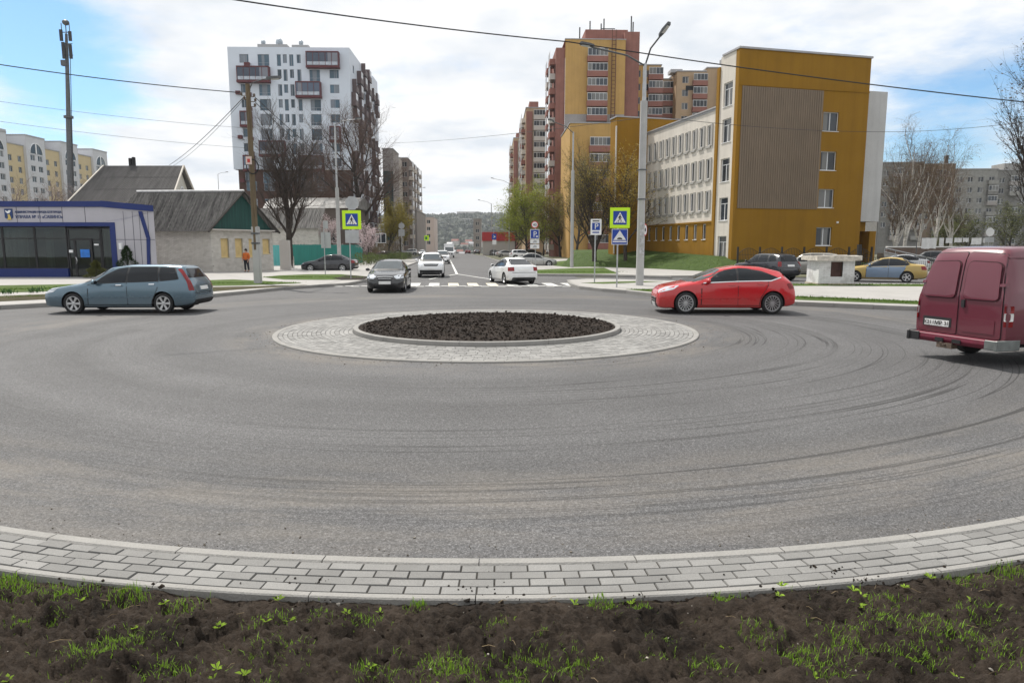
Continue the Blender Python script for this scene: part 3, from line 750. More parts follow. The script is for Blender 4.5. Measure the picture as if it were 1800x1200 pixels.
SPEC['hatch'] = dict(st=[(0,.26,.52,.58,.60,.62,.50),(.04,.18,.62,.70,.71,.72,.58),(.2,.16,.72,.82,.80,.82,.66),(.5,.17,.80,.88,.85,.85,.68),(1.06,.18,.90,.99,.88,.88,.68),(1.98,.18,.95,1.36,.885,.885,.585),(2.6,.18,.98,1.455,.885,.885,.57),(3.3,.18,1.02,1.42,.885,.875,.55),(3.95,.22,1.03,1.28,.87,.84,.52),(4.22,.26,.92,1.0,.84,.82,.56),(4.32,.30,.70,.78,.80,.78,.58),(4.36,.42,.60,.64,.68,.66,.52)],
  wheels=(.86,3.60), rad=.33, rim=.245, spokes=15, hw=.89,
  glass=[[(1.52,.965),(1.92,1.23),(2.15,1.31),(2.46,1.355),(2.44,.99)],[(2.53,1.36),(2.85,1.345),(3.25,1.27),(3.74,1.11),(3.5,1.02),(2.52,1.0)]],
  doors=[[(1.36,.28),(1.36,.90),(2.48,.965),(2.49,.28)],[(2.505,.28),(2.50,.965),(3.42,1.0),(3.42,.85),(3.20,.50),(3.16,.28)]], handles=[(2.28,.88),(3.2,.92)],
  wf=(.70,1.0,.53,1.33), wr=(.56,1.04,.46,1.25), hl=[(.20,.62),(.24,.70),(-.02,.82),(-.44,.86),(-.30,.74)], hla=58, tl=[(-.24,.80),(.14,.76),(.20,.92),(-.12,.98)], tla=128, grille=(.42,.28,.48), mir=(1.52,.97), chrome=[(1.4,.935),(2.5,.985),(3.52,1.005),(3.86,1.10)])
SPEC['sedan'] = dict(st=[(0,.32,.46,.52,.52,.54,.42),(.05,.22,.58,.66,.68,.70,.54),(.25,.19,.70,.79,.79,.81,.66),(.6,.18,.78,.87,.84,.84,.68),(1.25,.18,.88,.97,.86,.86,.68),(2.05,.18,.93,1.37,.865,.86,.57),(2.6,.18,.95,1.455,.865,.86,.55),(3.2,.18,.98,1.41,.86,.855,.54),(3.95,.21,1.0,1.07,.84,.83,.62),(4.35,.25,.98,1.03,.80,.79,.60),(4.47,.30,.82,.88,.74,.74,.58),(4.51,.40,.66,.70,.64,.64,.5)],
  wheels=(.86,3.52), rad=.315, rim=.215, spokes=5, hw=.868,
  glass=[[(1.58,.955),(2.0,1.21),(2.22,1.31),(2.55,1.355),(2.54,.97)],[(2.62,1.355),(3.0,1.335),(3.35,1.22),(3.62,1.07),(3.5,1.0),(2.61,.975)]],
  doors=[[(1.45,.28),(1.46,.90),(2.57,.95),(2.58,.28)],[(2.595,.28),(2.59,.95),(3.46,.98),(3.40,.75),(3.18,.42),(3.16,.28)]], handles=[(2.36,.865),(3.28,.89)],
  wf=(.70,.99,.53,1.35), wr=(.64,1.07,.50,1.36), hl=[(.26,.62),(.27,.73),(0,.80),(-.24,.79),(-.16,.66)], hla=42, tl=[(-.24,.74),(.14,.74),(.16,.94),(-.2,.95)], tla=140, grille=(.36,.55,.70), mir=(1.6,.96))
SPEC['liftback'] = dict(SPEC['sedan'], st=[(0,.32,.46,.52,.52,.54,.42),(.05,.22,.58,.66,.68,.70,.54),(.25,.19,.70,.79,.79,.81,.66),(.6,.18,.78,.87,.84,.84,.68),(1.2,.18,.88,.97,.86,.86,.68),(2.0,.18,.93,1.37,.865,.86,.57),(2.6,.18,.95,1.46,.865,.86,.55),(3.15,.18,.98,1.43,.86,.855,.54),(4.0,.21,1.02,1.10,.84,.83,.64),(4.32,.25,1.0,1.05,.81,.80,.64),(4.42,.30,.82,.88,.76,.76,.60),(4.46,.40,.66,.70,.66,.66,.5)])
SPEC['suv'] = dict(st=[(0,.40,.62,.68,.56,.60,.48),(.05,.30,.74,.84,.72,.76,.60),(.22,.26,.86,.97,.83,.85,.72),(.6,.25,.96,1.05,.89,.89,.74),(1.22,.25,1.02,1.12,.90,.90,.72),(1.85,.25,1.06,1.58,.905,.90,.62),(2.3,.25,1.08,1.655,.905,.90,.61),(3.5,.25,1.12,1.65,.90,.89,.60),(4.0,.28,1.12,1.56,.89,.87,.59),(4.22,.32,1.04,1.12,.86,.85,.64),(4.30,.36,.86,.92,.80,.80,.62),(4.34,.46,.74,.78,.70,.70,.54)],
  wheels=(.84,3.50), rad=.355, rim=.225, spokes=5, hw=.905,
  glass=[[(1.45,1.10),(1.78,1.38),(1.95,1.50),(2.34,1.545),(2.33,1.11)],[(2.42,1.55),(3.12,1.545),(3.18,1.15),(2.41,1.12)],[(3.24,1.535),(3.72,1.50),(3.92,1.20),(3.30,1.16)]],
  doors=[[(1.36,.40),(1.36,1.03),(2.37,1.085),(2.38,.40)],[(2.395,.40),(2.39,1.085),(3.2,1.12),(3.18,.9),(3.08,.6),(3.0,.40)]], handles=[(2.18,.99),(3.04,1.02)],
  wf=(.74,1.13,.58,1.54), wr=(.66,1.16,.54,1.54), hl=[(.22,.80),(.22,.94),(-.18,.97),(-.16,.82)], hla=35, tl=[(-.1,.86),(.10,.86),(.10,1.14),(-.1,1.16)], tla=140, grille=(.52,.78,.92), mir=(1.5,1.12), clad=True, bumper=True)
SPEC['crossover'] = dict(SPEC['suv'], bumper=False, clad=True)
CARMESH = {}
def cu(ang, x, y): return math.sin(R(ang))*x-math.cos(R(ang))*y
def car(kind, name, label, cat, paintm, loc, heading, group='cars around the junction', near=True, rails=False, tint=None, blackbump=None, two=None):
    """heading: angle in degrees of the nose, 0 = +X, 90 = +Y"""
    sp = SPEC[kind]; Lc = sp['st'][-1][0]; rad = sp['rad']
    root = thing(name, label, cat, (loc[0], loc[1], loc[2] if len(loc) > 2 else 0), R(heading), group)
    key = (kind, near)
    if key not in CARMESH:
        b, _ = hull(sp['st']); bvh = BVHTree.FromBMesh(b.bm)
        body = bodycut(b, Lc, sp['wheels'], rad, sp['hw'], [paintm, BLACK], 'body')
        P_ = []   # name, material key, mesh, parent index
        def add(nm, mk, pls, off=.004, res=.10, thick=.02, par=None):
            bb = MB()
            for pl, ang in pls: panelbm(bvh, pl, ang, off, thick, res, bb)
            P_.append((nm, mk, bb.mesh(nm, [BLACK], 40), par)); return len(P_)-1
        X = lambda t: Lc/2-t
        def sidep(pl, s, r=.04):   # left (s=1) or right side polygon in t,z
            return (rounded([(X(t)*s, z) for t, z in pl], r), 90*s)
        def sym(pl, r=.03): return rounded(pl, r)
        zc = lambda e: e
        for s in (1, -1):
            for pl, hd in zip(sp['doors'], sp['handles']):
                cx_ = sum(p[0] for p in pl)/len(pl); cz_ = sum(p[1] for p in pl)/len(pl)
                big = [(cx_+(t-cx_)*1.012+(.022 if t > cx_ else -.022), z+(.018 if z > cz_ else -.018)) for t, z in pl]
                k0 = add('door_gap', 'dark', [sidep(big, s, .03)], .0015)
                k = add('door', 'paint', [sidep(pl, s, .03)], .006, .11)
                add('door_handle', 'chrome' if kind == 'wagon' else 'paint', [sidep([(hd[0]-.09, hd[1]-.015), (hd[0]+.09, hd[1]-.01), (hd[0]+.09, hd[1]+.022), (hd[0]-.09, hd[1]+.018)], s, .012)], .03, .05, .03, k)
            gl = sp['glass']
            for i, pl in enumerate(gl):
                cx_ = sum(p[0] for p in pl)/len(pl); cz_ = sum(p[1] for p in pl)/len(pl)
                big = [(cx_+(t-cx_)*1.03+(.022 if t > cx_ else -.022), cz_+(z-cz_)*1.02+(.016 if z > cz_ else -.016)) for t, z in pl]
                k = add('window_trim', 'trim', [sidep(big, s, .05)], .009, .06)
                add('side_window', 'glass', [sidep(pl, s, .05)], .015, .06, .02, k)
            t0 = sp['wheels'][0]+rad+.07; t1 = sp['wheels'][1]-rad-.07; zb = sp['st'][5][1]
            add('sill', 'dark', [sidep([(t0, zb+.02), (t1, zb+.02), (t1, zb+.095), (t0, zb+.095)], s, .01)], .006)
            if sp.get('clad'):
                for tw in sp['wheels']:
                    arc = [(tw+(rad+.11)*math.cos(q), rad+(rad+.11)*math.sin(q)) for q in np.linspace(.1, math.pi-.1, 14)] + [(tw+(rad+.04)*math.cos(q), rad+(rad+.04)*math.sin(q)) for q in np.linspace(math.pi-.1, .1, 14)]
                    add('wheel_arch', 'trim', [([V((X(t)*s, z)) for t, z in arc], 90*s)], .012)
            if kind in ('wagon', 'hatch', 'crossover'): add('side_moulding', 'paint', [(strip2([(X(t0)*s, zb+.31), (X(t1)*s, zb+.33)], .045), 90*s)], .02, .08, .03)
            if 'chrome' in sp: add('chrome_strip', 'chrome', [([V((X(t)*s, z)) for t, z in [(p.x, p.y) for p in strip2(sp['chrome'], .026)]], 90*s)], .014)
            pl = sp['hl']; k = add('headlight', 'lampw', [(rounded([(s*(cu(sp['hla'], Lc/2-.16, sp['hw']*.84)+u), z) for u, z in pl], .03), sp['hla']*s)], .008, .06)
            pl = sp['tl']; k = add('taillight', 'lampr', [(rounded([(s*(cu(sp['tla'], -Lc/2+.14, sp['hw']*.86)+u), z) for u, z in pl], .03), sp['tla']*s)], .010, .06)
        a, z0, a2, z1 = sp['wf']
        k = add('windscreen_trim', 'trim', [(sym([(-a-.03, z0-.035), (a+.03, z0-.035), (a2+.025, z1+.02), (-a2-.025, z1+.02)], .06), 0)], .004)
        add('windscreen', 'wscreen', [(sym([(-a, z0), (a, z0), (a2, z1), (-a2, z1)], .06), 0)], .009, .09, .02, k)
        a, z0, a2, z1 = sp['wr']
        add('rear_window', 'glass', [(sym([(-a, z0), (a, z0), (a2, z1), (-a2, z1)], .06), 180)], .008)
        hw, z0, z1 = sp['grille']
        k = add('grille', 'trim', [(sym([(-hw*.8, z0), (hw*.8, z0), (hw, z1), (-hw, z1)], .04), 0)], .016, .05)
        add('grille_bar', 'chrome', [(strip2([(-hw*.95, z1-.01), (0, z1+.005), (hw*.95, z1-.01)], .02), 0), (strip2([(-hw*.8, (z0+z1)/2), (hw*.8, (z0+z1)/2)], .016), 0)], .028, .05, par=k)
        zbump = sp['st'][2][1]
        add('lower_intake', 'trim', [(sym([(-.52, zbump+.03), (.52, zbump+.03), (.46, zbump+.16), (-.46, zbump+.16)], .04), 0)], .018, .05)
        zp = (z0+zbump+.16)/2 if z0-zbump > .2 else z0-.02
        k = add('front_plate', 'plate', [(sym([(-.26, zp-.056), (.26, zp-.056), (.26, zp+.056), (-.26, zp+.056)], .01), 0)], .03, thick=.03)
        zr = sp['tl'][0][1]
        add('rear_plate', 'plate', [(sym([(-.26, zr+.0), (.26, zr+.0), (.26, zr+.11), (-.26, zr+.11)], .01), 180)], .024, .05)
        add('boot_line', 'dark', [(strip2([(-.66, zr-.08), (.66, zr-.08)], .02), 180)], .008, .05)
        bz = sp['st'][-3][1]
        add('rear_bumper', 'trim' if kind in ('suv', 'crossover', 'liftback') else 'dark', [(sym([(-.68, bz-.02), (.68, bz-.02), (.66, bz+.15), (-.66, bz+.15)], .05), 180)], .016, .05)
        if sp.get('bumper'): add('front_bumper', 'trim', [(sym([(-.72, zbump+.02), (.72, zbump+.02), (.74, zbump+.26), (-.74, zbump+.26)], .06), 0)], .014, .05)
        for s in (1, -1):
            t, z = sp['mir']; b2 = MB(); b2.sphere((X(t)-.01, s*(sp['hw']+.085), z+.035), .1, (.75, 1.0, .72), 12, 8)
            b2.box((X(t), s*(sp['hw']-.01), z+.0), (.07, .14, .03)); P_.append(('wing_mirror', 'paint', b2.mesh('wing_mirror', [BLACK], 60), None))
            b2 = MB(); b2.sphere((X(t)-.065, s*(sp['hw']+.085), z+.035), .078, (.35, 1.0, .72), 10, 6); P_.append(('mirror_glass', 'glass', b2.mesh('mirror_glass', [BLACK], 60), len(P_)-1))
        # cabin floor shadow box / underside
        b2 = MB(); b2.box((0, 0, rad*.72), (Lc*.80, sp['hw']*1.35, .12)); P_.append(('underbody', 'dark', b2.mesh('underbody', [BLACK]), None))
        CARMESH[key] = (body, P_)
    body, P_ = CARMESH[key]
    MK = dict(dark=BLACK, trim=TRIM, glass=tint or GLASS, wscreen=WSCREEN, lampw=LAMPW, lampr=LAMPR, chrome=CHROME, plate=WHITEP, paint=paintm)
    def withm(me, m):
        c = me.copy(); c.materials[0] = m; return c
    bo = link('body', withm(body, two or paintm), root)
    objs = []
    for nm, mk, me, par in P_:
        o = link(nm, withm(me, MK[mk]), objs[par] if par is not None else root); objs.append(o)
    for t in sp['wheels']:
        for s in (1, -1): wheel(root, Lc/2-t, s*(sp['hw']-.115), rad, sp['spokes'], sp['rim'], s)
    if rails:
        for s in (1, -1):
            z = sp['st'][7][3]; b = MB(); b.tube([(X_, s*.58, zz_) for X_, zz_ in ((.55, z-.08), (.5, z+.02), (-1.25, z+.02), (-1.3, z-.06))], .018, 6); b.build('roof_rail', TRIM, root, smooth=50)
    return root
def at(px, py): g = G(px, py); return (g.x, g.y)
BLUEP = paint('grey blue paint', (.10, .165, .215), .22, .45); REDP = paint('red paint', (.50, .006, .012), .2); BLACKP = paint('black paint', (.009, .010, .014), .16, dirt=.12)
WHITEPT = paint('white paint', (.72, .73, .74), .25); SILVER = paint('silver paint', (.42, .42, .41), .25, .4); BEIGE = paint('beige grey paint', (.33, .32, .29), .25, .4)
NAVY = paint('dark navy paint', (.010, .012, .020), .18, dirt=.12); YELLOW = paint('taxi yellow', (.42, .29, .07), .3, dirt=.5); SKYB = paint('taxi blue grey', (.16, .23, .33), .3, .3); DGREY = paint('dark grey paint', (.05, .052, .056), .25, .3)
car('wagon', 'estate_car', 'grey blue estate car with long glass side passing the blue pavilion', 'car', BLUEP, (-12.0, 21.55), 181.5).scale = (.94, 1, 1)
car('hatch', 'hatchback_car', 'bright red hatchback with thin spoked wheels driving left round the island', 'car', REDP, (6.55, 21.45), 177.5).scale = (.945, 1, 1)
g = G(677, 512.5); car('sedan', 'sedan_car', 'black sedan coming towards the roundabout across the zebra stripes', 'car', BLACKP, (g.x+.03, g.y+1.2), -86)
g = G(753, 488.5); car('suv', 'suv', 'white suv with roof rails and black bumper queuing behind the black sedan', 'car', WHITEPT, (g.x-.05, g.y+2.2), -84, rails=True)
g = G(902, 499.5); car('liftback', 'liftback_car', 'white liftback leaving the roundabout over the crossing with its back to us', 'car', WHITEPT, (g.x-.1, g.y+1.5), 108)
g = G(576, 478); car('sedan', 'sedan_car', 'black sedan parked sideways behind the left crossing sign', 'car', NAVY, (g.x, g.y+.8), 178)
g = G(941, 469); car('sedan', 'sedan_car', 'silver grey sedan parked nose to the right on the lawn edge', 'car', SILVER, (g.x, g.y+.9), 3)
g = G(1370, 494); car('crossover', 'suv', 'black suv seen from behind, parked left of the white kiosk', 'car', NAVY, (g.x-.1, g.y+2.1), 112)
g = G(1432, 489); car('crossover', 'suv', 'pale grey car half hidden behind the white kiosk', 'car', BEIGE, (g.x+.2, g.y+1.7), 152)
g = G(1572, 497); taxi = car('sedan', 'taxi', 'yellow and blue taxi sedan parked right of the white kiosk', 'taxi', SKYB, (g.x, g.y+1.3), 148, two=YELLOW)
g = G(1590, 479); car('sedan', 'sedan_car', 'white sedan parked behind the yellow and blue taxi', 'car', WHITEPT, (g.x+.2, g.y+1.5), 165)
g = G(1640, 470); car('crossover', 'suv', 'dark suv showing between the white parked sedan and the burgundy van', 'car', DGREY, (g.x, g.y+1), 150)
g = G(720, 449); car('crossover', 'suv', 'silver suv parked by the left kerb beyond the hedge', 'car', SILVER, (g.x, g.y), 186)
g = G(672, 456); car('sedan', 'sedan_car', 'dark sedan with red tail lamps half hidden by the left roadside hedge', 'car', NAVY, (g.x+.3, g.y), 168)
g = G(700, 448); car('sedan', 'sedan_car', 'white car behind the dark sedan by the hedge', 'car', WHITEPT, (g.x-1, g.y+6), 160)
g = G(778, 464); car('suv', 'suv', 'white car directly behind the white suv with roof rails', 'car', WHITEPT, (g.x-.2, g.y+2), -84)
g = G(742, 449); car('liftback', 'sedan_car', 'distant white sedan parked on the left past the silver suv', 'car', WHITEPT, (g.x, g.y), -84)
for px, py, k, m, h, lab in ((868,449,'sedan',DGREY,-75,'dark parked car nearest the far street pole on the right'),(890,452,'sedan',SILVER,15,'silver car in the right hand parking bay below the far street pole'),(918,456,'crossover',WHITEPT,10,'white car parked just behind the silver grey sedan'),(935,451,'crossover',DGREY,10,'dark car under the green willow crown'),(838,446.5,'sedan',NAVY,98,'small dark car driving away at the crest of the street'),(822,446,'sedan',LAMPR,98,'small reddish car driving away at the crest of the street'),(990,447,'sedan',NAVY,200,'black car parked under the brown trees right of the tall lamp'),(968,446.5,'sedan',WHITEPT,195,'white car parked in the shade under the brown trees'),(855,446,'crossover',WHITEPT,98,'tiny white car at the far end of the right hand row')):
    g = G(px, py); car(k, 'parked_car', lab, 'car', m, (g.x, g.y), h)
# white delivery van far down the queue
def boxvan(loc, hd):
    t = thing('delivery_van', 'tall white box van in the oncoming queue', 'van', loc, R(hd))
    b = MB(); b.bx(-3, .9, -1.0, 1.0, .7, 2.75); bmesh.ops.bevel(b.bm, geom=b.bm.edges[:], offset=.06, segments=2, affect='EDGES'); b.build('cargo_box', WHITEPT, t, smooth=40)
    b = MB(); b.prism([(.95,-.95,.45),(2.5,-.95,.45),(2.55,-.95,1.05),(2.1,-.95,1.25),(1.6,-.95,2.1),(.95,-.95,2.15)], (0,1.9,0)); bmesh.ops.bevel(b.bm, geom=b.bm.edges[:], offset=.05, segments=2, affect='EDGES'); b.build('cab', WHITEPT, t, smooth=40)
    b = MB(); b.prism([(2.13,-.8,1.29),(2.13,.8,1.29),(1.66,.78,2.05),(1.66,-.78,2.05)], (.02,0,.012)); b.build('windscreen', WSCREEN, t)
    b = MB(); b.bx(2.53,2.57,-.6,.6,.65,.95); b.build('grille', TRIM, t)
    for x in (1.6, -1.9):
        for s in (1, -1): wheel(t, x, s*.85, .36, 5, .2, s)
g = G(781, 455); boxvan((g.x-.4, g.y+14, 0), -84)

# burgundy cargo van, close on the right
BURG = paint('burgundy paint', (.118, .008, .025), .32, dirt=.5); BURGD = mat('burgundy bumper', (.13, .012, .03), .5, .2, 6)
def van():
    st = [(0,.55,.9,.96,.70,.66,.5),(.1,.42,1.02,1.1,.82,.78,.6),(.7,.40,1.15,1.25,.87,.84,.66),(1.5,.40,1.3,1.95,.88,.86,.62),(1.9,.40,1.35,2.10,.885,.87,.66),(3.2,.40,1.38,2.13,.885,.87,.68),(4.9,.40,1.40,2.12,.885,.87,.68),(5.18,.42,1.40,2.09,.88,.865,.66),(5.27,.44,1.38,1.98,.87,.855,.63),(5.36,.44,1.22,1.32,.865,.85,.75)]
    b, Lc = hull(st, .06); bvh = BVHTree.FromBMesh(b.bm)
    t = thing('cargo_van', 'burgundy cargo van with two blank rear doors at the right edge', 'van', (0, 0, 0))
    me = bodycut(b, Lc, (1.05, 4.15), .345, .885, [BURG, BLACK], 'body'); link('body', me, t)
    X = lambda q: Lc/2-q
    for s in (1, -1):
        k = panel('rear_door_gap', BLACK, t, bvh, rounded([(s*.012,.50),(s*.80,.50),(s*.79,1.30),(s*.66,1.99),(s*.012,2.02)], .05), 180, .002)
        d = panel('rear_door', BURG, t, bvh, rounded([(s*.022,.512),(s*.786,.512),(s*.776,1.30),(s*.645,1.975),(s*.022,2.005)], .05), 180, .012)
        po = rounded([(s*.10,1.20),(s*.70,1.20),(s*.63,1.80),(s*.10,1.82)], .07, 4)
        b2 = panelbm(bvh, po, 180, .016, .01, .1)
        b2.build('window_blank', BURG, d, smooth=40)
        panelbm(bvh, strip2(list(po)+[po[0]], .085), 180, .020, .012, .07).build('rim_shade_strip', mat('painted rim shade', (.045, .008, .014), .7, .2, 9), d, smooth=60)  # darker burgundy strip paints in the shade around the embossed window rim
        rim = panelbm(bvh, strip2(list(po)+[po[0]], .04), 180, .036, .03, .07); rim.build('window_rim', BURG, d, smooth=60)
        panel('hinge', BURG, d, bvh, rounded([(s*.79,1.42),(s*.70,1.42),(s*.70,1.47),(s*.79,1.47)], .01), 180, .04, .04)
        # vertical tail lamp on the corner
        for z0, z1, m, nm in ((.98,1.10,LAMPR,'taillight'),(.84,.975,WHITEP,'reversing_light'),(.74,.835,LAMPR,'indicator_light')):
            panel(nm, m, t, bvh, rounded([(s*(cu(132, -2.66, .87)+a_), q_) for a_, q_ in ((-.045,z0),(.065,z0),(.065,z1),(-.045,z1))], .015), 132*s, .02, .03, .06)
        panel('side_panel', BURG, t, bvh, rounded([(X(4.9)*s,.95),(X(3.4)*s,.95),(X(3.4)*s,1.75),(X(4.9)*s,1.75)], .08), 90*s, .010, .01, .15)
        panel('gutter', BURG, t, bvh, strip2([(X(1.9)*s,1.92),(X(5.2)*s,1.92)], .025), 90*s, .02, .03, .15)
        panel('rubbing_strip', TRIM, t, bvh, strip2([(X(1.5)*s,.78),(X(3.6)*s,.78)], .05), 90*s, .01, .02, .15)
    for u, z0, z1, u2 in ((-.10,.60,.82,-.68),):
        fr = [(u,z0),(u2,z0),(u2,z1),(u,z1),(u,z0)]
        panelbm(bvh, strip2(fr, .02), 180, .02, .015, .08).build('pressed_panel', BURG, t, smooth=60)
    panel('door_handle', TRIM, t, bvh, rounded([(-.06,1.02),(-.12,1.02),(-.12,1.16),(-.06,1.16)], .015), 180, .04, .04, .05)
    k = panel('plate_recess', TRIM, t, bvh, rounded([(.70,.62),(.12,.62),(.12,.80),(.70,.80)], .02), 180, .016)
    pl = panel('number_plate', WHITEP, t, bvh, rounded([(.66,.63),(.16,.63),(.16,.745),(.66,.745)], .01), 180, .026)
    h = bvh.ray_cast(V((-9, .41, .69)), V((1, 0, 0)))
    tx = text_obj('plate_number', 'Х211МР 31', .105, TRIM, pl); tx.location = (h[0].x-.034, .41, .655); tx.rotation_euler = (R(90), 0, R(-90))
    b2 = MB(); xr = -Lc/2
    prof = [(xr-.02,.50),(xr-.14,.49),(xr-.15,.40),(xr-.10,.33),(xr+.02,.33)]
    b2.prism([V((x, -.84, z)) for x, z in prof], (0, 1.68, 0)); bmesh.ops.bevel(b2.bm, geom=b2.bm.edges[:], offset=.012, segments=1, affect='EDGES'); bp_ = b2.build('rear_bumper', BURGD, t)
    for s in (1, -1):
        b2 = MB(); b2.box((xr+.06, s*.865, .42), (.50, .06, .18)); b2.box((xr-.155, s*.75, .42), (.02, .22, .17)); bmesh.ops.bevel(b2.bm, geom=b2.bm.edges[:], offset=.012, segments=1, affect='EDGES'); b2.build('bumper_corner', mat('dull bumper metal', (.17, .185, .18), .5, .25, 6, metal=.4) if s < 0 else TRIM, bp_)
    for s in (-.12, .22):
        b2 = MB(); b2.box((xr-.15, s, .40), (.03, .16, .07)); b2.build('bumper_slot', BLACK, bp_)
    b2 = MB(); b2.box((xr-.08, .12, .30), (.14, .30, .10)); b2.tube([(xr-.1, .1, .32), (xr-.24, .1, .30), (xr-.25, .1, .36)], .02, 8); b2.build('tow_bar', mat('rusty steel', (.12, .09, .07), .8, .3, 10), t)
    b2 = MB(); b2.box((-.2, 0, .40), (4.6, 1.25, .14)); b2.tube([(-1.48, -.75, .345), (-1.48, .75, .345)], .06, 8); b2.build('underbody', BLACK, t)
    for x in (1.05, 4.15):
        for s in (1, -1): wheel(t, X(x), s*.76, .345, 6, .2, s, GALV)
    panel('windscreen', WSCREEN, t, bvh, rounded([(-.66,1.32),(.66,1.32),(.56,1.88),(-.56,1.88)], .06), 0, .008)
    return t
def text_obj(name, body, size, m, parent=None, extrude=.002, align='CENTER'):
    cu = bpy.data.curves.new('t', 'FONT'); cu.body = body; cu.size = size; cu.extrude = extrude; cu.align_x = align; cu.resolution_u = 3
    o = bpy.data.objects.new('t', cu); C.objects.link(o)
    me = bpy.data.meshes.new_from_object(o.evaluated_get(bpy.context.evaluated_depsgraph_get()))
    bpy.data.objects.remove(o); bpy.data.curves.remove(cu); me.materials.clear(); me.materials.append(m); me.name = name
    return link(name, me, parent)
vt = van(); HV = R(90-74)   # heading mostly to the right
hd = V((math.cos(HV), math.sin(HV), 0)); rn = V((hd.y, -hd.x, 0))
rr_ = V((8.07, 11.05, 0))    # rear right corner of the van on the road
vt.location = rr_ - rn*.885 + hd*2.68; vt.rotation_euler = (0, 0, HV); vt.scale = (1, 1, .955)
# ------------------------------------------------------------------ buildings
Z3 = V((0, 0, 1))
def wallgrid(b, O, U, W, H, holes, dep=.18):
    """wall W x H with real openings; holes (x, z, w, h)"""
    O = V(O); U = V(U).normalized(); inn = -U.cross(Z3)
    us = sorted({0, W, *[h[0] for h in holes], *[h[0]+h[2] for h in holes]}); zs = sorted({0, H, *[h[1] for h in holes], *[h[1]+h[3] for h in holes]})
    us = [u for u in us if 0 <= u <= W]; zs = [z for z in zs if 0 <= z <= H]
    vt_ = {}
    def v(i, j):
        if (i, j) not in vt_: vt_[i, j] = b.bm.verts.new(O+U*us[i]+Z3*zs[j])
        return vt_[i, j]
    for i in range(len(us)-1):
        for j in range(len(zs)-1):
            cu = (us[i]+us[i+1])/2; cz_ = (zs[j]+zs[j+1])/2
            if any(h[0] < cu < h[0]+h[2] and h[1] < cz_ < h[1]+h[3] for h in holes): continue
            b.bm.faces.new((v(i, j), v(i+1, j), v(i+1, j+1), v(i, j+1))).material_index = b.mi
    for x, z, w_, h in holes:
        c = [O+U*x+Z3*z, O+U*(x+w_)+Z3*z, O+U*(x+w_)+Z3*(z+h), O+U*x+Z3*(z+h)]
        for k in range(4): b.face((c[k], c[(k+1) % 4], c[(k+1) % 4]+inn*dep, c[k]+inn*dep))
WC = {}
def win(parent, O, U, x, z, w_, h, nx=2, frame=PVC, dep=.14, sill=True, tr=None, fw=.055, glass=None, name='window'):
    key = (round(w_, 3), round(h, 3), nx, frame.name, dep, sill, tr, fw, (glass or WINGLASS).name)
    if key not in WC:
        b = MB(); f = fw
        b.bx(0, f, dep, dep+.07, 0, h); b.bx(w_-f, w_, dep, dep+.07, 0, h); b.bx(f, w_-f, dep, dep+.07, 0, f); b.bx(f, w_-f, dep, dep+.07, h-f, h)
        for k in range(1, nx):
            xx = w_*k/nx; b.bx(xx-f*.6, xx+f*.6, dep+.003, dep+.067, f, (tr if tr else h)-f*.5)
        if tr: b.bx(f, w_-f, dep+.003, dep+.067, tr-f*.5, tr+f*.5)
        if sill: b.bx(-.04, w_+.04, -.05, dep+.02, -.045, -.002)
        fm = b.mesh('window', frame)
        b = MB(); b.bx(f*.5, w_-f*.5, dep+.03, dep+.045, f*.5, h-f*.5); WC[key] = (fm, b.mesh('pane', glass or WINGLASS))
    fm, pm = WC[key]; U = V(U).normalized(); p = V(O)+U*x+Z3*z
    o = link(name, fm, parent, p, math.atan2(U.y, U.x)); link('pane', pm, o); return o
def facade(parent, m, O, U, W, H, rects, dep=.18, name='wall', b=None, **k):
    b = MB(); wallgrid(b, O, U, W, H, [(r[0], r[1], r[2], r[3]) for r in rects], dep); o = b.build(name, m, parent, recalc=False)
    for r in rects:
        kk = dict(k); kk.update(r[4] if len(r) > 4 else {}); win(parent, O, U, r[0], r[1], r[2], r[3], **kk)
    return o
def plaster(name, col, var=.07): return mat(name, col, .85, var, .5, bump=.12, bscale=45, fine=14)
def solid(parent, name, m, boxes, bev=0):
    b = MB()
    for q in boxes: b.bx(*q)
    if bev: bmesh.ops.bevel(b.bm, geom=b.bm.edges[:], offset=bev, segments=1, affect='EDGES')
    return b.build(name, m, parent)
MUST = streak('mustard plaster', (.265, .138, .013)); OFFW = streak('off white plaster', (.62, .58, .52)); GREYW = streak('light grey plaster', (.50, .50, .50))
ROOFM = mat('grey roof metal', (.35, .35, .36), .5, .12, 3)
# --- school
rz = math.atan2(.242, .97); S0 = V((18.16, 57, .95))
sch = thing('school_building', 'long mustard and white four storey building with a brown ribbed panel on its end wall', 'building', S0, rz)
X1 = V((1, 0, 0)); Y1 = V((0, -1, 0))   # left side walls run toward the viewer so they face -x
wr_ = [(8.02, z0-.95, 1.55, 1.55, dict(nx=2)) for z0 in (11.65, 8.45, 5.35, 2.15)]
facade(sch, MUST, (0, 0, 0), X1, 12.4, 16.75, wr_)
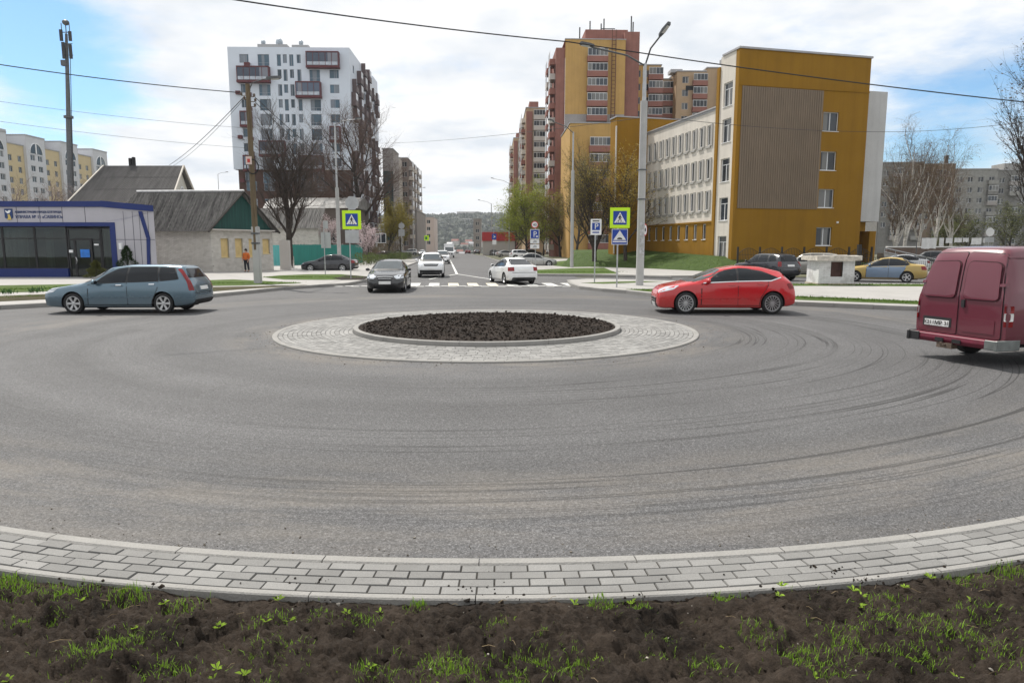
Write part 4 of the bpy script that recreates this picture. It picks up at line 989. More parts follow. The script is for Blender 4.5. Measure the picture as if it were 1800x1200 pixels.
# ribbed panel
b = MB(); n = 36; x0, x1 = .35, 7.95
for i in range(n):
    a = x0+(x1-x0)*i/n; c = x0+(x1-x0)*(i+.55)/n; b.bx(a, c, -.07, -.02, 4.25, 13.9)
b.bx(x0, x1, -.02, -.003, 4.25, 13.9); b.build('ribbed_panel', mat('brown ribbed cladding', (.20, .152, .108), .6, .1, .6), sch)
solid(sch, 'ledge', MUST, [(.0, 12.4, -.06, -.002, 13.95, 14.05)])
solid(sch, 'parapet_cap', ROOFM, [(-.08, 12.5, -.10, .35, 16.75, 16.9), (-.08, .3, .35, 2.5, 16.75, 16.9), (12.2, 12.5, .35, 3.1, 16.75, 16.9)])
solid(sch, 'roof', ROOFM, [(.02, 12.38, .02, 3.1, 16.3, 16.6)])
b = MB(); wallgrid(b, (12.4, 0, 0), (0, 1, 0), 3.1, 16.75, []); wallgrid(b, (12.4, 3.1, 0), V((-1, 0, 0)), 12.2, 16.75, []); b.build('wall', MUST, sch, recalc=False)
# left return with the glazed stair strip
stair = [(.55, z0, 1.35, 1.9, dict(nx=2, tr=1.4)) for z0 in (.1, 3.3, 6.5, 9.7, 12.6)]
solid(sch, 'corner_strip', MUST, [(-.03, .25, -.03, .45, 0, 16.72)])
b = MB(); wallgrid(b, (0, 2.75, 0), Y1, 2.3, 15.7, [(s[0], s[1], s[2], s[3]) for s in stair]); b.build('wall', OFFW, sch, recalc=False)
for s in stair: win(sch, (0, 2.75, 0), Y1, *s[:4], **s[4])
solid(sch, 'pilaster', MUST, [(-.12, .2, 2.75, 3.15, 0, 15.95)])
solid(sch, 'wall', OFFW, [(.0, .3, .5, 2.75, 15.7, 16.74)])
# long white wing
WL = 13.7; holes = []
for k in range(10):
    for z0, h in ((9.85, 1.7), (7.0, 1.7), (4.3, 1.65)): holes.append((WL-.9-1.33*k-.7, z0, .68, h, dict(nx=1, sill=False, dep=.12, fw=.07)))
facade(sch, OFFW, (.05, 3.15+WL, 3.3), Y1, WL, 9.5, [(h[0], h[1]-3.3, *h[2:]) for h in holes])
GRP = mat('grey window surround', (.36, .35, .33), .7, .06)
for h in holes:
    b = MB()
    y = 3.15+WL-h[0]
    for (a, c) in ((y-h[2]-.30, y-h[2]-.06), (y-h[2]-.06, y-h[2]+.0)): pass
    b.bx(-.03, .045, y-h[2]-.34, y-h[2]-.04, h[1]-.08, h[1]+h[3]+.06); b.bx(-.06, .045, y-h[2]-.04, y+.05, h[1]-.24, h[1]-.06); b.build('window_surround', GRP, sch)
low = [(WL-1.1-1.6*k-.6, 1.75, .62, 1.35, dict(nx=1, dep=.1)) for k in range(8)]
facade(sch, MUST, (-.02, 3.15+WL, 0), Y1, WL, 3.3, low)
solid(sch, 'ledge', MUST, [(-.1, .05, 3.15, 3.15+WL, 3.2, 3.34)])
solid(sch, 'wing_roof', ROOFM, [(.0, 12, 3.2, 3.15+WL, 12.62, 12.78)]); solid(sch, 'parapet_cap', ROOFM, [(-.08, .25, 3.16, 3.14+WL, 12.8, 12.92)])
[solid(sch, 'basement_window', BLACK, [(-.05, .02, y, y+.5, .15, .45)]) for y in (12.5, 14)]
# far cross block
yb = 3.15+WL
solid(sch, 'cross_block', MUST, [(-3.4, 12, yb, yb+1.7, -.3, 14.3)]); solid(sch, 'parapet_cap', ROOFM, [(-3.48, 12.1, yb-.06, yb+1.8, 14.3, 14.42)])
solid(sch, 'downpipe', OFFW, [(-3.55, -3.42, yb-.12, yb-.02, .4, 13.4)])
# pale slab on the right, over the entrance
solid(sch, 'stair_block', GREYW, [(12.42, 15.7, 1.6, 8.5, 3.35, 14.55)])
solid(sch, 'entrance', MUST, [(12.42, 14.85, 2.2, 8.4, 2.5, 3.34), (14.9, 15.6, 1.7, 8.4, -.5, 2.5), (12.42, 12.7, 2.2, 8.4, -.5, 2.5)])
win(sch, (12.7, 2.6, 0), X1, 0, -.3, 1.2, 2.7, 2, PVC, name='door')
solid(sch, 'wall_lamp', PVC, [(9.95, 10.1, -.12, -.002, 3.1, 3.25)])

# --- white tower with burgundy balconies
RED_ = mat('burgundy cladding', (.10, .018, .022), .5, .15, 2)
def joints(name, col):
    return brickmat(name, col, sc(col, .96), sc(col, .62), 1.15, 3.0, .018, .6, 0)
WT = mat('white cladding', (.60, .655, .74), .5, .04, .3); BRN = plaster('dark brown cladding', (.085, .045, .035), .2)
T0 = P(411, 300, 150); T0.z = 0
tow = thing('tower_block', 'white high rise with burgundy framed balconies and a dark brown base', 'building', T0, R(1.5))
TW, TH_ = 25.4, 43.6; ZB = 18.6; fl = 3.02; rects = []; tz = TH_-ZB
BL = {(0,1),(1,1),(0,4),(0,7),(1,6),(2,6),(3,6),(6,0),(7,0),(5,2),(6,2),(6,7),(5,7),(7,5)}
cols = [(2.4,1.9),(6.2,2.4),(10.2,.85),(11.45,.85),(12.8,.85),(14.35,.85),(16.9,2.2),(21.1,1.95)]
BGL = paneglass('blue balcony glass', (.06, .08, .12), (.20, .21, .25))
SLATE = paneglass('slate window', (.045, .082, .115), (.20, .23, .27))
GREYF = mat('grey window frame', (.30, .33, .38), .5, .06)
for i in range(9):
    for j, (cx_, cw_) in enumerate(cols):
        if (j, i) in BL: continue
        tall = (j in (1, 6)) or (j in (2, 4) and i % 2 == 0) or (j in (3, 5) and i % 2 == 1)
        hh = 2.35 if tall else 1.75; z = tz-1.45-fl*i-hh
        rects.append((cx_, z, cw_, hh, dict(nx=1 if cw_ < 1 else 2, frame=GREYF, sill=False, dep=.12, glass=SLATE, tr=(.65 if tall and cw_ > 1 else None))))
facade(tow, WT, (0, 0, ZB), X1, TW, tz, rects)
def tbalc(x0, x1, i):
    z = TH_-1.3-fl*i-2.6
    b = MB(); b.bx(x0-.2, x1+.2, -1.3, -.003, z-.45, z); b.bx(x0-.15, x1+.15, -1.25, -.003, z+2.6, z+2.85); b.bx(x0-.15, x0, -1.25, -.003, z, z+2.6); b.bx(x1, x1+.15, -1.25, -.003, z, z+2.6)
    n = max(2, int((x1-x0)/1.1))
    for k in range(1, n): xx = x0+(x1-x0)*k/n; b.bx(xx-.05, xx+.05, -1.24, -1.16, z, z+2.6)
    o = b.build('balcony', RED_, tow); b = MB(); b.bx(x0, x1, -1.2, -1.15, z+.03, z+2.57); b.build('balcony_glazing', BGL, o)
    b = MB(); b.bx(x0+.1, x1-.1, -1.235, -1.205, z+.1, z+.75); b.build('balcony_railing', mat('pale balcony panel', (.42, .46, .52), .5, .25, 2), o)
for a, c, i in ((2.2,8.6,1),(2.4,4.4,4),(2.6,4.6,7),(16.7,23.2,0),(14.3,19.2,2),(6.1,11.2,6),(14.3,19.2,7),(21.1,23,5)): tbalc(a, c, i)
for i in (0, 2, 3, 5, 6): solid(tow, 'air_conditioner_box', RED_, [(3.5, 4.6, -.6, -.003, TH_-3.9-fl*i, TH_-3.2-fl*i)])
for i in (2, 5, 8): solid(tow, 'air_conditioner_box', RED_, [(1.4, 2.3, -.6, -.003, TH_-3.6-fl*i, TH_-2.9-fl*i)])
solid(tow, 'base', BRN, [(.8, TW-.6, .5, 33, -2, ZB-.01)]); 
for j in range(6): 
    for i in range(4): win(tow, (1.2, .5, 3), X1, 1.2+j*3.8, i*3.7, 2.2, 2.0, 2, GREYF, -.08, False, glass=SLATE)
solid(tow, 'roof', ROOFM, [(.3, TW-.3, .3, 33, TH_-.6, TH_-.3)])
# right-hand face, crowded with balconies
rs = []; 
for i in range(13):
    for k in range(5): rs.append((3.2+k*6.2, 1.1+3.02*i, 1.6, 1.6, dict(nx=2, frame=GREYF, sill=False, dep=.1, glass=SLATE)))
facade(tow, WT, (TW, 0, 2), (0, 1, 0), 34, TH_-2, rs)
b = MB(); wallgrid(b, (0, 34, ZB), Y1, 34, tz, []); b.build('wall', WT, tow, recalc=False)
DB = mat('dark balcony', (.10, .07, .07), .6, .3, 1); bm_ = []
b = MB(); b.bx(-.002, .95, 0, 2.6, -.3, 0); b.bx(.75, .94, 0, 2.6, 0, 1.0); b.bx(-.002, .95, -.12, 0, -.3, 2.4); bm0 = b.mesh('balcony', DB)
b = MB(); b.bx(.80, .90, .05, 2.55, 1.003, 2.4); bg0 = b.mesh('balcony_glazing', BGL)
random.seed(3)
for i in range(14):
    for k in range(6):
        if random.random() < .70:
            o = link('balcony', bm0, tow, (TW, 1.0+k*5.5+random.choice((0, 1.2)), 2.4+i*3.0))
            if random.random() < .6: link('balcony_glazing', bg0, o)
solid(tow, 'stair_tower', WT, [(TW-9, TW-.3, 30, 37, 30, TH_+1.5)])
for x, s in ((6.6, .9), (10.0, 1.4), (14.6, .9)): b = MB(); b.sphere((x, 3, TH_+1.7), s*.55, (1, 1, 1.2), 8, 6); b.tube([(x, 3, TH_-.5), (x, 3, TH_+1.4)], .35, 8); b.build('roof_vent', mat('vent metal', (.35, .4, .45), .4, .3, 2, metal=.4), tow, smooth=50)
solid(tow, 'roof_plant', ROOFM, [(5.8, 12, 1.5, 6, TH_-.3, TH_+1.0), (13, 16.5, 1.5, 5, TH_-.3, TH_+.9)])

# --- brick and yellow tower blocks on the right of the street
YEL = streak('yellow brickwork', (.48, .30, .105)); TAN = streak('tan brickwork', (.43, .31, .20)); RBR = streak('red brown brickwork', (.27, .125, .10), .12); PALE = plaster('pale block', (.48, .45, .42)); GRB = plaster('grey patch', (.30, .28, .27), .2)
def balcmesh(w_, d, par, key, glazed=True):
    b = MB(); b.bx(0, w_, -d, -.003, -.12, 0); b.bx(0, w_, -d, -d+.1, 0, 1.05); b.bx(0, .1, -d+.1, -.003, 0, 1.05); b.bx(w_-.1, w_, -d+.1, -.003, 0, 1.05)
    a = b.mesh('balcony', par); b = MB()
    f = .05; n = max(3, int(w_/.8))
    b.bx(.05, w_-.05, -d+.02, -d+.08, 2.5, 2.6); b.bx(.05, w_-.05, -d+.02, -d+.08, 1.06, 1.13)
    for k in range(n+1): xx = .05+(w_-.1-f)*k/n; b.bx(xx, xx+f, -d+.02, -d+.08, 1.13, 2.5)
    c = b.mesh('balcony_frame', PVC); b = MB(); b.bx(.06, w_-.06, -d+.035, -d+.06, 1.07, 2.55); return a, c, b.mesh('pane', WINGLASS)
BCM = {}
def balc(parent, O, U, x, z, w_, d, par, glazed=True):
    k = (w_, d, par.name)
    if k not in BCM: BCM[k] = balcmesh(w_, d, par, k)
    a, c, p = BCM[k]; U = V(U).normalized(); o = link('balcony', a, parent, V(O)+U*x+Z3*z, math.atan2(U.y, U.x))
    if glazed: f = link('balcony_frame', c, o); link('pane', p, o)
    return o
Y0 = P(975, 430, 150); Y0.z = 0
yt = thing('tower_block', 'tall yellow and red brown brick tower with a column of glazed balconies facing us', 'building', Y0, R(2.0))
H1 = 46.5; W1 = 14.6
facade(yt, YEL, (1.9, 0, 0), X1, W1-1.9, H1-1.4, [(5.6, 2.2+3.0*i, 2.2, 1.6, dict(nx=2, sill=False)) for i in range(14)])
solid(yt, 'grey_band', GRB, [(1.9, W1, -.03, -.003, 25.5, 30)])
solid(yt, 'wall', RBR, [(0, 1.9, 0.3, 14, 0, H1-3.0), (1.9, W1, .6, 14, H1-1.4, H1-1.2), (W1, W1+3.2, 1.2, 14, 0, H1+.6)])
solid(yt, 'roof_house', RBR, [(6.5, W1+1, 3, 10, H1-1.2, H1+1.5)]); solid(yt, 'roof_edge', ROOFM, [(1.8, W1+.1, -.1, .6, H1-1.4, H1-1.22)])
for i in range(14): balc(yt, (1.9, 0, 0), X1, 4.6, 1.6+3.0*i, 4.3, 1.1, RBR)
for i in range(14): balc(yt, (0, 6, 0), Y1, .6, 1.6+3.0*i, 3.6, 1.2, RBR if i % 3 else PALE)
for i in range(14): balc(yt, (0, 13.6, 0), Y1, .6, 1.6+3.0*i, 3.6, 1.2, RBR if i % 4 else PALE)
solid(yt, 'fire_ladder', mat('rust brown steel', (.12, .05, .03), .7, .3, 2), [(11.6, 11.75, -.5, -.35, 20, H1+.5), (12.4, 12.55, -.5, -.35, 20, H1+.5)] + [(11.75, 12.4, -.48, -.4, 20+.8*k, 20.1+.8*k) for k in range(33)])
for x, h in ((5.4, 2.2), (7.6, 3.5), (10, 3.0), (10.6, 4.0), (16.5, 4.6), (16.9, 3.4)): b = MB(); b.tube([(x, 4, H1-1.3), (x, 4, H1+h)], .14, 5); b.build('antenna', TRIM, yt)
b = MB(); b.bx(10, 13, 3.9, 4.05, H1+1.9, H1+2.05); b.build('antenna_rail', TRIM, yt)
# lower yellow wing in front of it
g = P(1000, 430, 132); lw = thing('apartment_block', 'lower yellow wing with one balcony column below the tall brick tower', 'building', (g.x, 132, 0), R(2.0))
facade(lw, YEL, (0, 0, 0), X1, 8.7, 25, [(5.6, 2.4+3.0*i, 1.6, 1.5, dict(sill=False)) for i in range(7)]); solid(lw, 'wall', YEL, [(0, 8.7, .3, 16, 0, 24.9)]); solid(lw, 'roof_edge', ROOFM, [(-.1, 8.8, -.1, 16, 25, 25.2)])
for i in range(7): balc(lw, (0, 0, 0), X1, 3.6, 1.8+3.0*i, 4.0, 1.0, RBR)
# stepped blocks at the back
def block(name, label, px0, px1, ytop, Y, m, colsB=(), winc=(), rz=1.5, par=RBR, floors=None, z0=0, depth=14, left=None):
    a = P(px0, ytop, Y); c = P(px1, ytop, Y); W = c.x-a.x; H = a.z
    t = thing(name, label, 'building', (a.x, Y, z0), R(rz), 'blocks beyond the junction'); H -= z0; n = floors or int(H/3.0)
    rects = [(x*W, H-2.6-3.0*i, 1.5, 1.5, dict(nx=2, sill=False)) for x in winc for i in range(min(n, 9))]
    facade(t, m, (0, 0, 0), X1, W, H, rects); solid(t, 'wall', m, [(0, W, .4, depth, 0, H-.05)]); solid(t, 'roof_edge', ROOFM, [(-.15, W+.15, -.15, depth, H, H+.25)])
    for x in colsB:
        for i in range(min(n, 10)): balc(t, (0, 0, 0), X1, x*W, H-3.2-3.0*i, 3.4, 1.0, par)
    return t, W, H
t, W, H = block('apartment_block', 'yellow stepped block right behind the tall brick tower', 1110, 1163, 115, 165, YEL, (.56,), (.1, .38))
t, W, H = block('apartment_block', 'tan recessed block with red balconies between the yellow block and the mustard building', 1163, 1192, 140, 172, TAN, (.05,), (), par=RBR)
t, W, H = block('apartment_block', 'tan block with roof vents above the white wing', 1190, 1246, 126, 168, TAN, (.5,), (.18,), par=RBR); solid(t, 'roof_house', ROOFM, [(-1.2, 1.6, 1, 4, H, H+.8)]); solid(t, 'loggia', BLACK, [(2.2, 4.0, -.05, -.003, H-4.2, H-3.2), (4.4, 6.2, -.05, -.003, H-4.2, H-3.2)])
t, W, H = block('apartment_block', 'narrow tan and red block behind the white stair strip', 1243, 1282, 120, 168, TAN, (.5,), (), par=RBR); solid(t, 'red_corner', RBR, [(W*.5, W+.1, -.2, -.003, H-4, H)])
# far blocks marching down the right of the street
for px0, px1, yt_, Y, lab in ((925, 962, 190, 205, 'red brown and pale apartment block second down the right of the street'), (903, 926, 243, 262, 'narrow brown apartment block at the far end of the right hand row')):
    t, W, H = block('apartment_block', lab, px0, px1, yt_, Y, TAN, (.35,), (), par=PALE, depth=30)
    solid(t, 'wall', RBR, [(-.02, W*.3, -.25, -.003, 0, H-1)])
    for i in range(9):
        for k in range(3): balc(t, (0, 26, 0), Y1, 2+k*8, H-3.2-3.0*i, 3.6, 1.2, (RBR, PALE, OFFW)[(i+k) % 3])
    solid(t, 'roof_house', RBR, [(1, W*.6, 2, 8, H, H+2.2)])
# left of the street past the white tower
t, W, H = block('office_block', 'dark glass fronted block just past the white high rise', 672, 690, 262, 195, GRB, (), (), depth=12); solid(t, 'curtain_wall', glassm('teal glass', (.03, .07, .075), .1), [(.1, W-.1, -.12, -.003, 4, H-6)])
t, W, H = block('apartment_block', 'pale blank sided apartment block left of the street', 689, 703, 278, 210, PALE, (), (), depth=14)
t, W, H = block('apartment_block', 'grey brown block with stacked balconies left of the street', 702, 716, 278, 215, plaster('grey brown', (.22, .18, .16), .15), (), (.3,), depth=34)
for i in range(10):
    for k in range(4): balc(t, (W, 2, 0), (0, 1, 0), 1+k*8, H-3.2-3.0*i, 3.6, 1.2, (PALE, OFFW, GRB)[(i+k) % 3])
t, W, H = block('apartment_block', 'low grey block stepping down at the left street end', 716, 732, 370, 225, GRB, (), (), depth=30)
t, W, H = block('apartment_block', 'pale pink five storey block closing the left side of the far street', 735, 762, 382, 300, plaster('pale pink', (.55, .46, .42)), (), (.15, .55), depth=20)
t, W, H = block('apartment_block', 'narrow dark block at the right of the valley view', 832, 845, 385, 290, GRB, (), (.3,), depth=20, z0=-3)
t, W, H = block('shop_building', 'low white shop with a red roof on the right of the far street', 848, 905, 408, 175, PALE, (), (), depth=12, floors=1); solid(t, 'red_fascia', mat('red fascia', (.45, .03, .03), .5, .15), [(-.1, W+.1, -.3, -.003, H-2.2, H)])

# --- white and yellow apartment house, far left
A0_ = V((-136.5, 172, 0))
ap = thing('apartment_block', 'white and yellow eight storey apartment block with arched gables far left', 'building', A0_, R(90.5))
WAP = plaster('grey white plaster', (.56, .57, .60)); APY = plaster('pale yellow plaster', (.56, .46, .28)); HA = 32
secs = [(0, 9, APY, 29.5), (9, 17, WAP, HA+.5), (17, 24.5, APY, 30.0), (24.5, 32.5, WAP, HA+1), (32.5, 40, APY, 30.5), (40, 48, WAP, HA+1.5), (48, 56, APY, 31.0), (56, 64, WAP, HA+1.5)]
for x0, x1, m, h in secs:
    wv = m is WAP; o = (x0, -.8 if wv else 0, 0); cs = (1.5, 4.6) if wv else (1.2, 4.9)
    facade(ap, m, o, X1, x1-x0, h, [(c, h-(6.6 if wv else 4.5)-3.0*i, 1.9 if wv else 1.4, 1.6, dict(sill=False)) for c in cs for i in range(7)])
    solid(ap, 'wall', m, [(x0, x1, .4, 14, 0, h-.05)] + ([(x0, x0+.02, -.8, .4, 0, h), (x1-.02, x1, -.8, .4, 0, h)] if wv else []))
    solid(ap, 'roof_edge', ROOFM, [(x0-.1, x1+.1, -.95 if wv else -.15, 14, h, h+.3)])
    if wv:
        b = MB(); c = ((x0+x1)/2, h-4.6); pts = [(c[0]+2.7*math.cos(a), -.85, c[1]+2.9*math.sin(a)) for a in np.linspace(0, math.pi, 18)]; b.prism([V(p) for p in pts], (0, .04, 0)); f = b.build('arched_window', WINGLASS, ap)
        b = MB(); b.tube([V(p)+V((0, -.03, 0)) for p in pts], .13, 4); b.bx(c[0]-.25, c[0]+.25, -.93, -.86, c[1], c[1]+2.9); b.build('window_frame', PVC, f)
for x in (20, 36): solid(ap, 'roof_house', ROOFM, [(x, x+2.6, 3, 6, 30, 34.2)])
# --- panel block, far right
p0 = P(1540, 435, 205); pb = thing('apartment_block', 'grey concrete panel block with many balconies behind the birches', 'building', (p0.x, 205, 0), R(-3))
PAN = joints('grey panel', (.27, .265, .25)); PAND = joints('dark grey panel', (.19, .185, .175)); xs_ = [(0, 12, 26.5, PAND), (12, 21, 26.0, plaster('dull brown panel', (.20, .15, .11))), (21, 33, 24.5, PAN), (33, 52, 24.2, PAND)]
for x0, x1, h, m in xs_:
    n = int((x1-x0)/3); facade(pb, m, (x0, 0, 0), X1, x1-x0, h, [(.7+3.0*k, h-3.6-3.0*i, 1.5, 1.5, dict(sill=False)) for k in range(n) for i in range(6) if k % 2 == 0 or x0 == 21])
    solid(pb, 'wall', m, [(x0, x1, .4, 14, 0, h-.05)]); solid(pb, 'roof_edge', ROOFM, [(x0, x1, -.2, 14, h, h+.25)])
    for k in range(n):
        if k % 2 and x0 != 21 or (x0 == 21 and k == 3):
            for i in range(7): balc(pb, (x0, 0, 0), X1, .2+3.0*k, h-4.2-3.0*i, 2.8, 1.0, (PAN, GRB, PAND)[(i*2+k) % 3], glazed=(i+k) % 3 != 0)
solid(pb, 'roof_vent', BLACK, [(20.3, 21, 4, 5, 26, 29), (43, 43.8, 4, 5, 24, 27.5)]); solid(pb, 'roof_house', PAN, [(36.5, 45, 3, 9, 24.2, 26.5)])

# --- blue and grey pavilion, left
BLU = mat('blue cladding', (.005, .020, .13), .35, .08, 2); SILP = mat('silver panel', (.40, .39, .43), .35, .06, .8, metal=.25); SEAM = mat('panel seam', (.06, .06, .08), .7, .1)
c0_ = G(190, 487, .13); pav = thing('office_pavilion', 'single storey blue and silver office pavilion with dark glazing and a rooftop fascia', 'building', (c0_.x, c0_.y, .13), R(0.5))
# local: x along front; right end of the glazed front near x = +2.6; front runs left
E_ = P(265, 420, c0_.y).x-c0_.x; Lx = -15.0; zc_ = P(190, 365, c0_.y).z-.13
def pz(px, py): return P(px, py, c0_.y).z-.13
z_win1 = pz(100, 398); z_f0 = pz(100, 391); z_f1 = pz(100, 364); z_top = pz(100, 354); z_plinth = pz(60, 472)
xd0 = P(120, 440, c0_.y).x-c0_.x; xd1 = P(178, 440, c0_.y).x-c0_.x; xg = P(198, 440, c0_.y).x-c0_.x; xb = P(208, 440, c0_.y).x-c0_.x
solid(pav, 'roof_band', BLU, [(Lx, xg-.4, -.25, 6, z_f1, z_top)])
b = MB(); b.prism([(xg-.4,-.25,z_f1),(E_+.05,-.25+.7,z_f1-.25),(E_-3.7,6.6,z_f1-.25),(xg-.4,6,z_f1)], (0,0,.38)); b.build('roof_band', BLU, pav)
solid(pav, 'fascia', SILP, [(Lx, xg-.4, -.12, 0, z_f0, z_f1-.003)])
b = MB(); 
for k in range(18): x = xg-.4-1.42*k-1.1; b.bx(x, x+.035, -.125, -.118, z_f0, z_f1-.003) if x > Lx else None
b.build('panel_seam', SEAM, pav)
solid(pav, 'window_head', BLU, [(Lx, xb, -.2, .02, z_win1, z_f0-.002)]); solid(pav, 'window_jamb', BLU, [(xg+.03, xb, -.2, .02, -.1, z_win1-.003)])
solid(pav, 'plinth', BLU, [(Lx, xd0-.05, -.1, .1, -.12, z_plinth)])
DKF = mat('black window frame', (.012, .012, .014), .4, .1); DG, t_, b_ = newmat('shop glass')
gl_ = node(t_, 'ShaderNodeBsdfGlossy', {'Roughness': .02, 'Color': (.9, .95, .95, 1)}); tr_ = node(t_, 'ShaderNodeBsdfTransparent', {'Color': (.42, .46, .45, 1)}); fr_ = node(t_, 'ShaderNodeFresnel', {'IOR': 1.5})
t_.links.new(node(t_, 'ShaderNodeMixShader', {0: fr_.outputs[0], 1: tr_.outputs[0], 2: gl_.outputs[0]}).outputs[0], t_.nodes['Material Output'].inputs[0])
x = xd0-.05
while x > Lx+2:
    win(pav, (0, .05, 0), X1, x-2.02, z_plinth, 2.02, z_win1-z_plinth-.003, 1, DKF, 0, False, tr=z_win1-z_plinth-.75, glass=DG); x -= 2.03
win(pav, (0, .05, 0), X1, xd0, -.1, xd1-xd0, z_win1-.0, 1, DKF, 0, False, tr=2.45, fw=.09, glass=DG, name='door_frame'); 
win(pav, (0, .05, 0), X1, xd1+.02, -.1, xg-xd1, z_win1, 1, DKF, 0, False, glass=DG)
d = win(pav, (0, .0, 0), X1, xd0+.38, -.1, 1.15, 2.55, 1, DKF, 0, False, fw=.13, glass=DG, name='door')
solid(pav, 'door_notice', PVC, [(xd0+.06, xd0+.3, -.01, .04, 1.55, 1.72), (xd1-.42, xd1-.14, -.01, .04, 2.0, 2.1)])
b = MB(); b.tube([(.10,-.05,.95),(.16,-.09,1.0),(.20,-.1,1.15),(.16,-.09,1.3),(.10,-.05,1.35)], .022, 6); b.build('handle', ALLOY, d, smooth=60)
solid(d, 'door_notice', mat('blue notice', (.02, .16, .55), .4, .35, 3), [(.40, .98, -.02, -.002, 1.35, 1.85)])
CURT = mat('net curtain', (.62, .64, .63), .8, .35, 1, stretch=(9, 1, .1)); 
for i, xx in enumerate((xd0-1.5, xd0-3.6, xd0-4.9, xd0-8.2, xd1+.15)): 
    b = MB(); n = 24; cw_ = (.5, 1.0, 1.5, 1.3, .45)[i]
    for k in range(n): b.face([(xx+cw_*k/n, (.19)+.03*math.sin(k*2.1), z_plinth+.1), (xx+cw_*(k+1)/n, (.19)+.03*math.sin((k+1)*2.1), z_plinth+.1), (xx+cw_*(k+1)/n, (.19)+.03*math.sin((k+1)*2.1), z_win1-.2), (xx+cw_*k/n, (.19)+.03*math.sin(k*2.1), z_win1-.2)])
    b.build('curtain', CURT, pav)
# faceted silver end
b = MB(); zt = z_f1-.25
b.face([(xb,-.15,-.1),(E_,.55,-.1),(E_,.55,zt),(xg-.4,-.12,z_f1),(xg-.4,-.12,z_f0),(xb,-.15,z_f0)]); b.face([(E_,.55,-.1),(E_-3.6,6.5,-.1),(E_-3.6,6.5,zt),(E_,.55,zt)]); b.build('end_wall', SILP, pav, recalc=False)
def endp(x, z, o=.012): u = (x-xb)/(E_-xb); return V((x, -.15+.70*max(u, -.2)-o, z))
b = MB()
for u in (.22, .45, .62, .84): x = xb+(E_-xb)*u; b.face([endp(x, 0), endp(x+.025, 0), endp(x+.025, zt), endp(x, zt)])
b.face([endp(xb, 2.35), endp(E_-.02, 2.35), endp(E_-.02, 2.38), endp(xb, 2.38)]); b.build('panel_seam', SEAM, pav)
b = MB(); xa = xb+(E_-xb)*.62; xc = xb+(E_-xb)*.82; xe = xb+(E_-xb)*.74
b.prism([endp(xa, zt, .02), endp(xa+.2, zt, .02), endp(xc+.12, 2.45, .02), endp(xc-.08, 2.45, .02)], (0, -.05, 0)); b.prism([endp(xc-.08, 2.44, .02), endp(xc+.12, 2.44, .02), endp(xe+.14, 0, .02), endp(xe, 0, .02)], (0, -.05, 0)); b.build('zigzag_trim', BLU, pav)
solid(pav, 'intercom', PVC, [(xb+.15, xb+.32, -.2, -.02, 1.75, 2.15)]); solid(pav, 'wall', SILP, [(Lx, E_-4.0, 4.2, 6.0, 0, z_f1-.2), (Lx, xg-.4, .3, 4.1, z_f0-.15, z_f0), (Lx, Lx+.2, .3, 4.2, 0, z_f0-.15)])
ft = z_f1-z_f0; SGN = mat('sign lettering blue', (.02, .05, .16), .5, .1)
x0_ = P(30, 378, c0_.y).x-c0_.x; x1_ = P(111, 378, c0_.y).x-c0_.x
def fit(name, body, x0, x1, z, h, m, parent, y):
    o = text_obj(name, body, h, m, parent, .012, 'LEFT'); bb = [v[0] for v in o.bound_box]; o.location = (x0, y, z); o.rotation_euler = (R(90), 0, 0); o.scale = ((x1-x0)/max(.01, max(bb)-min(bb)), 1, 1); return o
fit('sign_lettering', 'АДМИНИСТРАЦИЯ ГОРОДА БЕЛГОРОДА', x0_, x1_, z_f0+ft*.60, .19, SGN, pav, -.135); fit('sign_lettering', 'УПРАВА № 11 «САВИНО»', x0_, x1_+.05, z_f0+ft*.26, .27, SGN, pav, -.135)
xe0 = P(12.5, 378, c0_.y).x-c0_.x; xe1 = P(26, 378, c0_.y).x-c0_.x; ew = xe1-xe0
b = MB(); b.prism([(xe0,-.17,z_f1-.12),(xe1,-.17,z_f1-.12),(xe1,-.17,z_f0+.28),((xe0+xe1)/2,-.17,z_f0+.14),(xe0,-.17,z_f0+.28)], (0,.05,0)); em = b.build('emblem', mat('emblem blue', (.012, .04, .14), .5, .1), pav)
b = MB(); cx_ = (xe0+xe1)/2; zt_ = z_f1-.22
b.prism([(cx_-ew*.38,-.182,zt_+.02),(cx_-ew*.1,-.182,zt_-.06),(cx_+ew*.12,-.182,zt_+.02),(cx_+ew*.38,-.182,zt_),(cx_+ew*.2,-.182,zt_-.14),(cx_-ew*.05,-.182,zt_-.2),(cx_-ew*.3,-.182,zt_-.1)], (0,.008,0)); b.build('emblem_eagle', PVC, em)
b = MB(); b.prism([(cx_-ew*.1,-.182,zt_-.26),(cx_+ew*.15,-.182,zt_-.22),(cx_+ew*.28,-.182,zt_-.42),(cx_+ew*.34,-.182,zt_-.58),(cx_-ew*.25,-.182,zt_-.58),(cx_-ew*.05,-.182,zt_-.44)], (0,.008,0)); b.build('emblem_lion', mat('emblem gold', (.55, .42, .12), .5, .1), em)

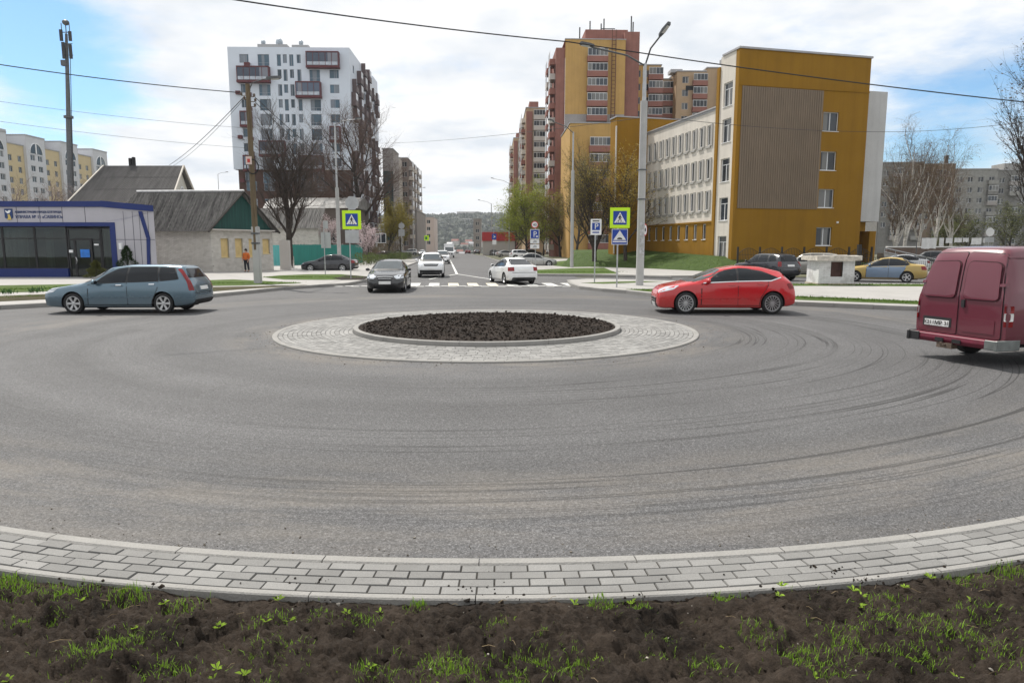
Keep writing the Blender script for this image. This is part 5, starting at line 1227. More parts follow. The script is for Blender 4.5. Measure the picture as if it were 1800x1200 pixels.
# --- brick cottage with a green gable
SLT = mat('weathered corrugated slate', (.115, .11, .105), .9, .75, 1.2, stretch=(6.5, .35, .5), bump=.2, bscale=30)
WBR = brickmat('whitewashed brick', (.74, .71, .66), (.60, .57, .52), (.36, .34, .31), .27, .09, .014, dirt=.35)
def corr(name, p00, p10, p01, p11, waves, amp, m, parent, rows=1):
    p00, p10, p01, p11 = map(V, (p00, p10, p01, p11)); nn = (p10-p00).cross(p01-p00).normalized(); b = MB(); n = waves*6
    if nn.z < 0: nn = -nn
    for r in range(rows):
        v0, v1 = r/rows, min(1, (r+1.03)/rows); lift = nn*.012*r
        A = []; 
        for i in range(n+1):
            u = i/n; o = nn*amp*math.sin(2*math.pi*u*waves)
            A.append((b.bm.verts.new(p00.lerp(p10, u).lerp(p01.lerp(p11, u), v0)+o+nn*.015), b.bm.verts.new(p00.lerp(p10, u).lerp(p01.lerp(p11, u), v1)+o)))
        for x, y in zip(A, A[1:]): b.bm.faces.new((x[0], y[0], y[1], x[1]))
    return b.build(name, m, parent, smooth=75)
Yh = 54.0; g0_ = P(268, 440, Yh); h1 = P(372, 440, Yh-1.5); zeave = P(320, 405, Yh).z; zr_ = P(320, 340, Yh+3).z
cot = thing('brick_cottage', 'low whitewashed brick cottage with a grey corrugated roof and turquoise plank gable', 'house', (h1.x, Yh-1.5, 0), R(-3))
# local: x right; long wall runs left from x=0; gable faces right-front
Lw = h1.x-P(205, 440, Yh).x; gw = 6.2
GA = R(-24)   # gable wall runs to the right and away
gu = V((math.cos(R(52)), math.sin(R(52)), 0)); 
gu = V((.5, .866, 0)).normalized(); gw = 5.6
facade(cot, WBR, (-Lw, 0, 0), X1, Lw, zeave, [])
CREAMC = mat('cream boarded window', (.62, .47, .22), .6, .15)
o = facade(cot, WBR, (0, 0, 0), gu, gw, zeave, [(.8, 1.25, .7, 1.45), (2.05, 1.25, .7, 1.45), (3.3, 1.25, .7, 1.45), (4.6, 1.5, .7, 1.2)], nx=1, frame=mat('cream window frame', (.68, .55, .30), .6, .1), glass=CREAMC, dep=.1)
pk = gu*gw*.5; rdg = V((-Lw, 0, 0))+pk
b = MB(); ov = -gu.cross(Z3)*-.0
b.prism([V((0,0,zeave+.02)), gu*gw+V((0,0,zeave+.02)), pk+V((0,0,zr_-.15))], -gu.cross(Z3)*.12); b.build('gable', mat('turquoise planks', (.012, .060, .052), .7, .35, 2, stretch=(6, 6, .2)), cot)
fo = gu.cross(Z3)*.45     # verge overhang
eo = -gu*.45
corr('roof', V((-Lw-.3,0,zeave-.12))+eo, V((0,0,zeave-.12))+fo+eo, V((-Lw-.3,0,zr_))+pk, pk+fo+V((0,0,zr_)), 52, .035, SLT, cot, 3)
corr('roof', V((-Lw-.3,0,zeave-.12))+gu*(gw+.45), gu*(gw+.45)+V((0,0,zeave-.12))+fo, V((-Lw-.3,0,zr_))+pk, pk+fo+V((0,0,zr_)), 52, .035, SLT, cot, 3)
b = MB(); b.tube([V((-Lw-.3,0,zr_+.03))+pk, pk+fo+V((0,0,zr_+.03))], .09, 6); b.build('ridge_cap', mat('pale ridge tin', (.55, .55, .55), .5, .2, 3), cot, smooth=50)
b = MB()
for q0, q1 in ((eo+V((0,0,zeave-.15)), pk+V((0,0,zr_-.03))), (gu*(gw+.45)+V((0,0,zeave-.15)), pk+V((0,0,zr_-.03)))): b = MB(); b.tube([q0+fo*.9, q1+fo*.9], .09, 4); b.build('barge_board', mat('dark verge board', (.05, .045, .04), .8, .2), cot)
b = MB(); b.prism([fo*.0+V((0,-.12,zeave-.02))+gu*-.1, gu*(gw+.1)+V((0,-.12,zeave-.02)), gu*(gw+.1)+V((.3,-.3,zeave-.02)), V((.3,-.3,zeave-.02))], (0,0,.10)); b.build('cornice', PALE, cot)
b = MB(); wallgrid(b, gu*gw, V((-gu.y, gu.x, 0)).normalized() if False else V((-1, 0, 0)), Lw, zeave, []); b.build('wall', WBR, cot, recalc=False)
# turquoise gate and plank fences beside it
TURQ = mat('turquoise paint', (.10, .42, .42), .6, .18, 1.5, stretch=(8, 8, .3)); TURD = mat('deep turquoise paint', (.02, .20, .17), .6, .18, 1.5, stretch=(8, 8, .3))
def plankfence(name, label, a, c, z0, h, pw, m, cat='fence', jitter=.03, posts=True):
    a = V(a); c = V(c); t = thing(name, label, cat, a); d = c-a; n = max(2, int(d.length/pw)); u = d.normalized(); rzz = math.atan2(d.y, d.x); b = MB()
    for k in range(n): hh = h+random.uniform(-jitter, jitter); p = u*(pw*(k+.5)); b.box((p.x, p.y, z0+hh/2), (pw*.9, .03, hh), rzz+random.uniform(-.02, .02))
    b.build('planks', m, t); nn = V((-u.y, u.x, 0))
    if posts:
        for k in range(int(d.length/2.5)+1): p = u*min(d.length, k*2.5)+nn*.08; b = MB(); b.box((p.x, p.y, z0+h*.5), (.09, .09, h+.08), rzz); b.build('post', m, t)
    b = MB()
    for zf in (.25, .8): p = u*d.length/2+nn*.035; b.box((p.x, p.y, z0+h*zf), (d.length, .04, .09), rzz)
    b.build('rail', m, t); return t
OLDW = mat('grey weathered planks', (.22, .205, .19), .9, .3, 2, stretch=(9, 9, .3))
f0 = G(266, 478, .1); f1 = G(376, 479, .1); plankfence('plank_fence', 'weathered grey plank fence in front of the brick cottage', f0, f1, 0, 2.0, .13, OLDW)
q = G(466, 468, .1); plankfence('gate', 'bright turquoise plank gate right of the utility pole', (q.x, q.y, 0), (q.x+1.6, q.y+1.5, 0), 0, 2.25, .2, TURQ, 'gate', .0, False)
q2 = V((q.x+1.65, q.y+1.7, 0)); plankfence('plank_fence', 'deep turquoise plank fence running back behind the bare tree', q2, q2+V((5.2, 13, 0)), 0, 2.3, .16, TURD)
q3 = G(572, 459, .1); plankfence('plank_fence', 'pale turquoise plank fence seen behind the parked black sedan', (q3.x, q3.y, 0), (q3.x+2.8, q3.y+1, 0), 0, 2.6, .16, mat('pale turquoise paint', (.16, .45, .36), .6, .2, 1.5))
solid(cot, 'gate_pier', PALE, [(3.2, 4.0, 5.2, 5.6, 0, 2.6)])
# --- house with a big slate roof behind
Yb = 66.0; l0 = P(130, 352, Yb); r0 = P(300, 352, Yb); zt_ = P(240, 291, Yb+4).z; ze_ = l0.z; rgl = P(183, 291, Yb+4.2).x
hs = thing('slate_roof_house', 'pale house with a broad dark slate roof and an arched attic window behind the cottage', 'house', (l0.x, Yb, 0), 0); WH = r0.x-l0.x; yd = 8.4
HM = plaster('cream render', (.52, .50, .45)); rx = rgl-l0.x
gx = P(322, 291, Yb+4.2).x-l0.x; g2 = P(345, 340, Yb+8.4).x-l0.x
solid(hs, 'wall', HM, [(.6, WH-.1, .5, yd-.3, 0, ze_-.05)])
corr('roof', (-.3,-.3,ze_-.15), (WH+.2,-.3,ze_-.15), (rx,yd/2,zt_), (gx,yd/2,zt_), 60, .025, mat('dark slate roof', (.075, .072, .072), .9, .3, 1, stretch=(3, .4, .5)), hs, 3)
b = MB(); b.face([(rx,yd/2,zt_),(gx,yd/2,zt_),(g2+.2,yd+.3,ze_-.15),(-.3,yd+.3,ze_-.15)]); b.build('roof', SLT, hs)
b = MB(); A_ = V((WH-.05,.2,ze_-.1)); B_ = V((g2-.3,yd-.2,ze_-.1)); K_ = V((gx-.35,yd/2,zt_-.25)); b.prism([A_, B_, K_], (-.15, .05, 0)); b.build('gable', HM, hs)
u_ = (B_-A_); nn_ = u_.cross(Z3).normalized(); 
def gp(u, z): return A_+u_*u+V((0, 0, z))+nn_*.03+ (K_-A_.lerp(B_, .5)).normalized()*0
ctr = A_.lerp(B_, .5); dl = (K_-ctr)
def gq(u, v): return ctr+u_.normalized()*u+dl.normalized()*v+nn_*.06
b = MB(); b.prism([gq(.62*math.cos(a), .9+.75*math.sin(a)) for a in np.linspace(0, math.pi, 14)]+[gq(-.62, .25), gq(.62, .25)], nn_*-.05); b.build('attic_window', WINGLASS, hs)
b = MB(); b.tube([gq(.66*math.cos(a), .9+.79*math.sin(a)) for a in np.linspace(0, math.pi, 14)], .06, 4); b.tube([gq(0, .25), gq(0, 1.6)], .04, 4); b.build('attic_window_frame', PVC, hs)
for q0, q1 in (((WH+.2,-.3,ze_-.12), (gx+.05,yd/2,zt_+.03)), ((g2+.25,yd+.3,ze_-.1), (gx+.05,yd/2,zt_+.03)), ((-.35,-.3,ze_-.12), (rx-.05,yd/2,zt_+.02))): b = MB(); b.tube([q0, q1], .09, 4); b.build('barge_board', OFFW, hs)
cx_ = P(229, 285, Yb+4).x-l0.x; solid(hs, 'chimney', BLACK, [(cx_-.28, cx_-.02, yd/2, yd/2+.3, zt_-.2, zt_+.75), (cx_+.06, cx_+.28, yd/2, yd/2+.3, zt_-.2, zt_+.85)])
# --- grey shed buildings behind the bare trees
q = P(470, 400, 94); t = thing('storage_building', 'long low building with a pale curved tin roof behind the bare trees', 'building', (q.x, 94, 0))
LW = P(625, 400, 94).x-q.x; solid(t, 'wall', plaster('dull wall', (.10, .08, .07), .25), [(0, LW, 0, 9, 0, P(500, 366, 94).z)]); z1_ = P(500, 366, 94).z
b = MB(); pf = [(-.3, z1_), (1.2, z1_+1.0), (4.5, z1_+1.7), (8, z1_+1.0), (9.3, z1_)]; b.prism([(-.4, y, z) for y, z in pf], (LW+.8, 0, 0)); b.build('tin_roof', mat('pale tin roof', (.17, .165, .16), .6, .4, 1.5), t)
for k in range(5): win(t, (0, 0, 0), X1, 1.5+k*3.3, 2.6, 1.4, 1.3, 2, PVC, -.08, False)
q = P(450, 420, 84); t = thing('outbuilding', 'low outbuilding with grey slate roof and whitewashed wall behind the turquoise fence', 'building', (q.x, 84, 0))
LW = P(560, 420, 84).x-q.x; za_ = P(500, 400, 84).z; solid(t, 'wall', WBR, [(0, LW, 0, 5, 0, za_)]); corr('roof', (-.3,-.4,za_-.1), (LW+.3,-.4,za_-.1), (-.3,2.5,P(500,366,86).z), (LW+.3,2.5,P(500,366,86).z), 40, .03, SLT, t, 2)
# --- little white kiosk
k0 = G(1438, 501, .13); kw = P(1500, 480, k0.y).x-k0.x
ks = thing('substation_kiosk', 'small whitewashed brick kiosk with a rough overhanging slab roof and brown hatch', 'kiosk', (k0.x, k0.y, .0), R(-4)); kh = P(1460, 458, k0.y).z
KW = brickmat('white kiosk wall', (.70, .70, .70), (.66, .66, .66), (.58, .58, .58), .27, .09, .01, dirt=.45)
facade(ks, KW, (0, 0, 0), X1, kw, kh, [(kw*.33, .55, kw*.34, kh*.55)], nx=1, frame=mat('brown hatch frame', (.09, .05, .04), .7, .2), glass=mat('rusty hatch', (.07, .035, .03), .75, .4, 3), sill=False, dep=.04, name='hatch')
b = MB(); wallgrid(b, (kw, 0, 0), (0, 1, 0), 1.7, kh, []); wallgrid(b, (0, 1.7, 0), Y1, 1.7, kh, []); wallgrid(b, (kw, 1.7, 0), (-1, 0, 0), kw, kh, []); b.build('wall', KW, ks, recalc=False)
solid(ks, 'plinth', mat('stained plinth', (.36, .32, .25), .9, .35, 3), [(-.05, kw+.05, -.05, 1.75, -.1, .22)])
b = MB(); b.bx(-.22, kw+.22, -.3, 2.0, kh, kh+.24); bmesh.ops.subdivide_edges(b.bm, edges=b.bm.edges[:], cuts=5, use_grid_fill=True)
for v in b.bm.verts: v.co += mnoise.noise_vector(v.co*3.1)*.05
b.build('slab_roof', mat('lichen slab', (.46, .43, .38), .9, .4, 4, bump=.5, bscale=25), ks, smooth=60)
# ------------------------------------------------------------------ poles, lamps, wires
WOODP = mat('old timber pole', (.13, .098, .060), .9, .35, 3, stretch=(8, 8, .4), bump=.3, bscale=30); CONP = mat('concrete pole', (.40, .40, .395), .8, .14, 2, bump=.2, bscale=50, fine=40); DSTEEL = mat('dark steel', (.10, .105, .11), .5, .2, 4, metal=.4)
CER = mat('porcelain', (.10, .07, .05), .3, .1)
def lamphead(parent, p, d, l=.75, m=None):
    b = MB(); d = V(d).normalized(); s = d.cross(Z3).normalized()*.13; u = V((0, 0, 1))
    b.prism([p-s*.6, p+s*.6, p+d*l*.4+s, p+d*l+s*.7, p+d*l-s*.7, p+d*l*.4-s], u*.12); o = b.build('lamp_head', m or DSTEEL, parent)
    b = MB(); b.prism([p+d*l*.35+s*.7-u*.03, p+d*l*.9+s*.6-u*.03, p+d*l*.9-s*.6-u*.03, p+d*l*.35-s*.7-u*.03], u*.028); b.build('lens', mat('lamp glass', (.5, .5, .48), .3, .1), o)
    return o
# timber pole with concrete foot, left
pb_ = G(453, 498, .14); up = thing('utility_pole', 'brown timber utility pole strapped to a pale concrete foot, with a lamp arm', 'pole', (pb_.x, pb_.y, .14)); ztp = P(453, 148, pb_.y).z-.14; zs_ = P(453, 398, pb_.y).z-.14
b = MB(); b.tube([(0, 0, zs_-1.2), (0, 0, ztp)], [.15, .115], 12); b.build('shaft', WOODP, up, smooth=50)
b = MB(); b.box((.02, .02, zs_/2-.1), (.36, .30, zs_+.2)); bmesh.ops.bevel(b.bm, geom=b.bm.edges[:], offset=.03, segments=2, affect='EDGES'); b.build('foot', CONP, up)
for z in (zs_-.4, zs_-.9): b = MB(); b.lathe([(.22, z), (.225, z+.04), (.22, z+.08)], 12); b.build('strap', DSTEEL, up)
b = MB(); b.tube([(.05, 0, ztp-.35), (.25, -.05, ztp+.05), (.8, -.1, ztp+.20), (1.05, -.1, ztp+.24)], .03, 6); a = b.build('lamp_arm', DSTEEL, up, smooth=50); lamphead(up, V((1.0, -.1, ztp+.2)), (1, 0, .06), .7)
for x, z in ((-.35, ztp-.55), (.3, ztp-.62), (.35, ztp-.85), (.32, ztp-1.1), (-.2, ztp-.75)): b = MB(); b.tube([(0, 0, z), (x, 0, z)], .02, 5); b.lathe([(.02, z), (.07, z+.02), (.05, z+.07), (.07, z+.1), (.03, z+.16)], 8, c=(x, 0, 0)); b.build('insulator', CER, up, smooth=40)
zc2 = P(453, 290, pb_.y).z-.14
b = MB(); pts = [(.30*math.cos(a)+.1, -.17, zc2-.1+.36*math.sin(a)) for a in np.linspace(0, 12.5, 40)]; b.tube(pts, .028, 5); b.build('cable_coil', BLACK, up)
solid(up, 'notice_plate', mat('notice plate', (.62, .50, .46), .5, .1), [(-.22, .08, -.20, -.17, zc2+.0, zc2+.40)]); solid(up, 'notice_mark', mat('notice red', (.45, .04, .03), .5, .1), [(-.14, .0, -.206, -.2005, zc2+.1, zc2+.28)])
def pole(name, label, px, py, top, bend=(), r0=.14, r1=.08, m=CONP, arms=(), dark=None):
    g = G(px, py, .12); t = thing(name, label, 'street lamp', (g.x, g.y, .1), 0, 'street lamps'); z = P(top[0], top[1], g.y).z-.1
    if dark:
        zd = P(px, dark, g.y).z-.1; b = MB(); b.tube([(0, 0, 0), (0, 0, zd)], [r0, r0*.9], 12); b.build('shaft', m, t, smooth=50); b = MB(); b.tube([(0, 0, zd-.02), (0, 0, z)], [r1*1.0, r1*.8], 10); b.build('upper_shaft', GALV, t, smooth=50)
    else: b = MB(); b.tube([(0, 0, 0), (0, 0, z)], [r0, r1], 12); b.build('shaft', m, t, smooth=50)
    for tip in arms:
        e = P(tip[0], tip[1], g.y+tip[2] if len(tip) > 2 else g.y); e = V((e.x-g.x, e.y-g.y, e.z-.1)); s = V((0, 0, z-.1)); md = s.lerp(e, .35)+V((0, 0, (e.z-s.z)*.18+.1))
        b = MB(); b.tube([s, md, e], .04, 6); b.build('lamp_arm', DSTEEL, t, smooth=60); d = (e-md).normalized(); lamphead(t, e-d*.1, d, .7)
    return t, g, z
tA, gA, zA = pole('street_lamp', 'tall concrete street lamp with two dark arms beside the right crossing sign', 1124, 502, (1134, 112), r0=.19, r1=.10, dark=178, arms=((1162, 62, -.8), (1040, 83, -1.5)))
for z in (4.2, 5.6): b = MB(); b.lathe([(.23, z), (.235, z+.03), (.23, z+.06)], 14); b.build('clamp', DSTEEL, tA)
for z, h in ((2.6, .30), (2.2, .35), (1.75, .3), (3.0, .25)): b = MB(); b.box((.03, -.2, z), (.20, .04, h)); b.build('torn_poster', mat('torn paper', (.42, .42, .44), .8, .45, 9), tA)
pole('street_lamp', 'slimmer street lamp pole standing on the lawn behind the parking sign, lamp turned left', 1005, 470, (1006, 232), r0=.17, r1=.09, dark=300, arms=((972, 214, -2),))
pole('street_lamp', 'pale street lamp pole rising in front of the white high rise', 597, 468, (597, 218), r0=.2, r1=.10, dark=330, arms=((626, 210, -1),))
pole('street_lamp', 'thin far street lamp just left of the willow tree', 895, 449, (895, 322), r0=.16, r1=.09, m=GALV, arms=((867, 314, -3),))
pole('street_lamp', 'small far street lamp in front of the valley view', 864, 446.5, (864, 358), r0=.2, r1=.1, m=GALV, arms=((843, 352, -4),))
pole('street_lamp', 'thin street lamp on the left of the far street', 727, 447, (727, 330), r0=.15, r1=.08, m=GALV, arms=((745, 330, -4),))
pole('street_lamp', 'short grey lamp post far behind the cottage roof', 391, 447, (391, 306), r0=.14, r1=.07, m=GALV, arms=((397, 303, 0),))
def wire(pts, sag, r=.014, lab='thin dark overhead wire', n=18, grp='overhead wires'):
    b = MB(); pl = []
    for a, c in zip(pts, pts[1:]):
        for k in range(n): u = k/n; pl.append(a.lerp(c, u)-V((0, 0, sag*4*u*(1-u))))
    pl.append(pts[-1]); b.tube(pl, r, 5); return tag(b.build('overhead_wire', mat('wire', (.02, .02, .022), .6, .1), smooth=60), lab, 'wire', grp)
YW = 22
wire([P(150, -42, 17), P(1000, 74, 24), P(1900, 190, 24)], .12, .020, 'thick black overhead cable crossing the whole sky from top left to far right')
top = V((pb_.x, pb_.y, ztp+.14))
wire([P(-120, 95, 30), top+V((-.35, 0, -.42))], .15, .022, 'black overhead cable from the left edge to the utility pole top')
wire([top+V((-.2, 0, -.6)), P(298, 290, 66)], .25, .02, 'slanting cable from the utility pole down to the slate roof house')
wire([top+V((-.2, 0, -.7)), P(300, 294, 66)], .35, .012, 'thin lower twin of the slanting cable to the slate roof house')
wire([top+V((.35, 0, -.65)), P(640, 320, 75)], .5, .02, 'upper cable running right from the utility pole over the bare trees')
wire([top+V((.35, 0, -.9)), P(640, 335, 75)], .5, .02, 'lower cable running right from the utility pole over the bare trees')
wire([P(-60, 170, 70), P(430, 225, 90)], .3, .018, 'upper faint wire left of the white high rise'); wire([P(-60, 205, 70), P(430, 260, 90)], .3, .018, 'lower faint wire left of the white high rise')
wire([V((gA.x, gA.y, 8.3)), P(1560, 232, 42), P(1900, 200, 34)], .2, .012, 'thin wire across the mustard end wall to the right edge')
wire([P(660, 252, 85), V((gA.x, gA.y, 8.2))], .3, .012, 'faint wire spanning the street to the tall concrete lamp')
# cell mast
yM = 95; m0 = P(126, 445, yM); ms = thing('cell_mast', 'tall dark tubular phone mast with antenna panels at the top', 'mast', (m0.x, yM, 0)); mt = P(116, 40, yM); lean = mt.x-m0.x
zz_ = lambda y: P(118, y, yM).z; xx_ = lambda z: lean*z/mt.z
b = MB(); b.tube([(0, 0, 0), (xx_(zz_(205)), 0, zz_(205)), (xx_(zz_(203)), 0, zz_(203)), (xx_(zz_(110)), 0, zz_(110)), (xx_(zz_(60)), 0, zz_(60))], [.42, .33, .29, .23, .16], 12); b.build('shaft', DSTEEL, ms, smooth=50)
b = MB(); z = zz_(206); b.lathe([(.3, z-.2), (.58, z-.15), (.58, z+.15), (.3, z+.2)], 12, c=(xx_(z), 0, 0)); b.build('flange', DSTEEL, ms)
b = MB(); xo_ = xx_(zz_(60)); b.tube([(xx_(zz_(330))+.46, 0, zz_(330)), (xx_(zz_(205))+.42, 0, zz_(205)), (xo_+.36, 0, zz_(80))], .04, 4); b.build('cable_run', TRIM, ms)
for dx, z0, z1 in ((-.45, 74, 54), (.72, 74, 57), (-.3, 105, 76), (.62, 105, 80)): solid(ms, 'antenna_panel', TRIM, [(xo_+dx-.18, xo_+dx+.18, -.5, -.3, zz_(z0), zz_(z1))])
b = MB(); [b.tube([(xo_-.6, -.2, zz_(y)), (xo_+.8, -.2, zz_(y))], .06, 4) for y in (58, 78, 98)]; [b.tube([(xo_+x, -.2, zz_(60)), (xo_+x, -.2, zz_(42))], .05, 4) for x in (-.45, .6)]; b.sphere((xo_+.05, 0, zz_(40)), .45, (1, 1, .8), 8, 6); b.tube([(xo_, 0, zz_(62)), (xo_, 0, zz_(36))], .06, 4); b.box((xo_-.45, -.2, zz_(112)), (.7, .5, .7)); b.build('mount', DSTEEL, ms)

# ------------------------------------------------------------------ signs
SB = mat('sign blue', (.008, .045, .30), .35, .06); SW = mat('sign white', (.72, .72, .72), .4, .05); SYG = mat('fluorescent yellow green', (.55, .85, .02), .5, .05); SRED = mat('sign red', (.5, .02, .02), .4, .06); SBLK = mat('sign black', (.012, .012, .014), .5, .1); SBK = mat('sign back grey', (.40, .41, .42), .5, .1, 3, metal=.3)
def sq(x0, x1, z0, z1, y, th, m, parent, name, r=0):
    b = MB(); pts = rounded([(x0, z0), (x1, z0), (x1, z1), (x0, z1)], r) if r else [V(p) for p in ((x0, z0), (x1, z0), (x1, z1), (x0, z1))]
    b.prism([V((p[0], y, p[1])) for p in pts], (0, -th, 0)); return b.build(name, m, parent)
def flat(pts, y, th, m, parent, name): b = MB(); b.prism([V((p[0], y, p[1])) for p in pts], (0, -th, 0)); return b.build(name, m, parent)
def disc_(cx, cz, r, y, th, m, parent, name, n=28): return flat([(cx+r*math.cos(2*math.pi*k/n), cz+r*math.sin(2*math.pi*k/n)) for k in range(n)], y, th, m, parent, name)
def pedestrian(cx, cz, s, parent):   # blue square, white triangle, walking figure on stripes
    sq(cx-s/2, cx+s/2, cz-s/2, cz+s/2, -.055, .004, SB, parent, 'blue_field')
    flat([(cx-s*.43, cz-s*.36), (cx+s*.43, cz-s*.36), (cx, cz+s*.42)], -.060, .003, SW, parent, 'white_triangle')
    y = -.064; b = MB()
    def pl(pts, w_): b.prism([V((cx+p.x*s, y, cz+p.y*s)) for p in strip2(pts, w_)], (0, -.003, 0))
    b.prism([V((cx+s*(.005+.045*math.cos(a)), y, cz+s*(.20+.045*math.sin(a)))) for a in np.linspace(0, 6.28, 13)[:-1]], (0, -.003, 0))
    pl([(0, .15), (-.015, .02), (0, -.05)], .11); pl([(-.01, -.04), (-.08, -.17), (-.16, -.27)], .055); pl([(.01, -.04), (.07, -.14), (.10, -.28)], .055); pl([(.02, .12), (.10, .03), (.14, -.02)], .04); pl([(-.03, .12), (-.11, .04), (-.12, -.04)], .04)
    for k in range(4): x = -.24+k*.15; pl([(x, -.36), (x+.02, -.29)], .05)
    b.build('walking_figure', SBLK, parent)
def signpost(label, px, py, lean=0):
    g = G(px, py, .14); t = thing('road_sign', label, 'road sign', (g.x, g.y, .13), 0, 'road signs'); return t, g
def toz(g, y): return P(900, y, g.y).z-.13
def tox(g, x, y): return P(x, y, g.y).x-g.x
def post(t, g, ytop, r=.035, m=GALV): b = MB(); b.tube([(0, 0, 0), (0, 0, toz(g, ytop))], r, 8); return b.build('post', m, t, smooth=50)
# left crossing sign
t, g = signpost('left crossing sign with yellow green border and grey sign backs above and below', 617, 490); post(t, g, 346)
x0, x1 = tox(g, 602, 386), tox(g, 635, 386); pl_ = sq(x0, x1, toz(g, 403), toz(g, 370), -.04, .012, SYG, t, 'sign_plate', .03); cx_ = (x0+x1)/2; s = (x1-x0)*.66; pedestrian(cx_, (toz(g, 403)+toz(g, 370))/2, s, pl_)
c = ((tox(g, 619, 357)), toz(g, 357)); n8 = [(c[0]+.42*math.cos(a), c[1]+.42*math.sin(a)) for a in np.linspace(R(22.5), R(382.5), 9)[:-1]]; flat(n8, -.04, .01, SBK, t, 'octagon_plate'); 
sq(tox(g, 607, 415), tox(g, 631, 415), toz(g, 427), toz(g, 404.5), -.04, .01, SBK, t, 'square_plate')
# its thinner neighbour seen from the back
t, g = signpost('thin post with the grey back of a square sign before the parked black sedan', 572, 482); post(t, g, 388); sq(tox(g, 564, 422), tox(g, 581, 422), toz(g, 436), toz(g, 408), .05, .01, SBK, t, 'sign_plate'); sq(tox(g, 568, 393), tox(g, 576, 393), toz(g, 402), toz(g, 388), .05, .01, SBK, t, 'small_plate')
# right crossing sign + hump sign
t, g = signpost('right crossing sign with a yellow green border above a blue speed hump sign', 1084, 505); post(t, g, 366)
x0, x1 = tox(g, 1072, 383), tox(g, 1107, 383); pl_ = sq(x0, x1, toz(g, 401), toz(g, 365), -.04, .012, SYG, t, 'sign_plate', .03); pedestrian((x0+x1)/2, (toz(g, 401)+toz(g, 365))/2, (x1-x0)*.68, pl_)
x0, x1 = tox(g, 1075, 417), tox(g, 1103, 417); z0, z1 = toz(g, 430), toz(g, 402.5); pw = sq(x0, x1, z0, z1, -.04, .010, SW, t, 'hump_plate'); e = .025; sq(x0+e, x1-e, z0+e, z1-e, -.0505, .003, SB, pw, 'blue_field'); cx_ = (x0+x1)/2; s = x1-x0; cz_ = (z0+z1)/2
flat([(cx_-s*.40, cz_-s*.20), (cx_+s*.40, cz_-s*.20), (cx_, cz_+s*.40)], -.054, .003, SW, pw, 'white_triangle'); flat([(cx_-s*.43, cz_-s*.34), (cx_+s*.43, cz_-s*.34), (cx_+s*.43, cz_-s*.26), (cx_-s*.43, cz_-s*.26)], -.054, .003, SW, pw, 'white_bar')
flat([(cx_-s*.2, cz_-s*.16)]+[(cx_+s*.17*math.cos(a), cz_-s*.16+s*.12*math.sin(a)) for a in np.linspace(math.pi, 0, 9)]+[(cx_+s*.2, cz_-s*.16)], -.0575, .002, SBLK, pw, 'hump_mark')
# white parking sign
t, g = signpost('white rectangular parking zone sign with a blue P square', 1045, 496); post(t, g, 386)
x0, x1 = tox(g, 1038, 400), tox(g, 1057, 400); z0, z1 = toz(g, 413), toz(g, 385); pl_ = sq(x0, x1, z0, z1, -.04, .01, SW, t, 'sign_plate', .03); w_ = x1-x0
sq(x0+w_*.14, x1-w_*.14, z0+(z1-z0)*.30, z0+(z1-z0)*.76, -.0505, .003, SB, pl_, 'blue_field'); fit('sign_letter', 'P', x0+w_*.34, x1-w_*.34, z0+(z1-z0)*.37, .42, SW, pl_, -.0555)
for zz, h in ((.84, .07), (.12, .08)):
    sq(x0+w_*.18, x1-w_*.2, z0+(z1-z0)*zz, z0+(z1-z0)*(zz+h), -.0505, .002, SB if zz < .5 else SBLK, pl_, 'small_lettering')
# 40 + P sign
t, g = signpost('forty limit disc above a tall blue parking sign and two white plates', 941, 470); post(t, g, 390)
c = (tox(g, 940, 395), toz(g, 395)); r = (toz(g, 388.5)-toz(g, 401.5))/2; d_ = disc_(*c, r, -.05, .01, SRED, t, 'limit_disc'); disc_(*c, r*.78, -.0605, .003, SW, d_, 'white_field'); fit('sign_number', '40', c[0]-r*.52, c[0]+r*.52, c[1]-r*.36, r*1.0, SBLK, d_, -.0655)
x0, x1 = tox(g, 932, 412), tox(g, 948, 412); z0, z1 = toz(g, 420), toz(g, 403); pw = sq(x0, x1, z0, z1, -.05, .01, SW, t, 'parking_plate'); sq(x0+.05, x1-.05, z0+.05, z1-.05, -.0605, .003, SB, pw, 'blue_field'); w_ = x1-x0; fit('sign_letter', 'P', x0+w_*.32, x0+w_*.66, z0+(z1-z0)*.2, (z1-z0)*.85, SW, pw, -.0655); sq(x0+w_*.62, x0+w_*.85, z0+(z1-z0)*.2, z0+(z1-z0)*.32, -.0655, .002, SW, pw, 'small_mark')
for ya, yb_ in ((428, 421), (437, 429.5)):
    q_ = sq(x0, x1, toz(g, ya), toz(g, yb_), -.05, .01, SW, t, 'white_plate'); zc_2 = (toz(g, ya)+toz(g, yb_))/2; flat([(x0+w_*.25, zc_2-.12), (x0+w_*.75, zc_2-.1), (x0+w_*.68, zc_2+.1), (x0+w_*.42, zc_2+.12)], -.0605, .002, SBK, q_, 'car_mark')
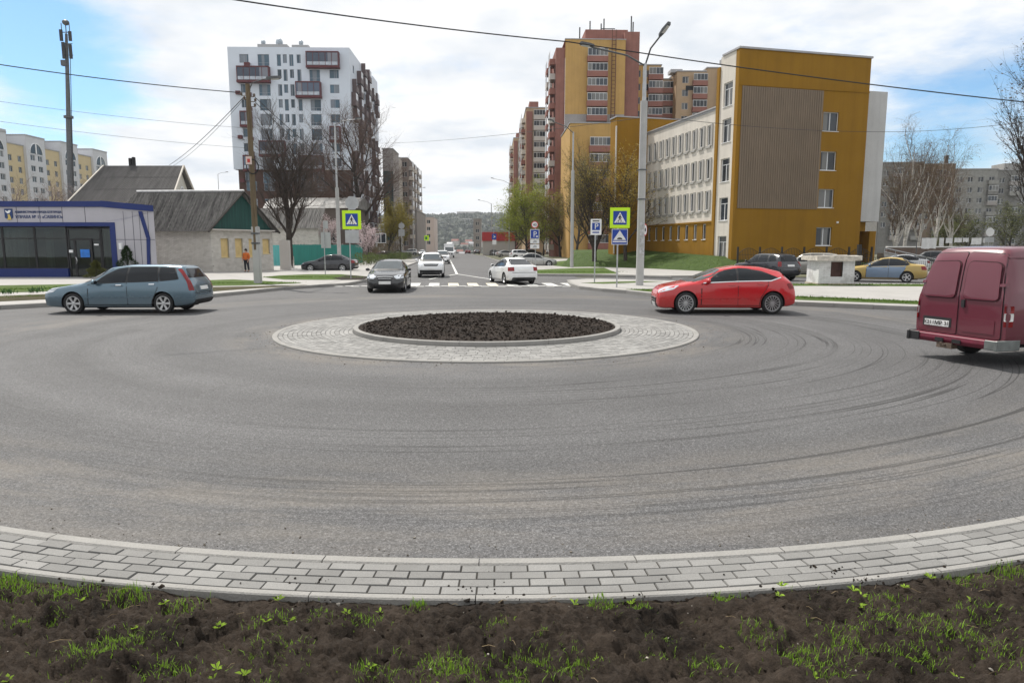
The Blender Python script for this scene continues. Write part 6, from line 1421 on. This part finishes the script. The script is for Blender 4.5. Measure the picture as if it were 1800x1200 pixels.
# round signs
t, g = signpost('thin post with a round white sign edge just right of the tall concrete lamp', 1130, 496); t.rotation_euler = (0, 0, R(62)); post(t, g, 394, .04); c = toz(g, 404); d_ = disc_(0, c, .32, -.05, .01, SRED, t, 'round_plate'); disc_(0, c, .26, -.0605, .003, SW, d_, 'white_field'); disc_(0, c, .1, -.0645, .003, SBLK, d_, 'dark_mark')
t, g = signpost('round white sign over a small plate rising behind the burgundy van', 1733, 478); post(t, g, 402); disc_(0, toz(g, 408), .32, -.05, .01, SW, t, 'round_plate'); sq(-.35, .35, toz(g, 426), toz(g, 417), -.05, .01, SBK, t, 'small_plate')
t, g = signpost('blue arrow sign with a white plate on the right of the far street', 868, 452); post(t, g, 405, .05)
x0, x1 = tox(g, 864.5, 418), tox(g, 872.5, 418); q_ = sq(x0, x1, toz(g, 421), toz(g, 411), -.05, .02, SB, t, 'blue_plate'); sq(x0+.1, x1, toz(g, 430), toz(g, 422), -.05, .02, SW, t, 'white_plate'); cz_ = toz(g, 416); flat([(x0+.25, cz_-.3), (x0+.75, cz_), (x0+.25, cz_+.3), (x0+.45, cz_)], -.075, .003, SW, q_, 'arrow_mark')
t, g = signpost('far crossing sign with a green back on the left of the street', 749, 452); post(t, g, 412, .05); sq(tox(g, 746, 418), tox(g, 754, 418), toz(g, 423), toz(g, 414), -.05, .02, SYG, t, 'sign_plate'); sq(tox(g, 747.5, 418), tox(g, 751, 418), toz(g, 421), toz(g, 416), -.075, .004, mat('sign green', (.02, .2, .06), .5, .1), t, 'sign_field')
t, g = signpost('pale grey backs of a round and a square sign beside the left far street', 707, 455); post(t, g, 390, .05); disc_(0, toz(g, 397), .5, -.05, .02, SBK, t, 'round_plate'); sq(-.5, .5, toz(g, 415), toz(g, 403), -.05, .02, SBK, t, 'square_plate')

# ------------------------------------------------------------------ trees
def frame(d):
    a = d.orthogonal().normalized(); return a, d.cross(a)
def tree(name, label, loc, h, r, bark, twig, leaf=None, nleaf=0, ls=.06, spread=.75, levels=4, kids=(6, 6, 6, 5), up_=.12, trunkh=.3, seed=1, droop=0., white=0, group=None, cat='tree', thin=1.0, leanv=(0, 0)):
    rnd = random.Random(seed); t = thing(name, label, cat, loc, 0, group or {'birch_tree': 'birches by the panel block', 'willow_tree': 'willows by the street', 'bare_tree': 'bare trees', 'young_tree': 'young leafing trees', 'blossom_tree': 'blossom trees'}.get(name)); bt, bc, bl = MB(), MB(), MB(); tips = []
    def grow(p, d, l, rad, lev):
        n = 4 if lev < 2 else 3; pts = [p]; rd = [rad]; q = p.copy(); dd = d.copy()
        for k in range(n):
            a, c = frame(dd); dd = (dd + (a*rnd.uniform(-1, 1)+c*rnd.uniform(-1, 1))*(.10 if lev == 0 else .20) + V((0, 0, up_ if lev < 3 else up_-droop))).normalized()
            q = q+dd*l/n; pts.append(q.copy()); rd.append(rad*(1-.62*(k+1)/n) if lev else rad*(1-.55*(k+1)/n))
        (bt if lev < 2 else bc).tube(pts, rd, 9 if lev == 0 else (6 if lev == 1 else 3), cap=False)
        if lev >= levels: tips.append(pts); return
        for k in range(kids[lev]):
            u = (trunkh + (1-trunkh)*(k+rnd.random())/kids[lev]) if lev == 0 else .22+.78*(k+rnd.random())/kids[lev]
            f = min(u, .999)*n; i = int(f); pp = pts[i].lerp(pts[i+1], f-i); ax = (pts[i+1]-pts[i]).normalized(); a, c = frame(ax); an = rnd.uniform(0, 6.283) if lev else k*2.4+rnd.uniform(-.5, .5)
            sp = spread*rnd.uniform(.7, 1.25); nd_ = (ax*math.cos(sp)+(a*math.cos(an)+c*math.sin(an))*math.sin(sp)).normalized()
            grow(pp, nd_, l*rnd.uniform(.42, .66)*(1.1-.35*u if lev == 0 else 1), max(rd[i]*.52, .007), lev+1)
        tips.append(pts)
    grow(V((0, 0, -.1)), V((leanv[0], leanv[1], 1)).normalized(), h*.72, r, 0)
    bt.build('trunk', bark, t, smooth=60, recalc=False)
    if white:
        b = MB(); b.tube([(0, 0, 0), (0, 0, white)], [r*1.06, r*1.0], 10); b.build('whitewash', mat('whitewash', (.50, .48, .44), .9, .3, 3), t, smooth=60)
    crown = bc.build('crown', twig, t, recalc=False)
    if leaf:
        for i in range(nleaf):
            pts = rnd.choice(tips); k = rnd.randrange(len(pts)-1); p = pts[k].lerp(pts[k+1], rnd.random())+V((rnd.gauss(0, 1), rnd.gauss(0, 1), rnd.gauss(0, 1)-droop*2))*ls*1.6
            a = V((rnd.uniform(-1, 1), rnd.uniform(-1, 1), rnd.uniform(-1, 1))).normalized(); c = a.orthogonal().normalized(); s = ls*rnd.uniform(.5, 1.2)
            v = [bl.bm.verts.new(p+a*s), bl.bm.verts.new(p+c*s*.45), bl.bm.verts.new(p-a*s), bl.bm.verts.new(p-c*s*.45)]; bl.bm.faces.new(v)
        bl.build('foliage', leaf, crown, recalc=False)
    return t
BARK = mat('dark bark', (.045, .036, .030), .95, .35, 5, bump=.4, bscale=25); TWIG = mat('twig', (.060, .045, .038), .9, .3, 2); RTWIG = mat('reddish twig', (.085, .052, .040), .9, .3, 2); BIRCH = mat('birch bark', (.42, .40, .37), .8, .4, 3, stretch=(1, 1, 4)); BTWIG = mat('birch twig', (.10, .065, .045), .9, .3, 2); PTWIG = mat('pale twig', (.20, .16, .14), .9, .3, 2)
YG = leafm('spring willow leaf', (.20, .235, .014)); OL = leafm('olive young leaf', (.19, .155, .022)); BLS = leafm('blossom', (.55, .45, .46), .3); DGL = leafm('dark conifer needle', (.025, .050, .016)); BUD = leafm('bud', (.10, .075, .03)); HEDGE = leafm('hedge leaf', (.06, .085, .015))
q = G(511, 472, .1); tree('bare_tree', 'dark bare tree with a whitewashed trunk foot right of the turquoise gate', q, P(511, 238, q.y).z, .32, BARK, TWIG, BUD, 900, .05, .66, 4, (13, 9, 7, 6), .16, .26, 4, white=1.1)
q = G(640, 458, .1); tree('bare_tree', 'large spreading bare tree in front of the white high rise', q, P(640, 190, q.y).z, .44, BARK, RTWIG, BUD, 1500, .07, .80, 4, (13, 9, 8, 5), .10, .22, 9)
q = G(560, 456, .1); tree('bare_tree', 'reddish bare tree crown between the dark bare tree and the pale lamp pole', q, P(560, 262, q.y).z, .28, BARK, RTWIG, BUD, 900, .06, .75, 4, (14, 10, 8, 6), .12, .18, 21)
q = G(648, 464, .1); tree('blossom_tree', 'small tree with pale pink blossom right of the left crossing sign', q, 4.4, .12, BARK, TWIG, BLS, 5200, .055, .8, 3, (9, 7, 6), .1, .25, 12)
q = G(585, 462, .1); tree('blossom_tree', 'pinkish flowering tree behind the grey sign back', q, 5.6, .14, BARK, PTWIG, BLS, 5000, .05, .8, 3, (9, 8, 6), .1, .25, 31)
q = G(682, 455, .1); tree('young_tree', 'yellow green young tree left of the far street', q, 9.0, .16, BARK, TWIG, OL, 9000, .12, .6, 3, (10, 8, 6), .15, .2, 15)
q = G(705, 452, .1); tree('young_tree', 'thin budding tree near the pale grey sign backs', q, 9.5, .15, BARK, TWIG, OL, 6000, .11, .6, 3, (9, 7, 6), .15, .25, 16)
for px, py, hpx, n, sd_, lab in ((925, 451, 340, 11000, 41, 'bright yellow green willow nearest the street lamp'), (955, 449, 333, 9500, 42, 'tallest yellow green willow behind the forty limit sign'), (985, 451, 340, 6500, 43, 'olive willow left of the lamp on the lawn'), (905, 448, 372, 5200, 44, 'small pale green willow at the edge of the far street')):
    q = G(px, py, .1); tree('willow_tree', lab, q, P(px, hpx, q.y).z*1.06, .26, BARK, TWIG, YG if sd_ != 43 else OL, int(n*1.35), .155, .78, 3, (15, 10, 8), .08, .12, sd_, droop=.10)
q = G(1045, 468, .1); tree('young_tree', 'brown branched tree with sparse yellow leaves behind the white parking sign', q, P(1045, 285, q.y).z, .26, BARK, TWIG, OL, 6500, .08, .66, 4, (12, 9, 7, 5), .2, .10, 51)
q = G(1012, 455, .1); tree('young_tree', 'leafy brown tree before the yellow wing', q, P(1012, 300, q.y).z, .24, BARK, TWIG, OL, 9000, .11, .7, 4, (12, 8, 6, 4), .16, .15, 52)
q = P(1100, 446, 68); tree('young_tree', 'yellow leaved tree against the mustard cross block', V((q.x, 68, .4)), P(1100, 285, 68).z, .2, BARK, TWIG, leafm('yellow young leaf', (.28, .20, .025)), 7000, .09, .75, 3, (13, 10, 7), .16, .2, 53)
bi = 0
for px, py, hp, Y, lab in ((1588, 447, 232, 92, 'tallest leaning birch right of the grey stair block'), (1612, 447, 268, 96, 'second birch in the pair by the panel block'), (1640, 446, 262, 104, 'birch with brown drooping twigs left of the van roof'), (1672, 446, 300, 110, 'shorter birch above the dark parked suv'), (1570, 447, 300, 86, 'slim birch beside the mustard entrance')):
    q = P(px, py, Y); tree('birch_tree', lab, V((q.x, Y, 0)), P(px, hp, Y).z, .24, BIRCH, BTWIG, BUD, 2000, .09, .55, 4, (10, 7, 6, 4), .22, .15, 61+bi, droop=.4, leanv=(.05*(-1)**bi, 0)); bi += 1
for px, Y, hp, lab, sd_ in ((1700, 120, 380, 'round olive bush tree behind the van roof', 71), (1775, 118, 370, 'green bushy tree at the right behind the van', 72), (1660, 115, 395, 'low green bush tree under the birches', 73)):
    q = P(px, 440, Y); tree('young_tree', lab, V((q.x, Y, 0)), P(px, hp, Y).z*1.15, .18, BARK, TWIG, leafm('olive bush leaf', (.075, .085, .015)), 4500, .16, .8, 3, (12, 8, 6), .05, .1, sd_)
q = P(1812, 470, 46); tree('poplar_tree', 'dark tall tree with hanging brown seed clusters cut by the right edge', V((q.x+.5, 46, 0)), 14.5, .28, BARK, BARK, leafm('dark seed cluster', (.05, .042, .035)), 5200, .10, .42, 4, (12, 7, 6, 4), .25, .15, 77, droop=.2)
# pale bare trees in front of the far left block
for px, sd_ in ((30, 81), (150, 82), (190, 83), (95, 84)):
    q = P(px, 440, 90); tree('bare_tree', {81: 'pale bare treetop above the pavilion sign', 82: 'pale bare treetop left of the slate roof house', 83: 'pale bare treetop touching the slate roof edge', 84: 'pale bare treetop under the phone mast'}[sd_], V((q.x, 90, 0)), P(px, 318, 90).z, .2, PTWIG, PTWIG, BLS, 500, .06, .75, 3, (12, 9, 7), .1, .3, sd_)
# conifers at the pavilion, hedge
def conifer(label, px, py, ytop, w_, seed):
    q = G(px, py, .13); t = thing('thuja_bush', label, 'bush', q); h = P(px, ytop, q.y).z-.13; rnd = random.Random(seed); b = MB()
    b.tube([(0, 0, 0), (0, 0, h*.9)], [.06, .02], 6); b.build('trunk', BARK, t); b = MB()
    for i in range(3200):
        u = rnd.random()**.8; z = h*u; rr = w_*(1-u)**.8*(.35+.65*rnd.random()**.5)*(1+.3*math.sin(u*17+rnd.random())); a = rnd.uniform(0, 6.283); p = V((rr*math.cos(a), rr*math.sin(a), z+.05)); d = V((math.cos(a), math.sin(a), rnd.uniform(.2, 1.2))).normalized(); s = d.orthogonal().normalized()*.022; l = rnd.uniform(.06, .13)
        b.bm.faces.new([b.bm.verts.new(x) for x in (p-s, p+s, p+d*l)])
    b.build('foliage', DGL if seed % 2 else leafm('thuja gold', (.10, .105, .03)), t, recalc=False)
conifer('dark conical thuja at the silver end of the pavilion', 226, 487, 434, .75, 1); conifer('yellowish thuja in front of the pavilion door', 170, 489, 460, .60, 2); conifer('small thuja low beside the pavilion glass', 205, 486, 470, .45, 3)
def hedge(name, label, a, c, h, d, n, m, seed):
    rnd = random.Random(seed); t = thing(name, label, 'hedge', a); b = MB(); v = c-a; nn = V((-v.y, v.x, 0)).normalized()
    for i in range(n):
        u = rnd.random(); p = v*u+nn*rnd.uniform(-d, d)+V((0, 0, h*rnd.random()**.7*(.75+.35*mnoise.noise(V((u*7, seed, 0)))))); q_ = V((rnd.uniform(-1, 1), rnd.uniform(-1, 1), rnd.uniform(-1, 1))).normalized(); e = q_.orthogonal().normalized(); s = rnd.uniform(.04, .1)
        b.bm.faces.new([b.bm.verts.new(x) for x in (p+q_*s, p+e*s*.5, p-q_*s, p-e*s*.5)])
    b.build('foliage', m, t, recalc=False); b = MB()
    for k in range(int(v.length*3)): p = v*rnd.random()+nn*rnd.uniform(-d*.6, d*.6); b.tube([p, p+V((rnd.gauss(0, .2), rnd.gauss(0, .2), h*.9))], .012, 3)
    b.build('twigs', TWIG, t)
hedge('hedge', 'rough green brown hedge between the parked black sedan and the far street', G(632, 468, .1), G(716, 455, .1), 1.5, .9, 5200, HEDGE, 5)
hedge('thicket', 'tall brown thicket of twigs behind the parked black sedan', G(528, 461, .1), G(618, 458, .1), 3.4, 1.6, 7000, leafm('brown twig leaf', (.060, .045, .034)), 7)
hedge('thicket', 'brown thicket with yellow leaves between the blossom tree and the far street', G(640, 458, .1), G(698, 452, .1), 3.6, 1.6, 6000, leafm('rust twig leaf', (.085, .062, .03)), 8)
hedge('hedge', 'brownish hedge under the bare trees left of the crossing sign', G(540, 464, .1), G(610, 460, .1), 1.7, 1.0, 3600, leafm('brown hedge leaf', (.075, .06, .025)), 6)
for i, (px, py) in enumerate(((12, 516), (55, 514), (70, 513), (100, 511))):
    q = G(px, py, .15); t = thing('flower_plant', ['low leafy plant nearest the left edge of the roadside verge', 'dark leafy plant second from the left edge on the verge', 'small dark sprout left of the estate car', 'single upright sprout just left of the estate car bonnet'][i], 'plant', q); b = MB(); rnd = random.Random(i)
    for k in range(26 if i < 2 else 14):
        a = rnd.uniform(0, 6.28); d = V((math.cos(a)*rnd.uniform(.2, 1), math.sin(a), rnd.uniform(.8, 1.8))).normalized(); l = rnd.uniform(.14, .3); s = d.cross(Z3).normalized()*.022; p = V((rnd.gauss(0, .12), rnd.gauss(0, .1), 0))
        b.bm.faces.new([b.bm.verts.new(x) for x in (p-s*.5, p+s*.5, p+d*l*.6+s, p+d*l, p+d*l*.6-s)])
    b.build('leaves', leafm('tulip leaf', (.03, .075, .02)), t, recalc=False)

# ------------------------------------------------------------------ iron fence before the school, railings
IRON = mat('dark wrought iron', (.025, .022, .02), .6, .2)
a = P(1296, 466, 53.5); c = P(1530, 474, 52.5); a.z = c.z = .45; ft_ = thing('iron_fence', 'dark wrought iron fence with arched tops in front of the mustard end wall', 'fence', a); v = c-a; n = 6
for k in range(n):
    b = MB(); p0 = v*k/n; p1 = v*(k+1)/n; m = 14
    for j in range(m+1):
        u = j/m; p = p0.lerp(p1, u); h = 1.05+.45*math.sin(math.pi*u)
        b.tube([p, p+V((0, 0, h))], .016, 4)
    b.tube([p0.lerp(p1, u)+V((0, 0, 1.05+.45*math.sin(math.pi*u))) for u in np.linspace(0, 1, 12)], .022, 4); b.tube([p0+V((0, 0, .25)), p1+V((0, 0, .25))], .02, 4); b.tube([p0+V((0, 0, 1.0)), p1+V((0, 0, 1.0))], .02, 4)
    b.build('fence_panel', IRON, ft_)
for k in range(n+1): b = MB(); p = v*k/n; b.box((p.x, p.y, .75), (.12, .12, 1.7)); b.build('post', IRON, ft_)
a = P(1500, 474, 45); a.z = .1; c = P(1640, 470, 48); c.z = .1; f2 = thing('iron_fence', 'low dark railing between the kiosk and the taxi', 'fence', a); v = c-a; b = MB()
for k in range(40): p = v*k/39; b.tube([p+V((0, 0, .25)), p+V((0, 0, 1.25))], .012, 4)
for z in (.3, 1.25): b.tube([V((0, 0, z)), v+V((0, 0, z))], .022, 4)
b.build('railing', IRON, f2); b = MB(); b.box((v.x/2, v.y/2, .13), (v.length, .2, .26), math.atan2(v.y, v.x)); b.build('plinth', SW, f2)
b = MB(); b.box((.35, .1, 1.05), (.22, .22, 2.1)); b.build('gate_post', IRON, f2)
a = P(1555, 436, 62); c = P(1665, 446, 66); t = thing('ramp', 'sloping metal ramp with handrails beside the school entrance', 'ramp', (a.x, 62, .3)); v = c-a; b = MB()
for z in (0, .35): b.tube([V((0, 0, a.z-.3-z)), V((v.x, v.y, a.z-1.6-z))], .05, 5)
for k in range(7): b.tube([V((v.x*k/6, v.y*k/6, 0)), V((v.x*k/6, v.y*k/6, a.z-.3-1.3*k/6))], .03, 4)
b.build('handrail', GALV, t); b = MB(); b.prism([(0, 0, 0), (v.x, v.y, 0), (v.x, v.y, .1), (0, 0, 1.2)], (0, 1.2, 0)); b.build('slope', CONC, t)
a = P(1560, 432, 80); c = P(1800, 434, 90); t = thing('long_wall', 'long low brown wall with a pale coping under the birches', 'wall', (a.x, 80, 0)); b = MB(); v = V((c.x-a.x+6, 10, 0)); b.prism([(0, 0, 0), v, v+V((0, .3, 0)), V((0, .3, 0))], (0, 0, 2.0)); b.build('masonry', brickmat('brown brick', (.10, .055, .045), (.13, .075, .055), (.2, .18, .16), .27, .09, .012), t)
b = MB(); b.prism([V((0, -.08, 2.003)), v+V((0, -.08, 2.003)), v+V((0, .38, 2.003)), V((0, .38, 2.003))], (0, 0, .14)); b.build('coping', SW, t)
p = P(1620, 425, 74); t = thing('washing_line', 'white sheets hung out to dry under the birches', 'washing line', (p.x, 74, 0)); cl_ = mat('white cloth', (.68, .68, .70), .8, .1)
zt_ = P(1620, 418, 74).z; b = MB(); b.tube([(-.5, 0, zt_), (9, 0, zt_)], .015, 4); b.tube([(-.5, 0, 0), (-.5, 0, zt_)], .05, 6); b.tube([(9, 0, 0), (9, 0, zt_)], .05, 6); b.build('line', DSTEEL, t)
rnd = random.Random(4)
for k, (x, w_, h) in enumerate(((0, 1.6, 1.15), (1.9, .5, .9), (2.6, .7, .55), (3.5, .8, .5), (4.4, .6, .45), (5.3, 1.1, .7), (6.6, .5, .5))):
    b = MB(); m = 8; gr = [[b.bm.verts.new((x+w_*i/m, .05*math.sin(i*1.7+k), zt_-h*j/3+rnd.uniform(-.05, .05)*(j == 3))) for i in range(m+1)] for j in range(4)]
    for r0_, r1_ in zip(gr, gr[1:]):
        for i in range(m): b.bm.faces.new((r0_[i], r0_[i+1], r1_[i+1], r1_[i]))
    b.build('sheet', cl_, t, smooth=60)
# ------------------------------------------------------------------ the person in the orange jacket
def person():
    q = G(434, 478, .13); t = thing('person', 'person in an orange jacket and dark trousers standing at the cottage wall', 'person', q, R(165))
    def skin(name, js, es, m, parent, root=0, sub=2):
        me = bpy.data.meshes.new(name); me.from_pydata([j[0] for j in js], es, []); o = bpy.data.objects.new('t', me); C.objects.link(o); o.modifiers.new('s', 'SKIN'); sv = me.skin_vertices[0].data
        for i, j in enumerate(js): sv[i].radius = j[1] if hasattr(j[1], '__len__') else (j[1], j[1]); sv[i].use_root = i == root
        sb_ = o.modifiers.new('d', 'SUBSURF'); sb_.levels = sub
        r = bpy.data.meshes.new_from_object(o.evaluated_get(bpy.context.evaluated_depsgraph_get())); bpy.data.objects.remove(o); r.materials.append(m); r.name = name
        for p_ in r.polygons: p_.use_smooth = True
        return link(name, r, parent)
    SK = mat('skin', (.45, .27, .19), .6, .1); OJ = mat('orange jacket', (.55, .13, .02), .7, .2, 5); DT = mat('dark trousers', (.02, .022, .03), .8, .2, 6); HR = mat('dark hair', (.02, .014, .01), .7, .2, 20)
    J = [((0,0,.95),(.15,.11)), ((0,0,1.15),(.15,.11)), ((0,0,1.36),(.17,.11)), ((0,.01,1.48),(.06,.06)), ((0,.02,1.60),(.085,.10)), ((0,.02,1.70),(.075,.085)),
         ((.10,0,.90),.10), ((.11,.02,.50),.065), ((.11,-.01,.09),.045), ((.11,.16,.04),.035), ((-.10,0,.90),.10), ((-.12,-.03,.50),.065), ((-.13,-.08,.09),.045), ((-.13,.08,.04),.035),
         ((.20,0,1.40),.065), ((.25,-.02,1.14),.048), ((.24,.10,.92),.036), ((.24,.14,.84),.032), ((-.20,0,1.40),.065), ((-.26,-.03,1.14),.048), ((-.25,.08,.92),.036), ((-.25,.12,.84),.032)]
    E = [(0,1),(1,2),(2,3),(3,4),(4,5),(0,6),(6,7),(7,8),(8,9),(0,10),(10,11),(11,12),(12,13),(2,14),(14,15),(15,16),(16,17),(2,18),(18,19),(19,20),(20,21)]
    bd = skin('body', J, E, SK, t)
    skin('jacket', [((0,0,.84),(.19,.15)), ((0,0,1.10),(.185,.145)), ((0,0,1.36),(.195,.14)), ((0,.01,1.47),(.09,.08)), ((.21,0,1.40),.085), ((.26,-.02,1.14),.066), ((.245,.09,.94),.052), ((-.21,0,1.40),.085), ((-.27,-.03,1.14),.066), ((-.255,.07,.94),.052)], [(0,1),(1,2),(2,3),(2,4),(4,5),(5,6),(2,7),(7,8),(8,9)], OJ, t)
    skin('trousers', [((0,0,.94),(.15,.12)), ((.10,0,.86),.115), ((.11,.02,.50),.085), ((.11,-.01,.12),.07), ((-.10,0,.86),.115), ((-.12,-.03,.50),.085), ((-.13,-.08,.12),.07)], [(0,1),(1,2),(2,3),(0,4),(4,5),(5,6)], DT, t)
    b = MB(); b.sphere((0, -.005, 1.68), .115, (.9, 1.0, 1.0), 14, 9); b.sphere((0, -.05, 1.60), .10, (.9, .8, 1.1), 12, 8); b.build('hair', HR, t, smooth=180)
    b = MB(); b.sphere((.035, .118, 1.645), .012); b.sphere((-.035, .118, 1.645), .012); b.build('eyes', BLACK, t, smooth=180)
    b = MB(); b.sphere((0, .128, 1.615), .016, (.8, 1, 1.3)); b.build('nose', SK, t, smooth=180); b = MB(); b.sphere((0, .118, 1.572), .02, (1.2, .5, .35)); b.build('mouth', mat('lips', (.3, .1, .09), .6, .1), t, smooth=180)
    for s in (1, -1):
        b = MB(); b.sphere((s*.24, .15, .83), .036, (.5, .9, 1.2), 8, 6)
        for k in range(4): x = .125+.018*k; b.tube([(s*.242, x, .80), (s*.24, x+.006, .755), (s*.236, x+.014, .72-.006*abs(k-1.5))], [.009, .0085, .006], 6)
        b.tube([(s*.235, .175, .835), (s*.222, .20, .80), (s*.218, .205, .77)], [.011, .01, .007], 6); b.build('hand', SK, t, smooth=180)
        b = MB(); b.sphere((s*.115, .05 if s > 0 else 0, .045), .075, (.62, 1.7, .6), 10, 7); b.build('shoe', BLACK, t, smooth=180)
person()
# ------------------------------------------------------------------ the valley and far hillside
def hz(x, y):
    r = max(0, min(1, (y-950)/750)); r = r*r*(3-2*r)
    return -27 + r*(98+16*mnoise.noise(V((x*.0022, y*.0015, 1)))-abs(x+150)*.010) + 5*mnoise.noise(V((x*.012, y*.01, 4)))*r
b = MB(); vv = [[b.bm.verts.new((x, y, hz(x, y)-.5)) for x in np.linspace(-1500, 1500, 90)] for y in np.linspace(720, 2100, 60)]
for r0_, r1_ in zip(vv, vv[1:]):
    for i in range(89): b.bm.faces.new((r0_[i], r0_[i+1], r1_[i+1], r1_[i]))
tag(b.build('hills', mat('wooded hillside', (.055, .07, .05), .95, .4, .015, fine=.12), smooth=180), kind='structure')
rnd = random.Random(8); b = MB()
for i in range(9000):
    x = rnd.uniform(-420, 260); y = rnd.uniform(760, 1720); z = hz(x, y); s = rnd.uniform(3.5, 7.5)
    m = Matrix.Translation((x, y, z+s*.5)) @ Matrix.Rotation(rnd.uniform(0, 6), 4, 'Z') @ Matrix.Diagonal((s*.8, s*.8, s, 1)); addico(b, m, s*.25, rnd)
tag(b.build('hillside_trees', leafm('far treetop', (.055, .065, .04)), recalc=False), 'mass of bluish trees covering the far hillside at the end of the street', 'woodland', kind='stuff')
b = MB(); 
for i in range(420):
    x = rnd.uniform(-400, 240); y = rnd.uniform(740, 1250); z = hz(x, y); w_, d, h = rnd.uniform(7, 14), rnd.uniform(7, 12), rnd.uniform(4, 8); a = rnd.uniform(-.5, .5); b.mi = rnd.randrange(2)
    b.box((x, y, z+h/2), (w_, d, h+4), a); b.mi = 2+rnd.randrange(2); c_, s_ = math.cos(a), math.sin(a)
    pt = lambda u, v_, k: V((x+u*c_-v_*s_, y+u*s_+v_*c_, k)); zt = z+h+2
    b.prism([pt(-w_/2-.5, -d/2-.5, zt), pt(-w_/2-.5, d/2+.5, zt), pt(-w_/2-.5, 0, zt+d*.35)], pt(w_/2+.5, 0, 0)-pt(-w_/2-.5, 0, 0))
tag(b.build('valley_town', [PALE, OFFW, ROOFM, mat('far red roof', (.2, .07, .05), .8, .2)]), 'crowd of tiny pale houses and roofs in the valley below the hillside', 'town', kind='stuff')
for px0, px1, yt, Y, m, lab in ((803, 842, 372, 1650, PALE, 'long pale apartment block crowning the far hill'), (772, 800, 378, 1640, PAN, 'smaller grey block left of the long pale block on the far hill'), (850, 868, 376, 1620, PALE, 'pale block right of the long block on the far hill'), (866, 892, 374, 1640, OFFW, 'white block at the right end of the far hill skyline'), (806, 842, 384, 1500, PALE, 'lower pale block below the long pale block on the far hill')):
    a = P(px0, yt, Y); c = P(px1, yt, Y); z0 = hz((a.x+c.x)/2, Y); t = thing('hilltop_block', lab, 'building', (a.x, Y, z0)); H = a.z-z0; W = c.x-a.x
    solid(t, 'wall', m, [(0, W, 0, 14, -5, H)]); b = MB()
    for i in range(int((H-2)/3.2)): b.bx(1, W-1, -.2, -.01, 1.2+3.2*i, 2.6+3.2*i)
    b.build('window_bands', mat('far window band', (.12, .13, .15), .4, .5, .2), t)
# ------------------------------------------------------------------ haze over the valley
def hazebox():
    m = bpy.data.materials.new('haze'); m.use_nodes = True; t = m.node_tree; t.nodes.remove(t.nodes['Principled BSDF'])
    v = node(t, 'ShaderNodeVolumePrincipled', {'Color': (.82, .88, .97, 1), 'Density': HAZE, 'Anisotropy': .2}); t.links.new(v.outputs[0], t.nodes['Material Output'].inputs['Volume'])
    b = MB(); b.bx(-3100, 3100, -70, 4100, -35, 140); tag(b.build('haze', m), kind='stuff')
HAZE = .00014
hazebox()
